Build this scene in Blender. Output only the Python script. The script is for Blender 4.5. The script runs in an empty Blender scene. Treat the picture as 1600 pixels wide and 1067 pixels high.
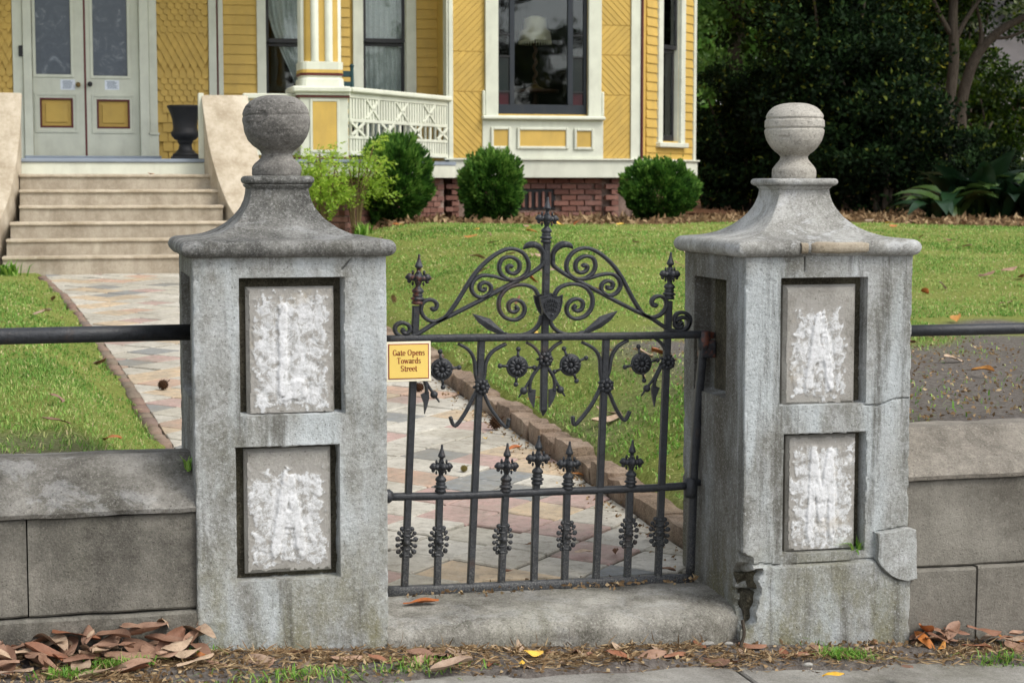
import bpy, math, random
import numpy as np
from mathutils import Vector, Matrix, noise as mnoise

# ---------------------------------------------------------------- camera / world / light
SC = bpy.context.scene
COL = SC.collection
R_ = math.radians
YAW, PIT, EYE, FPX = R_(14.2), R_(4.95), 1.48, 2850.0

cam_d = bpy.data.cameras.new("camera")
cam = bpy.data.objects.new("camera", cam_d)
COL.objects.link(cam)
cam.location = (0, 0, EYE)
cam.rotation_euler = (R_(90) - PIT, 0, -YAW)
cam_d.sensor_width = 36.0
cam_d.lens = FPX / 1600.0 * 36.0
cam_d.clip_start = 0.05
cam_d.clip_end = 3000
cam_d.dof.use_dof = True
cam_d.dof.focus_distance = 6.1
cam_d.dof.aperture_fstop = 9.0
SC.camera = cam

SUN_AZ, SUN_EL = R_(138), R_(50)          # azimuth clockwise from +Y (into the lot)
world = bpy.data.worlds.new("World")
SC.world = world
world.use_nodes = True
wn = world.node_tree.nodes
wl = world.node_tree.links
bg = wn["Background"]
sky = wn.new("ShaderNodeTexSky")
sky.sky_type = 'NISHITA'
sky.sun_disc = False
sky.sun_elevation = SUN_EL
sky.sun_rotation = SUN_AZ
sky.air_density = 1.0
sky.dust_density = 2.0
sky.ozone_density = 0.6
hs = wn.new("ShaderNodeHueSaturation")      # thin overcast: greyer than a clear blue sky
hs.inputs["Saturation"].default_value = 0.28
wl.new(sky.outputs[0], hs.inputs["Color"])
wl.new(hs.outputs[0], bg.inputs[0])
bg.inputs[1].default_value = 0.15

sun_d = bpy.data.lights.new("sun", 'SUN')
sun = bpy.data.objects.new("sun", sun_d)
COL.objects.link(sun)
sun_d.energy = 1.15
sun_d.angle = R_(20)
sun_d.color = (1.0, 0.95, 0.87)
sdir = Vector((math.sin(SUN_AZ) * math.cos(SUN_EL), math.cos(SUN_AZ) * math.cos(SUN_EL), math.sin(SUN_EL)))
sun.rotation_euler = sdir.to_track_quat('Z', 'Y').to_euler()
sun.location = sdir * 40

SC.view_settings.view_transform = 'Standard'
SC.view_settings.look = 'None'
SC.view_settings.exposure = 0.78
SC.view_settings.gamma = 1.0
SC.view_settings.use_curve_mapping = False
SC.cycles.max_bounces = 6
SC.cycles.diffuse_bounces = 3
SC.cycles.glossy_bounces = 3
SC.cycles.transparent_max_bounces = 16
SC.cycles.use_denoising = True

# ---------------------------------------------------------------- measuring helpers
fw = np.array([math.sin(YAW), math.cos(YAW), 0.0])
rt = np.array([math.cos(YAW), -math.sin(YAW), 0.0])
up = np.array([0, 0, 1.0])
cfw = fw * math.cos(PIT) - up * math.sin(PIT)
cup = up * math.cos(PIT) + fw * math.sin(PIT)
CAM = np.array([0, 0, EYE])

def ray(u, v):
    return cfw + rt * (u - 800) / FPX - cup * (v - 533.5) / FPX

def A(u, v, Y):
    d = ray(u, v)
    return CAM + d * (Y / d[1])

def AZ(u, v, Z):
    d = ray(u, v)
    return CAM + d * ((Z - EYE) / d[2])

class Frame:
    """a vertical wall plane: s along the wall, d outwards, z up"""
    def __init__(self, o, ex):
        self.o = np.array([o[0], o[1], 0.0])
        e = np.array([ex[0], ex[1], 0.0])
        self.ex = e / np.linalg.norm(e)
        self.en = np.array([self.ex[1], -self.ex[0], 0.0])
    def P(self, s, d, z):
        return self.o + self.ex * s + self.en * d + np.array([0, 0, z])
    def uv(self, u, v, d=0.0):
        r = ray(u, v)
        q = self.o + self.en * d
        t = ((q - CAM) @ self.en) / (r @ self.en)
        p = CAM + r * t
        return float((p - self.o) @ self.ex), float(p[2])

# ---------------------------------------------------------------- materials
def srgb(r, g, b):
    f = lambda c: (c / 255 / 12.92) if c / 255 <= 0.04045 else ((c / 255 + 0.055) / 1.055) ** 2.4
    return (f(r), f(g), f(b), 1.0)

MATS = {}
class NB:
    def __init__(self, name):
        self.m = bpy.data.materials.new(name)
        self.m.use_nodes = True
        self.nt = self.m.node_tree
        self.n = self.nt.nodes
        self.b = self.n["Principled BSDF"]
        MATS[name] = self.m
        geo = self.n.new("ShaderNodeNewGeometry")
        self.pos = geo.outputs["Position"]
    def link(self, a, b):
        self.nt.links.new(a, b)
    def setin(self, node, key, val):
        if hasattr(val, 'is_linked') or isinstance(val, bpy.types.NodeSocket):
            self.link(val, node.inputs[key])
        else:
            node.inputs[key].default_value = val
    def map(self, scale, src=None):
        n = self.n.new("ShaderNodeMapping")
        n.inputs["Scale"].default_value = scale if hasattr(scale, '__len__') else (scale,) * 3
        self.link(src or self.pos, n.inputs["Vector"])
        return n.outputs[0]
    def noise(self, scale, detail=5, rough=0.6, vec=None, dist=0.0):
        n = self.n.new("ShaderNodeTexNoise")
        n.inputs["Scale"].default_value = scale
        n.inputs["Detail"].default_value = detail
        n.inputs["Roughness"].default_value = rough
        n.inputs["Distortion"].default_value = dist
        self.link(vec or self.pos, n.inputs["Vector"])
        return n.outputs["Fac"]
    def vor(self, scale, vec=None, feature='F1', out="Distance"):
        n = self.n.new("ShaderNodeTexVoronoi")
        n.feature = feature
        n.inputs["Scale"].default_value = scale
        self.link(vec or self.pos, n.inputs["Vector"])
        return n.outputs[out]
    def ramp(self, fac, stops, interp='LINEAR'):
        n = self.n.new("ShaderNodeValToRGB")
        cr = n.color_ramp
        cr.interpolation = interp
        while len(cr.elements) < len(stops):
            cr.elements.new(0.5)
        for e, (p, c) in zip(cr.elements, stops):
            e.position = p
            e.color = c if hasattr(c, '__len__') else (c, c, c, 1)
        self.link(fac, n.inputs[0])
        return n.outputs[0]
    def mix(self, fac, a, b, mode='MIX'):
        n = self.n.new("ShaderNodeMix")
        n.data_type = 'RGBA'
        n.blend_type = mode
        self.setin(n, 0, fac)
        self.setin(n, 6, a)
        self.setin(n, 7, b)
        return n.outputs[2]
    def math(self, op, a, b=0.0):
        n = self.n.new("ShaderNodeMath")
        n.operation = op
        self.setin(n, 0, a)
        self.setin(n, 1, b)
        return n.outputs[0]
    def attr(self, name):
        n = self.n.new("ShaderNodeAttribute")
        n.attribute_name = name
        return n.outputs["Color"]
    def rnd(self):
        return self.n.new("ShaderNodeObjectInfo").outputs["Random"]
    def bump(self, h, strength=0.5, dist=0.01):
        n = self.n.new("ShaderNodeBump")
        n.inputs["Strength"].default_value = strength
        n.inputs["Distance"].default_value = dist
        self.link(h, n.inputs["Height"])
        self.link(n.outputs[0], self.b.inputs["Normal"])
    def col(self, c):
        self.setin(self.b, "Base Color", c)
    def rough(self, r, spec=None):
        self.setin(self.b, "Roughness", r)
        if spec is not None:
            self.b.inputs["Specular IOR Level"].default_value = spec
    def hsv(self, c, val):
        n = self.n.new("ShaderNodeHueSaturation")
        self.link(c, n.inputs["Color"])
        self.setin(n, "Value", val)
        return n.outputs[0]

def concrete(name, base, light, dark, stain=0.5, speck=0.35, white=0.0, green=0.0, tint=None, bump=0.6, wash=0.0, crust=0.0):
    k = NB(name)
    big = k.noise(3.2, 6, 0.65)
    streak = k.noise(1.0, 5, 0.6, vec=k.map((9, 9, 1.6)))
    c = k.ramp(big, [(0.30, dark), (0.5, base), (0.68, light)])
    c = k.mix(k.ramp(streak, [(0.42, 0.0), (0.72, stain)]), c, dark)
    med = k.noise(26, 6, 0.7)
    c = k.mix(k.ramp(med, [(0.5, 0.0), (0.75, 0.5)]), c, light)
    c = k.mix(k.ramp(med, [(0.25, 0.55), (0.45, 0.0)]), c, dark)
    if green:
        g = k.noise(2.3, 5, 0.6, vec=k.map((1, 1, 1)))
        c = k.mix(k.ramp(g, [(0.5, 0.0), (0.75, green)]), c, srgb(98, 100, 62))
    if white:
        w = k.noise(5.5, 8, 0.72, dist=0.6)
        c = k.mix(k.ramp(w, [(0.54, 0.0), (0.60, white)]), c, srgb(205, 207, 208))
    if wash:
        wn_ = k.noise(1.0, 5, 0.55, vec=k.map((5.5, 5.5, 1.5)))
        c = k.mix(k.ramp(wn_, [(0.46, 0.0), (0.60, wash)]), c, srgb(194, 201, 203))
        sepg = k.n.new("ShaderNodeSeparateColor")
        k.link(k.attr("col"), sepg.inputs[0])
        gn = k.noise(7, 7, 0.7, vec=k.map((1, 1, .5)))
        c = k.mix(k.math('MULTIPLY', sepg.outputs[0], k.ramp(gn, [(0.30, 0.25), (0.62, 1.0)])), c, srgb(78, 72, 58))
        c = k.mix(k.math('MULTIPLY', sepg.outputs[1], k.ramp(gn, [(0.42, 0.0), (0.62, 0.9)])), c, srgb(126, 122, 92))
    if crust:
        cr_ = k.noise(1.0, 6, 0.7, vec=k.map((15, 15, 1.1)))
        c = k.mix(k.ramp(cr_, [(0.53, 0.0), (0.66, crust)]), c, srgb(92, 90, 82))
    fine = k.noise(125, 5, 0.85)
    c = k.mix(k.ramp(fine, [(0.36, speck), (0.47, 0.0)]), c, (dark[0] * .35, dark[1] * .35, dark[2] * .35, 1))
    c = k.mix(k.ramp(fine, [(0.54, 0.0), (0.66, speck)]), c, (min(1, light[0] * 1.35), min(1, light[1] * 1.35), min(1, light[2] * 1.35), 1))
    pit = k.vor(46)
    c = k.mix(k.ramp(pit, [(0.07, 0.6), (0.15, 0.0)]), c, (dark[0] * .4, dark[1] * .4, dark[2] * .4, 1))
    c = k.hsv(c, k.math('ADD', k.math('MULTIPLY', k.rnd(), 0.14), 0.93))
    k.col(c)
    k.rough(0.92, 0.25)
    h = k.math('ADD', k.math('MULTIPLY', k.noise(90, 6, 0.75), 0.6), k.math('MULTIPLY', k.noise(18, 4, 0.6), 0.8))
    h = k.math('ADD', h, k.math('MULTIPLY', fine, 0.5))
    k.bump(h, bump, 0.016)
    return k.m

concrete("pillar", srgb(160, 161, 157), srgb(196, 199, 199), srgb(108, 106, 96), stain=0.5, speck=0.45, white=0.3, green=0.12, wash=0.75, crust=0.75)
concrete("cap_dark", srgb(120, 119, 114), srgb(166, 166, 162), srgb(68, 68, 65), stain=0.8, speck=0.6, white=0.2, crust=0.6)
concrete("cap_light", srgb(150, 149, 143), srgb(192, 192, 188), srgb(96, 94, 88), stain=0.35, speck=0.5, white=0.5)
concrete("ball_dark", srgb(138, 135, 129), srgb(168, 165, 158), srgb(96, 94, 90), stain=0.3, speck=0.5)
concrete("ball_light", srgb(160, 155, 145), srgb(190, 186, 176), srgb(118, 114, 106), stain=0.2, speck=0.5)
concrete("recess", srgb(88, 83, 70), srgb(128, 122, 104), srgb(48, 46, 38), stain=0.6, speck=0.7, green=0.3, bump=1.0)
concrete("slab_face", srgb(158, 155, 148), srgb(182, 179, 172), srgb(126, 122, 114), stain=0.25, speck=0.2)
concrete("wall_conc", srgb(116, 113, 105), srgb(148, 144, 134), srgb(76, 73, 67), stain=0.6, speck=0.4, green=0.14, crust=0.5)
concrete("coping", srgb(114, 111, 104), srgb(164, 161, 154), srgb(70, 68, 62), stain=0.5, speck=0.45, white=0.2, green=0.12)
concrete("coping_tan", srgb(136, 130, 120), srgb(168, 161, 149), srgb(98, 93, 85), stain=0.4, speck=0.4)
concrete("wall_plain", srgb(128, 124, 115), srgb(150, 146, 136), srgb(98, 94, 86), stain=0.35, speck=0.3)
concrete("sill_conc", srgb(142, 139, 130), srgb(178, 175, 166), srgb(78, 75, 66), stain=0.6, speck=0.6, green=0.3, white=0.15)
concrete("walk", srgb(150, 147, 140), srgb(172, 169, 162), srgb(112, 108, 100), stain=0.2, speck=0.4, green=0.2)
concrete("patch_tan", srgb(178, 166, 146), srgb(196, 186, 168), srgb(140, 128, 108), stain=0.3, speck=0.3)
concrete("stair", srgb(170, 159, 141), srgb(188, 178, 160), srgb(138, 126, 108), stain=0.6, speck=0.25, bump=0.4)
concrete("cheek", srgb(190, 177, 156), srgb(208, 197, 178), srgb(156, 141, 119), stain=0.5, speck=0.1, bump=0.4)

def plaster(name):
    k = NB(name)
    sep = k.n.new("ShaderNodeSeparateColor")
    k.link(k.attr("col"), sep.inputs[0])
    n = k.noise(34, 9, 0.76, dist=0.5)
    w = k.math('ADD', n, k.math('MULTIPLY', sep.outputs[0], 0.095))
    w = k.math('SUBTRACT', w, k.math('MULTIPLY', sep.outputs[1], 0.30))      # worn through towards the rim
    c = k.ramp(w, [(0.40, srgb(158, 155, 149)), (0.46, srgb(172, 171, 168)), (0.50, srgb(200, 201, 201)), (0.62, srgb(218, 219, 220))])
    f = k.noise(110, 5, 0.75)
    c = k.mix(k.ramp(f, [(0.34, 0.5), (0.48, 0.0)]), c, srgb(146, 144, 139))
    t = k.noise(7, 4, 0.6)
    c = k.mix(k.ramp(t, [(0.62, 0.0), (0.74, 0.4)]), c, srgb(180, 166, 140))
    k.col(c); k.rough(0.95, 0.2)
    k.bump(k.math('ADD', k.noise(60, 8, 0.75), k.noise(200, 4, 0.7)), 0.35, 0.006)
plaster("plaster")

def paint(name, c, rough=0.55, var=0.06, dirt=0.12, spec=0.4, bump=0.12):
    k = NB(name)
    n = k.noise(4, 5, 0.6)
    lo = tuple(x * (1 - var * 2) for x in c[:3]) + (1,)
    hi = tuple(min(1, x * (1 + var)) for x in c[:3]) + (1,)
    col = k.ramp(n, [(0.3, lo), (0.7, hi)])
    d = k.noise(2.0, 6, 0.65, vec=k.map((3, 3, 0.8)))
    col = k.mix(k.ramp(d, [(0.5, 0.0), (0.8, dirt)]), col, srgb(110, 100, 80))
    r = k.rnd()
    col = k.hsv(col, k.math('ADD', k.math('MULTIPLY', r, 0.10), 0.95))
    k.col(col); k.rough(rough, spec)
    if bump:
        k.bump(k.noise(60, 4, 0.6), bump, 0.004)
    return k.m
paint("yellow", srgb(200, 166, 84), 0.6, dirt=0.2)
paint("cream", srgb(212, 214, 197), 0.5, dirt=0.2)
paint("maroon", srgb(98, 44, 42), 0.5)
paint("deck_grey", srgb(138, 148, 160), 0.6)
paint("navy", srgb(34, 40, 48), 0.45)
paint("sash_dark", srgb(36, 36, 38), 0.45)
paint("urn_black", srgb(34, 34, 36), 0.55)
paint("chair_teal", srgb(30, 66, 70), 0.5)
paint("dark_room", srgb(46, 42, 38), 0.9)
paint("paper", srgb(226, 232, 240), 0.8, dirt=0.0)
paint("brass", srgb(120, 96, 52), 0.4)
paint("sign_white", srgb(240, 232, 205), 0.45, var=0.02, dirt=0.05)
paint("sign_yellow", srgb(240, 208, 112), 0.45, var=0.03, dirt=0.05)
paint("sign_red", srgb(150, 62, 40), 0.5, dirt=0.0)
paint("lamp_shade", srgb(226, 214, 180), 0.8)
paint("wood_brown", srgb(86, 58, 38), 0.5)
paint("roof_grey", srgb(96, 92, 92), 0.9)
paint("far_white", srgb(210, 210, 205), 0.7)
paint("stained_green", srgb(12, 26, 24), 0.2)
paint("stained_red", srgb(58, 10, 20), 0.2)

def iron(name, dust=0.25, rust=0.0):
    k = NB(name)
    n = k.noise(40, 6, 0.7)
    c = k.ramp(n, [(0.3, srgb(26, 28, 31)), (0.7, srgb(50, 53, 58))])
    d = k.noise(240, 5, 0.7)
    c = k.mix(k.ramp(d, [(0.55, 0.0), (0.72, dust)]), c, srgb(128, 128, 126))
    s = k.noise(16, 5, 0.7)
    c = k.mix(k.ramp(s, [(0.58, 0.0), (0.74, 0.55 + rust)]), c, srgb(74, 76, 80))
    sx = k.n.new("ShaderNodeSeparateXYZ")
    k.link(k.pos, sx.inputs[0])
    low = k.ramp(sx.outputs[2], [(0.08, 0.95), (0.42, 0.0)])          # dirt splashed up from the ground
    c = k.mix(k.math('MULTIPLY', low, k.ramp(k.noise(170, 5, 0.8), [(0.48, 0.0), (0.64, 0.6)])), c, srgb(140, 138, 132))
    wr = k.noise(9, 6, 0.75)
    c = k.mix(k.ramp(wr, [(0.58, 0.0), (0.68, 0.6)]), c, srgb(74, 58, 50))
    if rust:
        r_ = k.noise(22, 5, 0.7)
        c = k.mix(k.ramp(r_, [(0.50, 0.0), (0.62, rust)]), c, srgb(122, 66, 44))
    k.col(c)
    k.rough(k.ramp(n, [(0.3, 0.38), (0.7, 0.58)]), 0.5)
    k.bump(k.math('ADD', k.noise(120, 5, 0.7), k.math('MULTIPLY', k.noise(30, 4, 0.6), 1.2)), 0.4, 0.004)
iron("iron")
iron("iron_dusty", dust=0.6)
iron("iron_rust", dust=0.3, rust=0.8)
iron("pipe_paint", dust=0.12)

def tile_mat():
    k = NB("tile")
    sepn = k.n.new("ShaderNodeSeparateColor")
    k.link(k.attr("col"), sepn.inputs[0])
    mxn = k.n.new("ShaderNodeMix")
    k.link(sepn.outputs[1], mxn.inputs[0]); k.link(k.rnd(), mxn.inputs[2]); k.link(sepn.outputs[0], mxn.inputs[3])
    r = mxn.outputs[0]
    cols = [(0.0, srgb(200, 194, 180)), (0.28, srgb(208, 203, 190)), (0.52, srgb(206, 180, 146)), (0.66, srgb(186, 152, 144)),
            (0.76, srgb(194, 188, 172)), (0.86, srgb(126, 131, 133)), (0.94, srgb(198, 160, 136))]
    c = k.ramp(r, cols, 'CONSTANT')
    n = k.noise(9, 6, 0.7)
    c = k.mix(k.ramp(n, [(0.36, 0.10), (0.72, 0.65)]), c, srgb(160, 154, 140))
    f = k.noise(220, 4, 0.7)
    c = k.mix(k.ramp(f, [(0.32, 0.5), (0.45, 0.0)]), c, srgb(86, 80, 72))
    s = k.noise(1.4, 4, 0.6)
    c = k.mix(k.ramp(s, [(0.44, 0.0), (0.68, 0.5)]), c, srgb(128, 122, 108))
    b2 = k.noise(24, 8, 0.75)
    c = k.mix(k.ramp(b2, [(0.50, 0.0), (0.62, 0.5)]), c, srgb(120, 113, 100))
    c = k.mix(k.ramp(b2, [(0.30, 0.45), (0.42, 0.0)]), c, srgb(206, 200, 188))
    k.col(c); k.rough(0.85, 0.3)
    k.bump(k.math('ADD', k.noise(80, 5, 0.7), k.noise(260, 3, 0.6)), 0.35, 0.006)
tile_mat()

def brick_mat(name, stops):
    k = NB(name)
    c = k.ramp(k.rnd(), stops)
    n = k.noise(30, 6, 0.7)
    c = k.mix(k.ramp(n, [(0.45, 0.0), (0.75, 0.5)]), c, srgb(90, 66, 56))
    w = k.noise(14, 5, 0.7)
    c = k.mix(k.ramp(w, [(0.6, 0.0), (0.75, 0.35)]), c, srgb(176, 150, 136))
    k.col(c); k.rough(0.9, 0.2)
    k.bump(k.noise(90, 5, 0.7), 0.6, 0.008)
brick_mat("brick", [(0.0, srgb(112, 80, 71)), (0.35, srgb(132, 94, 82)), (0.7, srgb(146, 110, 98)), (1.0, srgb(120, 90, 83))])
brick_mat("edging", [(0.0, srgb(122, 112, 98)), (0.4, srgb(142, 124, 108)), (0.75, srgb(132, 110, 98)), (1.0, srgb(116, 110, 102))])
concrete("edging_stone", srgb(156, 134, 114), srgb(186, 166, 146), srgb(96, 80, 66), stain=0.7, speck=0.6, green=0.2, bump=1.0)
concrete("mortar", srgb(146, 126, 114), srgb(172, 154, 142), srgb(104, 86, 76), stain=0.3, speck=0.3)
concrete("grout", srgb(66, 60, 50), srgb(92, 84, 70), srgb(40, 36, 30), stain=0.3, speck=0.4, green=0.5)

def leafmat(name, stops, trans=0.35, rough=0.45, spec=0.4):
    k = NB(name)
    a = k.attr("col")
    sep = k.n.new("ShaderNodeSeparateColor")
    k.link(a, sep.inputs[0])
    c = k.ramp(sep.outputs[0], stops)
    k.col(c); k.rough(rough, spec)
    tr = k.n.new("ShaderNodeBsdfTranslucent")
    k.link(c, tr.inputs[0])
    mx = k.n.new("ShaderNodeMixShader")
    mx.inputs[0].default_value = trans
    k.link(k.b.outputs[0], mx.inputs[1])
    k.link(tr.outputs[0], mx.inputs[2])
    k.link(mx.outputs[0], k.n["Material Output"].inputs[0])
leafmat("grass", [(0.0, srgb(82, 118, 48)), (0.30, srgb(106, 146, 64)), (0.62, srgb(142, 176, 88)), (0.82, srgb(178, 188, 114)), (1.0, srgb(202, 186, 142))], 0.3, 0.6, 0.15)
leafmat("weed", [(0.0, srgb(80, 128, 40)), (0.5, srgb(116, 164, 60)), (1.0, srgb(164, 190, 96))], 0.35)
leafmat("straw", [(0.0, srgb(96, 76, 54)), (0.5, srgb(142, 116, 84)), (1.0, srgb(186, 164, 128))], 0.1, 0.8, 0.2)
leafmat("boxwood", [(0.0, srgb(20, 38, 13)), (0.35, srgb(44, 80, 28)), (0.7, srgb(80, 124, 46)), (1.0, srgb(130, 166, 76))], 0.35, 0.55, 0.25)
leafmat("nandina", [(0.0, srgb(104, 138, 40)), (0.5, srgb(150, 184, 62)), (1.0, srgb(196, 216, 92))], 0.45)
leafmat("camellia", [(0.0, srgb(11, 19, 10)), (0.5, srgb(25, 41, 22)), (0.85, srgb(44, 66, 34)), (0.97, srgb(64, 84, 40)), (1.0, srgb(96, 106, 46))], 0.2, 0.6, 0.06)
leafmat("oakleaf", [(0.0, srgb(12, 18, 8)), (0.5, srgb(32, 47, 15)), (0.85, srgb(66, 88, 26)), (1.0, srgb(140, 134, 46))], 0.4, 0.6, 0.06)
leafmat("brightleaf", [(0.0, srgb(58, 92, 34)), (0.5, srgb(98, 140, 60)), (1.0, srgb(150, 186, 100))], 0.45)
leafmat("limeleaf", [(0.0, srgb(26, 44, 10)), (0.5, srgb(52, 80, 18)), (1.0, srgb(120, 140, 40))], 0.45)
leafmat("mosstree", [(0.0, srgb(110, 120, 90)), (0.5, srgb(150, 160, 118)), (1.0, srgb(184, 190, 140))], 0.4, 0.8)
leafmat("strapleaf", [(0.0, srgb(18, 36, 22)), (0.6, srgb(34, 62, 36)), (0.85, srgb(84, 106, 44)), (1.0, srgb(150, 146, 56))], 0.2, 0.35, 0.5)

def bark(name, a, b):
    k = NB(name)
    n = k.noise(14, 6, 0.7, vec=k.map((3, 3, 0.6)))
    k.col(k.ramp(n, [(0.3, a), (0.7, b)])); k.rough(0.95, 0.1)
    k.bump(n, 0.8, 0.03)
bark("bark", srgb(48, 42, 36), srgb(92, 84, 74))
bark("stem", srgb(96, 84, 56), srgb(138, 122, 84))
bark("cone", srgb(44, 30, 22), srgb(84, 60, 42))
bark("gumball", srgb(96, 86, 46), srgb(142, 130, 80))

def dryleaf(name, stops):
    k = NB(name)
    c = k.ramp(k.rnd(), stops)
    n = k.noise(30, 5, 0.65)
    c = k.mix(k.ramp(n, [(0.42, 0.0), (0.72, 0.55)]), c, srgb(104, 72, 54))
    f = k.noise(150, 4, 0.7)
    c = k.mix(k.ramp(f, [(0.3, 0.5), (0.45, 0.0)]), c, srgb(66, 44, 34))
    k.col(c); k.rough(0.6, 0.35)
    k.bump(k.noise(70, 4, 0.6), 0.3, 0.004)
dryleaf("leaf_brown", [(0.0, srgb(140, 110, 92)), (0.3, srgb(162, 130, 108)), (0.55, srgb(128, 96, 78)), (0.75, srgb(140, 88, 60)), (1.0, srgb(176, 148, 126))])
dryleaf("leaf_tan", [(0.0, srgb(178, 156, 132)), (0.5, srgb(160, 138, 118)), (1.0, srgb(196, 172, 144))])
dryleaf("leaf_orange", [(0.0, srgb(186, 118, 58)), (0.5, srgb(166, 90, 48)), (1.0, srgb(204, 148, 70))])
dryleaf("leaf_yellow", [(0.0, srgb(236, 182, 44)), (1.0, srgb(226, 190, 92))])

def ground_mat():
    k = NB("ground")
    a = k.attr("col")
    sep = k.n.new("ShaderNodeSeparateColor")
    k.link(a, sep.inputs[0])
    n1 = k.noise(1.1, 6, 0.65)
    n2 = k.noise(45, 6, 0.75)
    g = k.ramp(n2, [(0.28, srgb(86, 92, 44)), (0.5, srgb(126, 138, 66)), (0.72, srgb(170, 176, 100))])
    g = k.mix(k.ramp(n1, [(0.45, 0.0), (0.72, 0.4)]), g, srgb(164, 160, 92))
    d = k.ramp(n2, [(0.25, srgb(74, 68, 63)), (0.5, srgb(116, 109, 103)), (0.75, srgb(160, 153, 146))])
    mnoise_ = k.noise(30, 6, 0.8)
    m = k.ramp(mnoise_, [(0.3, srgb(64, 44, 34)), (0.48, srgb(116, 84, 64)), (0.62, srgb(150, 112, 86)), (0.8, srgb(176, 146, 118))])
    c = k.mix(sep.outputs[0], d, g)
    c = k.mix(sep.outputs[1], c, m)
    k.col(c); k.rough(0.97, 0.1)
    k.bump(k.math('ADD', n2, mnoise_), 0.8, 0.03)
ground_mat()

def road_mat():
    k = NB("asphalt")
    n = k.noise(160, 5, 0.7)
    k.col(k.ramp(n, [(0.3, srgb(46, 46, 46)), (0.7, srgb(84, 83, 80))])); k.rough(0.9)
    k.bump(n, 0.5, 0.01)
road_mat()

def glass_mat(name, tint, alpha):
    k = NB(name)
    gl = k.n.new("ShaderNodeBsdfGlossy")
    gl.inputs["Roughness"].default_value = 0.03
    gl.inputs["Color"].default_value = (0.9, 0.93, 0.95, 1)
    tr = k.n.new("ShaderNodeBsdfTransparent")
    tr.inputs[0].default_value = tint
    fr = k.n.new("ShaderNodeFresnel")
    fr.inputs[0].default_value = 1.5
    wob = k.n.new("ShaderNodeBump")
    wob.inputs["Strength"].default_value = 0.08
    wob.inputs["Distance"].default_value = 0.02
    k.link(k.noise(3, 2, 0.5), wob.inputs["Height"])
    k.link(wob.outputs[0], gl.inputs["Normal"])
    f = k.math('ADD', k.math('MULTIPLY', fr.outputs[0], 1.1), alpha)
    mx = k.n.new("ShaderNodeMixShader")
    k.link(f, mx.inputs[0])
    k.link(tr.outputs[0], mx.inputs[1])
    k.link(gl.outputs[0], mx.inputs[2])
    k.link(mx.outputs[0], k.n["Material Output"].inputs[0])
glass_mat("glass", (0.93, 0.96, 0.96, 1), 0.0)

def frosted():
    k = NB("etched_glass")
    n = k.noise(6, 6, 0.7, dist=1.2)
    c = k.ramp(n, [(0.42, srgb(78, 86, 96)), (0.56, srgb(86, 94, 104)), (0.66, srgb(122, 130, 138))])
    k.col(c); k.rough(0.25, 0.5)
frosted()

def lace():
    k = NB("lace")
    n = k.noise(60, 4, 0.7)
    c = k.ramp(n, [(0.35, srgb(190, 194, 186)), (0.65, srgb(232, 234, 226))])
    k.col(c); k.rough(0.9)
    k.b.inputs["Alpha"].default_value = 0.82
lace()

# ---------------------------------------------------------------- mesh helpers
def mesh_from(name, V, F, mat=None, smooth=False):
    me = bpy.data.meshes.new(name)
    me.from_pydata([tuple(map(float, v)) for v in V], [], [tuple(f) for f in F])
    if mat:
        me.materials.append(MATS[mat])
    if smooth:
        me.polygons.foreach_set("use_smooth", [True] * len(me.polygons))
        me.update()
        if smooth is not True:
            me.set_sharp_from_angle(angle=math.radians(smooth))
    me.update()
    return me

def np_mesh(name, V, F, mat, col=None, smooth=False):
    V = np.asarray(V, dtype=np.float32); F = np.asarray(F, dtype=np.int32)
    me = bpy.data.meshes.new(name)
    me.vertices.add(len(V)); me.vertices.foreach_set("co", V.ravel())
    k = F.shape[1]
    me.loops.add(F.size); me.loops.foreach_set("vertex_index", F.ravel())
    me.polygons.add(len(F))
    me.polygons.foreach_set("loop_start", np.arange(0, F.size, k, dtype=np.int32))
    me.polygons.foreach_set("loop_total", np.full(len(F), k, dtype=np.int32))
    if smooth:
        me.polygons.foreach_set("use_smooth", np.ones(len(F), dtype=bool))
    me.materials.append(MATS[mat])
    if col is not None:
        ca = me.color_attributes.new("col", 'FLOAT_COLOR', 'POINT')
        c = np.ones((len(V), 4), dtype=np.float32)
        c[:, :col.shape[1]] = col
        ca.data.foreach_set("color", c.ravel())
    me.update(calc_edges=True)
    return me

ROOT = {}
def link(name, data, parent=None, loc=None):
    o = bpy.data.objects.new(name, data)
    COL.objects.link(o)
    if loc is not None:
        o.location = loc
    if parent is not None:
        o.parent = parent
        if parent.name in ROOT:
            o.matrix_parent_inverse = Matrix.Translation(-ROOT[parent.name])
    return o

def tag(o, label, cat, group=None):
    o["label"] = label; o["category"] = cat
    if group:
        o["group"] = group
    return o

def thing(name, loc, label, cat, group=None):
    o = bpy.data.objects.new(name, None)
    COL.objects.link(o)
    o.empty_display_size = 0.2
    o.location = loc
    ROOT[o.name] = Vector(loc)
    return tag(o, label, cat, group)

def struct(name, me, parent=None):
    o = link(name, me, parent)
    if parent is None:
        o["kind"] = "structure"
    return o

class MB:
    def __init__(self):
        self.V = []; self.F = []
    def add(self, V, F):
        b = len(self.V)
        self.V += [tuple(v) for v in V]
        self.F += [tuple(i + b for i in f) for f in F]
        return self
    def mesh(self, name, mat, smooth=False):
        return mesh_from(name, self.V, self.F, mat, smooth)
    def obj(self, name, mat, parent=None, smooth=False):
        return link(name, self.mesh(name, mat, smooth), parent)

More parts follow.
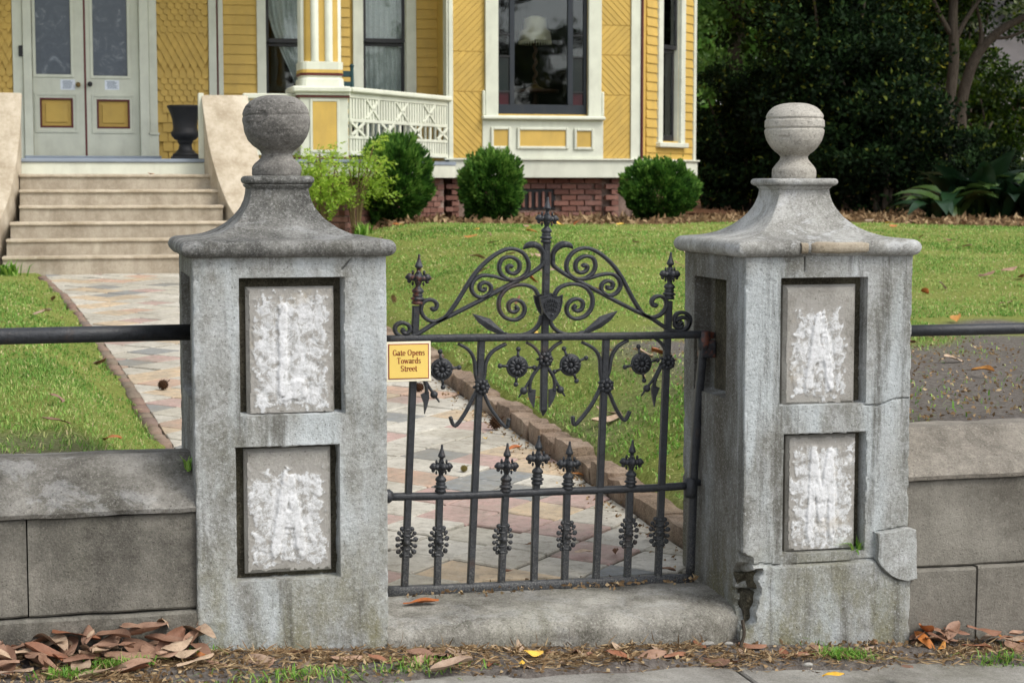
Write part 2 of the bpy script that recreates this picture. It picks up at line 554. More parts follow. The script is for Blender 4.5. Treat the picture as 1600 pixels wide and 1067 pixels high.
def cbox(x0, x1, y0, y1, z0, z1, c=0.004):
    """chamfered box"""
    c = min(c, (x1 - x0) * .3, (y1 - y0) * .3, (z1 - z0) * .3)
    V = []; idx = {}
    for i, x in enumerate((x0, x1)):
        for j, y in enumerate((y0, y1)):
            for k, z in enumerate((z0, z1)):
                sx, sy, sz = (1, -1)[i], (1, -1)[j], (1, -1)[k]
                idx[i, j, k, 'x'] = len(V); V.append((x, y + sy * c, z + sz * c))
                idx[i, j, k, 'y'] = len(V); V.append((x + sx * c, y, z + sz * c))
                idx[i, j, k, 'z'] = len(V); V.append((x + sx * c, y + sy * c, z))
    F = []
    q = lambda *a: F.append(tuple(idx[t] for t in a))
    for i in (0, 1):
        a = [(i, 0, 0, 'x'), (i, 1, 0, 'x'), (i, 1, 1, 'x'), (i, 0, 1, 'x')]
        q(*(a if i else a[::-1]))
        a = [(0, i, 0, 'y'), (1, i, 0, 'y'), (1, i, 1, 'y'), (0, i, 1, 'y')]
        q(*(a[::-1] if i else a))
        a = [(0, 0, i, 'z'), (1, 0, i, 'z'), (1, 1, i, 'z'), (0, 1, i, 'z')]
        q(*(a if i else a[::-1]))
    for j in (0, 1):
        for k in (0, 1):
            a = [(0, j, k, 'y'), (1, j, k, 'y'), (1, j, k, 'z'), (0, j, k, 'z')]
            q(*(a if (j == k) == (j == 1) and True else a[::-1]))
            a = [(j, 0, k, 'x'), (j, 1, k, 'x'), (j, 1, k, 'z'), (j, 0, k, 'z')]
            q(*a)
            a = [(j, k, 0, 'x'), (j, k, 1, 'x'), (j, k, 1, 'y'), (j, k, 0, 'y')]
            q(*a)
    for i in (0, 1):
        for j in (0, 1):
            for k in (0, 1):
                q((i, j, k, 'x'), (i, j, k, 'y'), (i, j, k, 'z'))
    return V, F

def fbox(fr, s0, s1, z0, z1, d0, d1, c=0.004):
    """box on a wall frame; d0 < d1 measured outwards"""
    V, F = cbox(s0, s1, -d1, -d0, z0, z1, c)
    return [tuple(fr.P(v[0], -v[1], v[2])) for v in V], F

def lathe(prof, n=24, cx=0, cy=0, cap=True):
    V = []; F = []
    for r, z in prof:
        for i in range(n):
            a = 2 * math.pi * i / n
            V.append((cx + r * math.cos(a), cy + r * math.sin(a), z))
    for j in range(len(prof) - 1):
        for i in range(n):
            k = (i + 1) % n
            F.append((j * n + i, j * n + k, (j + 1) * n + k, (j + 1) * n + i))
    if cap:
        F.append(tuple(range(n))[::-1])
        b = (len(prof) - 1) * n
        F.append(tuple(range(b, b + n)))
    return V, F

def catmull(pts, n=6, closed=False):
    P = [np.array(p, float) for p in pts]
    out = []
    for i in range(len(P) - 1):
        p0 = P[max(i - 1, 0)]; p1 = P[i]; p2 = P[i + 1]; p3 = P[min(i + 2, len(P) - 1)]
        for k in range(n):
            t = k / n
            out.append(0.5 * (2 * p1 + (p2 - p0) * t + (2 * p0 - 5 * p1 + 4 * p2 - p3) * t * t + (3 * p1 - p0 - 3 * p2 + p3) * t ** 3))
    out.append(P[-1])
    return out

def sweep(pts, sect, side=None, scale=None):
    """sweep a 2D section (list of (a,b)) along pts; a along the in-plane normal, b along 'side'"""
    P = [np.array(p, float) for p in pts]
    n = len(P); m = len(sect)
    V = []; F = []
    sd = np.array(side if side is not None else (0, 1, 0), float)
    for i in range(n):
        t = P[min(i + 1, n - 1)] - P[max(i - 1, 0)]
        L = np.linalg.norm(t)
        t = t / (L if L > 1e-9 else 1)
        nn = np.cross(t, sd)
        ln = np.linalg.norm(nn)
        if ln < 1e-3:
            nn = np.cross(t, np.array([1.0, 0.3, 0.2])); ln = np.linalg.norm(nn)
        nn = nn / ln
        bb = np.cross(nn, t)
        k = 1.0 if scale is None else scale[i]
        for a, b in sect:
            V.append(P[i] + nn * a * k + bb * b * k)
    for i in range(n - 1):
        for j in range(m):
            k = (j + 1) % m
            F.append((i * m + j, i * m + k, (i + 1) * m + k, (i + 1) * m + j))
    F.append(tuple(range(m))[::-1])
    F.append(tuple(range((n - 1) * m, n * m)))
    return V, F

def circ(r, n=8):
    return [(r * math.cos(2 * math.pi * i / n), r * math.sin(2 * math.pi * i / n)) for i in range(n)]

def rsec(a, b, c=None):
    c = c if c is not None else min(a, b) * 0.5
    return [(a, b - c), (a - c, b), (-a + c, b), (-a, b - c), (-a, -b + c), (-a + c, -b), (a - c, -b), (a, -b + c)]

def ball(c, r, n=8, m=6, sc=(1, 1, 1)):
    V = []; F = []
    for j in range(m + 1):
        th = math.pi * j / m
        for i in range(n):
            a = 2 * math.pi * i / n
            V.append((c[0] + r * sc[0] * math.sin(th) * math.cos(a), c[1] + r * sc[1] * math.sin(th) * math.sin(a), c[2] + r * sc[2] * math.cos(th)))
    for j in range(m):
        for i in range(n):
            k = (i + 1) % n
            F.append((j * n + k, j * n + i, (j + 1) * n + i, (j + 1) * n + k))
    return V, F

def fbm(p, sc, oct_=4):
    return mnoise.fractal(Vector((p[0] * sc, p[1] * sc, p[2] * sc)), 0.9, 2.1, oct_)

def S(t):
    t = np.clip(t, 0, 1)
    return t * t * (3 - 2 * t)

# ---------------------------------------------------------------- lie of the land
YP = 5.62                       # front plane of the gate pillars
PW = 0.60                       # pillar width
XLP, XRP = 0.418, 2.215         # left edges of the two pillars
YG = YP + 0.42                  # plane of the gate
XR = 2.30                       # right edge of the path
def xl(y):
    return np.interp(y, [5.9, 9.06, 10.8, 13.25, 16.2, 18.4], [0.74, 0.56, 0.477, 0.347, 0.161, -0.05])
def path_z(y):
    return 0.085 + 0.0395 * (np.clip(y, 6, 18.6) - 6)
def street_z(x, y):
    return 0.02 - 0.05 * (np.clip(x, -4, 6) - 0.5)
def lawn_level(x, y):
    return 0.60 + 0.42 * S((x - 1.9) / 2.2) * S((y - 8.5) / 11.5) + 0.02 * np.sin(x * 1.3) * np.sin(y * 0.9)
def ground_z(x, y):
    x = np.asarray(x, float); y = np.asarray(y, float)
    L = lawn_level(x, y)
    pz = path_z(y)
    right = (pz + 0.10) + (L - pz - 0.10) * S((x - XR - 0.14) / 0.75)
    left = (pz + 0.02) + (L - pz - 0.02) * S((xl(y) - 0.06 - x) / 0.6)
    z = np.where(x > XR + 0.13, right, np.where(x < xl(y) - 0.05, left, pz - 0.06))
    z = np.where(y > 18.7, np.where(x > XR, right, L - 0.02), z)
    st = street_z(x, y)
    # loose soil of the verge against the wall, diving under the pavement
    edge = 5.34 - 0.16 * S((1.6 - x) / 1.2) + 0.03 * np.sin(x * 7.3) + 0.02 * np.sin(x * 17.0)
    verge = st + 0.012 - 0.06 * S((edge - y) / 0.07 + 0.5) + 0.012 * np.sin(x * 9 + y * 5) * np.sin(y * 23)
    verge = np.where(y < 4.9, st - 0.06, verge)
    verge = np.where(y < 2.4, st - 0.20, verge)
    return np.where(y > 5.94, z, verge)

# ---------------------------------------------------------------- ground sheet
def build_ground():
    xs = np.unique(np.round(np.concatenate([[-900, -400, -150, -60, -30, -15, -8, -5], np.arange(-4, 10.01, 0.11), np.arange(10, 24, 0.5), [26, 30, 40, 60, 100, 200, 400, 900]]), 4))
    ys = np.unique(np.round(np.concatenate([[-900, -400, -150, -60, -30, -15, -8, -4, 0, 2.2, 2.39, 2.41, 3.5, 4.88, 4.92], np.arange(5.0, 5.93, 0.035), [5.935, 5.945], np.arange(6.0, 12, 0.1), np.arange(12, 24, 0.25), np.arange(24, 40, 1.0), [45, 55, 70, 100, 200, 400, 900]]), 4))
    X, Y = np.meshgrid(xs, ys)
    Z = ground_z(X, Y)
    nz = np.array([mnoise.noise(Vector((x * 1.7, y * 1.7, 0.3))) for x, y in zip(X.ravel(), Y.ravel())]).reshape(X.shape)
    nz2 = np.array([mnoise.noise(Vector((x * 0.7 + 9, y * 0.7, 5.3))) for x, y in zip(X.ravel(), Y.ravel())]).reshape(X.shape)
    Z = Z + np.where((Y > 6.2), nz * 0.014, nz * 0.004)
    V = np.stack([X, Y, Z], -1).reshape(-1, 3)
    nx, ny = len(xs), len(ys)
    I = np.arange(nx * ny).reshape(ny, nx)
    F = np.stack([I[:-1, :-1], I[:-1, 1:], I[1:, 1:], I[1:, :-1]], -1).reshape(-1, 4)
    g = grass_mask(X, Y, nz, nz2)
    m = bed_mask(X, Y, nz)
    col = np.stack([g, m, g * 0], -1).reshape(-1, 3)
    return struct("ground", np_mesh("ground", V, F, "ground", col, smooth=True))

def bed_mask(x, y, nz):
    e = np.interp(x, [1.5, 2.6, 5, 8, 10, 14, 20], [25, 19.9, 20.0, 19.6, 18.6, 17.9, 17.8])
    return S((y - e + nz * 0.5) / 0.5)

def grass_mask(x, y, nz, nz2):
    g = S((y - 6.0) / 0.2)
    # bare bank behind the right hand wall, thin by the path and behind the gate
    bare = S((10.2 + nz * 1.6 - y) / 1.0) * S((x - 2.75) / 0.5)
    bare2 = S((8.6 + nz2 * 2.5 - y) / 1.5) * S((x - 2.3) / 0.1) * 0.35
    thin = S((7.3 + nz2 * 1.2 - y) / 0.9) * S((0.4 - x) / 0.3) * 0.45
    return np.clip(g * (1 - 0.97 * bare) * (1 - bare2) * (1 - thin), 0, 1)
build_ground()

# pavement slabs, kerb and road on the camera's side
def build_pavement():
    base = MB()
    Vs = []
    b = struct("pavement", MB().add(*cbox(-30, 40, 3.25, 5.30, -0.6, -0.16, 0.01)).mesh("pavement", "grout"))
    for o_x in np.arange(-13.1, 16, 1.52):
        x0, x1 = o_x, o_x + 1.508
        V, F = cbox(x0, x1, 3.26, 5.40, -0.05, 0.0, 0.006)
        V = [(v[0], v[1], v[2] + float(street_z(v[0], v[1])) - 0.004) for v in V]
        link("slab", mesh_from("slab", V, F, "walk"), b)
    V, F = cbox(-30, 40, 2.42, 2.57, -0.45, 0.0, 0.02)
    struct("kerb", mesh_from("kerb", [(v[0], v[1], v[2] - 0.09) for v in V], F, "walk"))
    V = [(-300, -6, -0.27), (300, -6, -0.27), (300, 2.42, -0.27), (-300, 2.42, -0.27)]
    struct("road", mesh_from("road", V, [(0, 1, 2, 3)], "asphalt"))
build_pavement()

# ---------------------------------------------------------------- tiled path
def clip_poly(poly, inside, cut):
    out = []
    for i in range(len(poly)):
        a, b = poly[i], poly[(i + 1) % len(poly)]
        ia, ib = inside(a), inside(b)
        if ia:
            out.append(a)
        if ia != ib:
            out.append(cut(a, b))
    return out

def build_path():
    ysl = list(np.arange(6.12, 18.62, 0.4)) + [18.62]
    V = []; F = []
    for y in ysl:
        V += [(float(xl(y)) - 0.08, y, float(path_z(y)) - 0.012), (XR + 0.13, y, float(path_z(y)) - 0.012)]
    for i in range(len(ysl) - 1):
        F.append((2 * i, 2 * i + 1, 2 * i + 3, 2 * i + 2))
    p = struct("path", mesh_from("path", V, F, "grout"))
    rng = random.Random(5)
    T = 0.262; h = T / 2 * math.sqrt(2)
    cells = []
    for i in range(-60, 60):
        for j in range(-60, 60):
            cx = 1.59 + (i + j) * h; cy = 6.471 + (i - j) * h
            if not (5.7 < cy < 18.9 and -0.6 < cx < 2.7):
                continue
            g = 0.009
            poly = [(cx - h + g, cy), (cx, cy - h + g), (cx + h - g, cy), (cx, cy + h - g)]
            poly = clip_poly(poly, lambda q: q[0] < XR, lambda a, b: (XR, a[1] + (b[1] - a[1]) * (XR - a[0]) / (b[0] - a[0])))
            e = lambda q: q[0] - float(xl(q[1]))
            def cutl(a, b):
                ta, tb = e(a), e(b); t = ta / (ta - tb)
                return (a[0] + (b[0] - a[0]) * t, a[1] + (b[1] - a[1]) * t)
            if poly: poly = clip_poly(poly, lambda q: e(q) > 0, cutl)
            for yy, sg in ((6.13, 1), (18.58, -1)):
                if poly:
                    poly = clip_poly(poly, lambda q: (q[1] - yy) * sg > 0, lambda a, b: (a[0] + (b[0] - a[0]) * (yy - a[1]) / (b[1] - a[1]), yy))
            if len(poly) < 3:
                continue
            ar = 0.5 * abs(sum(poly[k][0] * poly[(k + 1) % len(poly)][1] - poly[(k + 1) % len(poly)][0] * poly[k][1] for k in range(len(poly))))
            if ar < 0.002:
                continue
            cells.append((cy, cx, poly))
    cells.sort()
    far = MB(); fcol = []
    for n_, (cy, cx, poly) in enumerate(cells):
        tx, ty = rng.uniform(-.018, .018), rng.uniform(-.018, .018)
        dz = rng.uniform(-0.004, 0.004)
        mx = sum(q[0] for q in poly) / len(poly); my = sum(q[1] for q in poly) / len(poly)
        top = []; rim = []; bot = []
        for q in poly:
            z = float(path_z(q[1])) + dz + (q[0] - mx) * tx + (q[1] - my) * ty
            k = 1 - 0.035
            top.append((mx + (q[0] - mx) * k, my + (q[1] - my) * k, z))
            rim.append((q[0], q[1], z - 0.005)); bot.append((q[0], q[1], z - 0.03))
        m = len(poly)
        # keep anticlockwise
        sgn = sum((poly[(i + 1) % m][0] - poly[i][0]) * (poly[(i + 1) % m][1] + poly[i][1]) for i in range(m))
        V = top + rim + bot
        F = [tuple(range(m)) if sgn < 0 else tuple(range(m))[::-1]]
        for i in range(m):
            j = (i + 1) % m
            F += [(i, i + m, j + m, j), (i + m, i + 2 * m, j + 2 * m, j + m)]
        if n_ < 295:
            link("tile", mesh_from("tile", V, F, "tile"), p)
        else:
            far.add(V, F)
            fcol += [[rng.random(), 1.0, 0.0]] * len(V)
    if far.V:
        fm_ = far.mesh("tile_field", "tile")
        ca = fm_.color_attributes.new("col", 'FLOAT_COLOR', 'POINT')
        ca.data.foreach_set("color", np.c_[np.array(fcol), np.ones(len(fcol))].astype(np.float32).ravel())
        o = link("tile_field", fm_, p)
        o["kind"] = "stuff"
    return p
PATH = build_path()

def rough_block(x0, x1, y0, y1, z0, z1, seed, amp=0.006, nd=(3, 3, 3), c=0.012, zf=None):
    """weathered block: subdivided box, rounded edges, noise on the surface"""
    nx, ny, nz = nd
    V = {}; L = []; F = []
    def vid(i, j, k):
        if (i, j, k) not in V:
            x = x0 + (x1 - x0) * i / nx; y = y0 + (y1 - y0) * j / ny; z = z0 + (z1 - z0) * k / nz
            ex, ey, ez = i in (0, nx), j in (0, ny), k in (0, nz)
            cxm, cym, czm = (x0 + x1) / 2, (y0 + y1) / 2, (z0 + z1) / 2
            if ex + ey + ez >= 2:
                f = c * (0.55 if ex + ey + ez == 2 else 0.75)
                if ex: x += f * (1 if i == 0 else -1)
                if ey: y += f * (1 if j == 0 else -1)
                if ez: z += f * (1 if k == 0 else -1)
            p = Vector((x * 11 + seed, y * 11, z * 11))
            d = mnoise.noise_vector(p) * amp
            q = (x + d.x, y + d.y, z + d.z)
            V[i, j, k] = len(L); L.append(q)
        return V[i, j, k]
    for i in range(nx):
        for j in range(ny):
            F.append((vid(i, j, 0), vid(i, j + 1, 0), vid(i + 1, j + 1, 0), vid(i + 1, j, 0)))
            F.append((vid(i, j, nz), vid(i + 1, j, nz), vid(i + 1, j + 1, nz), vid(i, j + 1, nz)))
    for i in range(nx):
        for k in range(nz):
            F.append((vid(i, 0, k), vid(i + 1, 0, k), vid(i + 1, 0, k + 1), vid(i, 0, k + 1)))
            F.append((vid(i, ny, k), vid(i, ny, k + 1), vid(i + 1, ny, k + 1), vid(i + 1, ny, k)))
    for j in range(ny):
        for k in range(nz):
            F.append((vid(0, j, k), vid(0, j, k + 1), vid(0, j + 1, k + 1), vid(0, j + 1, k)))
            F.append((vid(nx, j, k), vid(nx, j + 1, k), vid(nx, j + 1, k + 1), vid(nx, j, k + 1)))
    if zf:
        L = [(x, y, z + zf(x, y)) for x, y, z in L]
    return L, F

def build_edging():
    rng = random.Random(8)
    r = thing("path_edging", (XR + .06, 6.2, .1), "upright weathered stone edging along the right side of the tiled path", "edging")
    y = 6.12
    while y < 18.3:
        l = rng.uniform(0.24, 0.40)
        hgt = rng.uniform(0.065, 0.105) if y < 12 else 0.05
        V, F = rough_block(XR + 0.012, XR + 0.125 + rng.uniform(-.01, .01), y, y + l - 0.006, -0.05, hgt, y * 3.1, 0.014, (4, 14, 6), 0.004, lambda a, b: float(path_z(b)))
        link("edging_stone", mesh_from("edging_stone", V, F, "edging_stone", False), r)
        y += l
    r = thing("path_edging", (.5, 8, .2), "low row of flat bricks along the left grass side of the tiled path", "edging")
    y = 6.2
    while y < 18.2:
        l = rng.uniform(0.19, 0.23)
        hgt = rng.uniform(0.012, 0.035)
        V, F = rough_block(-0.09 + rng.uniform(-.008, .008), -0.008, y, y + l - 0.008, -0.05, hgt, y * 2.3, 0.006, (2, 3, 2), 0.01)
        V = [(v[0] + float(xl(v[1])), v[1], v[2] + float(path_z(v[1]))) for v in V]
        link("edging_brick", mesh_from("edging_brick", V, F, "edging", True), r)
        y += l
build_edging()

# ---------------------------------------------------------------- gate pillars
def square_loft(cx, cy, sections, n=20, disp=None):
    """sections: (half width, z, roundness 0..1). returns V,F ; disp(p, nrm, side, t, z)->offset outwards"""
    V = []; F = []
    ns = n if isinstance(n, tuple) else (n,) * 4
    m = sum(ns)
    for hw, z, k in sections:
        r = max(hw * k, 0.0005)
        for sd in range(4):
            for i in range(ns[sd]):
                t = -1 + 2 * i / ns[sd]
                # point on square then rounded towards a circle-cornered square
                a, b = t * hw, -hw
                core = hw - r
                qa = max(-core, min(core, a)); qb = max(-core, min(core, b))
                da, db = a - qa, b - qb
                if k >= 0.999:
                    ang = t * math.pi / 4
                    pa, pb = hw * math.sin(ang), -hw * math.cos(ang)
                    na, nb_ = math.sin(ang), -math.cos(ang)
                else:
                    L = math.hypot(da, db)
                    na, nb_ = (da / L, db / L) if L > 1e-9 else (0, -1)
                    pa, pb = qa + na * r, qb + nb_ * r
                for _ in range(sd):
                    pa, pb = -pb, pa
                    na, nb_ = -nb_, na
                p = [cx + pa, cy + pb, z]
                if disp:
                    o = disp(p, (na, nb_), sd, t * hw, z)
                    p[0] += na * o; p[1] += nb_ * o
                V.append(tuple(p))
    for j in range(len(sections) - 1):
        for i in range(m):
            k2 = (i + 1) % m
            F.append((j * m + i, j * m + k2, (j + 1) * m + k2, (j + 1) * m + i))
    F.append(tuple(range(m))[::-1])
    b = (len(sections) - 1) * m
    F.append(tuple(range(b, b + m)))
    return V, F

def dist_poly(x, y, pts):
    d = 9
    for (x0, y0), (x1, y1) in zip(pts[:-1], pts[1:]):
        dx, dy = x1 - x0, y1 - y0
        t = max(0, min(1, ((x - x0) * dx + (y - y0) * dy) / (dx * dx + dy * dy + 1e-12)))
        d = min(d, math.hypot(x - x0 - t * dx, y - y0 - t * dy))
    return d

def in_rect(x, z, r, w=0.0):
    return min(x - r[0], r[1] - x, z - r[2], r[3] - z)

GLYPH = {'L': [[(-.22, .5), (-.22, -.5), (.32, -.5)], [(-.22, .5), (-.22, -.2)]],
         'A': [[(-.38, -.5), (0, .5), (.38, -.5)], [(-.2, -.12), (.2, -.12)]],
         'M': [[(-.4, -.5), (-.3, .5), (0, -.25), (.3, .5), (.4, -.5)]]}

def build_pillar(x0, label, shaft_mat, cap_mat, ball_mat, recs, siderec, letters, slabs, zb, right, levels):
    cx, cy = x0 + PW / 2, YP + PW / 2
    root = thing("gate_pillar", (cx, cy, zb), label, "gate pillar")
    hw = PW / 2
    ztop = levels['cap0']
    seed = 3.7 if right else 11.2
    cracks = []
    if right:
        f2 = lambda pts: [(A(u, v, YP)[0] - cx, A(u, v, YP)[2]) for u, v in pts]
        cracks = [f2([(1350, 632), (1372, 634), (1395, 624), (1420, 622)]), f2([(1165, 885), (1190, 880), (1222, 884), (1262, 880), (1300, 878), (1366, 872)]),
                  f2([(1366, 874), (1378, 892), (1400, 905), (1428, 902)]), f2([(1365, 832), (1395, 826), (1418, 822)]),
                  f2([(1258, 402), (1258, 425)])]
        hole = f2([(1172, 905), (1160, 925), (1165, 960)])
    else:
        f2 = lambda pts: [(A(u, v, YP)[0] - cx, A(u, v, YP)[2]) for u, v in pts]
        cracks = [f2([(535, 420), (548, 405)])]
    zcr = float(A(1200, 884, YP)[2])
    def disp(p, nrm, sd, t, z):
        v = Vector((p[0] + seed, p[1], p[2]))
        o = 0.0018 * mnoise.noise(v * 7) + 0.0012 * mnoise.noise(v * 35) + 0.0008 * mnoise.noise(v * 110)
        edge = hw - abs(t)
        if edge < 0.02:     # chipped arrises
            cnk = mnoise.noise(v * 24)
            o -= max(0, cnk - 0.2) * 0.020 * (1 - edge / 0.02)
        rl = recs if sd == 0 else (siderec if sd in (1, 3) else recs)
        tt = t
        if sd == 3:
            pass
        w = 0.0016 * mnoise.noise(v * 40)
        for r in rl:
            q = in_rect(tt, z, r) + w
            if q > 0:
                o -= 0.058 * min(1, q / 0.003)
        if sd == 0:
            for c_ in cracks:
                dd = dist_poly(t, z, c_)
                if dd < 0.0036:
                    o -= 0.012 * (1 - dd / 0.0036)
            pass
        if right and (sd == 0 or sd == 1):
            if z < zcr:
                o += 0.014 * min(1, (zcr - z) / 0.004)
        if right and sd in (0, 3):
            # broken lower corner of the right pillar
            zc = z - A(1165, 925, YP)[2]
            r_ = math.hypot(zc * 0.62, (p[0] - x0) * 1.3, p[1] - YP)
            k_ = 0.078 + 0.03 * mnoise.noise(v * 26)
            if r_ < k_:
                o -= 0.11 * min(1, (k_ - r_) / 0.012)
        return o
    nrow = 300
    zs = np.linspace(zb - 0.15, ztop + 0.004, nrow)
    V, F = square_loft(cx, cy, [(hw, z, 0.016) for z in zs], (150, 48, 48, 72), disp)
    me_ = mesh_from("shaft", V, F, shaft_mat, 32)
    VA = np.array(V)
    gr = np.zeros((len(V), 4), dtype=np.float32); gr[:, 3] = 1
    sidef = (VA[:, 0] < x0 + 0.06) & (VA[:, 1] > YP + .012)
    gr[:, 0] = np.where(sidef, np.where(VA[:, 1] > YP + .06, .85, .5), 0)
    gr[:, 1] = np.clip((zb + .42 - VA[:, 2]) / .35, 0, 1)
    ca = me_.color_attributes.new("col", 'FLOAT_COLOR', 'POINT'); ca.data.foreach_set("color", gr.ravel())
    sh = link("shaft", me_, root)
    # dark rough lining on the recess floors
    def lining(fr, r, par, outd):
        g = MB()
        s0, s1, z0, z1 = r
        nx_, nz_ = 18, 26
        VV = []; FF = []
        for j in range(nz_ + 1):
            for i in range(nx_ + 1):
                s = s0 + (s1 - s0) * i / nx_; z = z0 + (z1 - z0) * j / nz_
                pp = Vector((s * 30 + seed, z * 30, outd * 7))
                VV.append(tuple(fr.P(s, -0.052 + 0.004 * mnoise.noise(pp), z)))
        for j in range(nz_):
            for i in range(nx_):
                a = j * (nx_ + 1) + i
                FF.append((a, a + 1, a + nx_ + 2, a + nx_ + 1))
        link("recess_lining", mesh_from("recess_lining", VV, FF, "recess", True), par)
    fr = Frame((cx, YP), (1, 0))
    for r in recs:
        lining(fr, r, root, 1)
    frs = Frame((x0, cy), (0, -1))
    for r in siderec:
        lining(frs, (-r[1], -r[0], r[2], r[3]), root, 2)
    # raised slab with a chamfered border in each front recess, and rough plaster with a letter on it
    for (sl, let, zone) in zip(slabs, letters, range(2)):
        s0, s1, z0, z1 = sl
        b = MB()
        ch = 0.012
        top = -0.022
        prof = [(0, -0.052), (0, top - 0.012), (ch, top)]
        VV = []; FF = []
        for k_, (ins, d) in enumerate(prof):
            for (a, c_) in ((s0 + ins, z0 + ins), (s1 - ins, z0 + ins), (s1 - ins, z1 - ins), (s0 + ins, z1 - ins)):
                VV.append(tuple(fr.P(a, d, c_)))
        for k_ in range(len(prof) - 1):
            for i in range(4):
                j = (i + 1) % 4
                FF.append((k_ * 4 + i, k_ * 4 + j, k_ * 4 + 4 + j, k_ * 4 + 4 + i))
        nb = (len(prof) - 1) * 4
        FF.append((nb, nb + 1, nb + 2, nb + 3))
        slab = link("panel", mesh_from("panel", VV, FF, "slab_face"), root)
        # plaster crust: heightfield cut to a ragged outline
        w_, h_ = s1 - s0, z1 - z0
        nx_, nz_ = 84, 124
        cs, czn = (s0 + s1) / 2, (z0 + z1) / 2
        H = np.zeros((nz_ + 1, nx_ + 1)); M = np.zeros_like(H)
        VV = []; LT = []
        lw = w_ * 0.40; lh = h_ * (0.62 if let != 'M' else 0.66)
        for j in range(nz_ + 1):
            for i in range(nx_ + 1):
                a = i / nx_ - .5; c_ = j / nz_ - .5
                s = cs + a * w_; z = czn + c_ * h_
                q = Vector((s * 1.0 + seed * 3 + zone * 5, z, 0.5))
                n1 = mnoise.fractal(q * 17, 0.8, 2.1, 5)
                n2 = mnoise.fractal(q * 55, 0.8, 2.1, 4)
                n3 = mnoise.fractal(q * 28 + Vector((5, 1, 2)), 0.8, 2.1, 4)
                er = 0.445 - abs(a); et = 0.47 - abs(c_ + (0.03 if zone else 0.0))
                if right and zone == 0:
                    er = (0.40 - 0.26 * max(0, c_ + 0.1)) - abs(a + 0.02); et = 0.38 - abs(c_ + 0.06)
                if (not right) and zone == 1:
                    et = 0.40 - abs(c_ + 0.06)
                m_ = min(er, et) + 0.06 * n1 + 0.075 * n2
                g = GLYPH[let]
                dl = 9
                for st in g:
                    dl = min(dl, dist_poly(a * w_ / lw, c_ * h_ / lh, st))
                lt = S((0.15 + 0.03 * n3 - dl) / 0.05)
                hgt = (0.0022 + 0.0014 * n3 + 0.0010 * n2 + 0.0045 * float(lt)) * min(1.0, max(0.05, m_ / 0.06))
                LT += [float(lt), float(1 - S((m_ - 0.0) / 0.055)), 0.0, 1.0]
                if n3 < -0.38:
                    hgt -= 0.0015
                groove = 0.19 < dl < 0.245 and n1 > -0.25
                if groove:
                    hgt -= 0.0022
                M[j, i] = m_
                VV.append(tuple(fr.P(s, top + max(0.0003, hgt) if m_ > 0.02 else top + 0.0002, z)))
        FF = []
        for j in range(nz_):
            for i in range(nx_):
                if max(M[j, i], M[j + 1, i], M[j, i + 1], M[j + 1, i + 1]) > -0.02 and min(abs(i - nx_ / 2) / nx_, 9) < .475 and 1 < j < nz_ - 2:
                    a = j * (nx_ + 1) + i
                    FF.append((a, a + 1, a + nx_ + 2, a + nx_ + 1))
        pm = mesh_from("letter_plaster", VV, FF, "plaster", True)
        ca = pm.color_attributes.new("col", 'FLOAT_COLOR', 'POINT')
        ca.data.foreach_set("color", np.array(LT, dtype=np.float32))
        o = link("letter_plaster", pm, slab)
        o["label"] = "weathered white plaster relief of the letter %s" % let
    # cap : bullnose slab, concave pyramid
    c0, c1, c2, pl0, pl1, nk, bl, tp = [levels[k] for k in ('cap0', 'cap1', 'pyr', 'pl0', 'pl1', 'neck', 'ball0', 'top')]
    ccx = cx + levels.get('dx', 0)
    hc = levels['hwcap']
    secs = []
    for i in range(11):
        a = -math.pi / 2 + math.pi * i / 10
        rr = (c1 - c0) / 2
        secs.append((hc - rr + rr * math.cos(a), (c0 + c1) / 2 + rr * math.sin(a), 0.05))
    hp0, hp1 = hc - 0.035, levels['hwneck']
    for i in range(1, 22):
        t = i / 21
        # quarter-ellipse like concave sweep
        hh = hp1 + (hp0 - hp1) * (1 - math.sin(t * math.pi / 2) ** 0.85)
        zz = c1 + 0.002 + (c2 - c1) * (1 - math.cos(t * math.pi / 2)) ** 0.92
        secs.append((hh, zz, 0.04 + 0.03 * t))
    def dcap(p, nrm, sd, t, z):
        v = Vector((p[0] + seed * 2, p[1], p[2]))
        o = 0.0035 * mnoise.noise(v * 8) + 0.0018 * mnoise.noise(v * 30) + 0.0008 * mnoise.noise(v * 90)
        if right and sd == 0 and z < c1 + 0.004:
            u0, u1 = A(1245, 390, YP)[0], A(1357, 390, YP)[0]
            if u0 < p[0] < u1:
                o -= 0.012 + 0.006 * mnoise.noise(v * 40)
        return o
    V, F = square_loft(ccx, cy, secs, 26, dcap)
    cap = link("cap", mesh_from("cap", V, F, cap_mat, 30), root)
    if right:
        u0, u1 = A(1245, 390, YP)[0], A(1357, 390, YP)[0]
        um = A(1262, 390, YP)[0]
        for a_, b_ in ((u0 + .002, um - .003), (um + .002, u1 - .002)):
            V, F = rough_block(a_, b_, cy - hc + 0.001, cy - hc + 0.10, c0 + 0.006, c1 - 0.004, 4.2 + a_, 0.005, (8, 2, 4), 0.012)
            link("patch", mesh_from("patch", V, F, "patch_tan", True), cap)
        # detached corner block, slid outwards
        outl = [(1366, 831), (1380, 829), (1398, 827), (1412, 822), (1427, 826), (1428, 850), (1427, 876), (1429, 902), (1414, 906), (1400, 903), (1388, 897), (1378, 889), (1370, 880), (1366, 872), (1367, 850)]
        V = []; F = []
        nO = len(outl)
        rings = [(YP - .026, .965), (YP - .021, 1.0), (YP + .08, 1.0), (YP + .26, .98)]
        mO = np.mean(np.array(outl), 0)
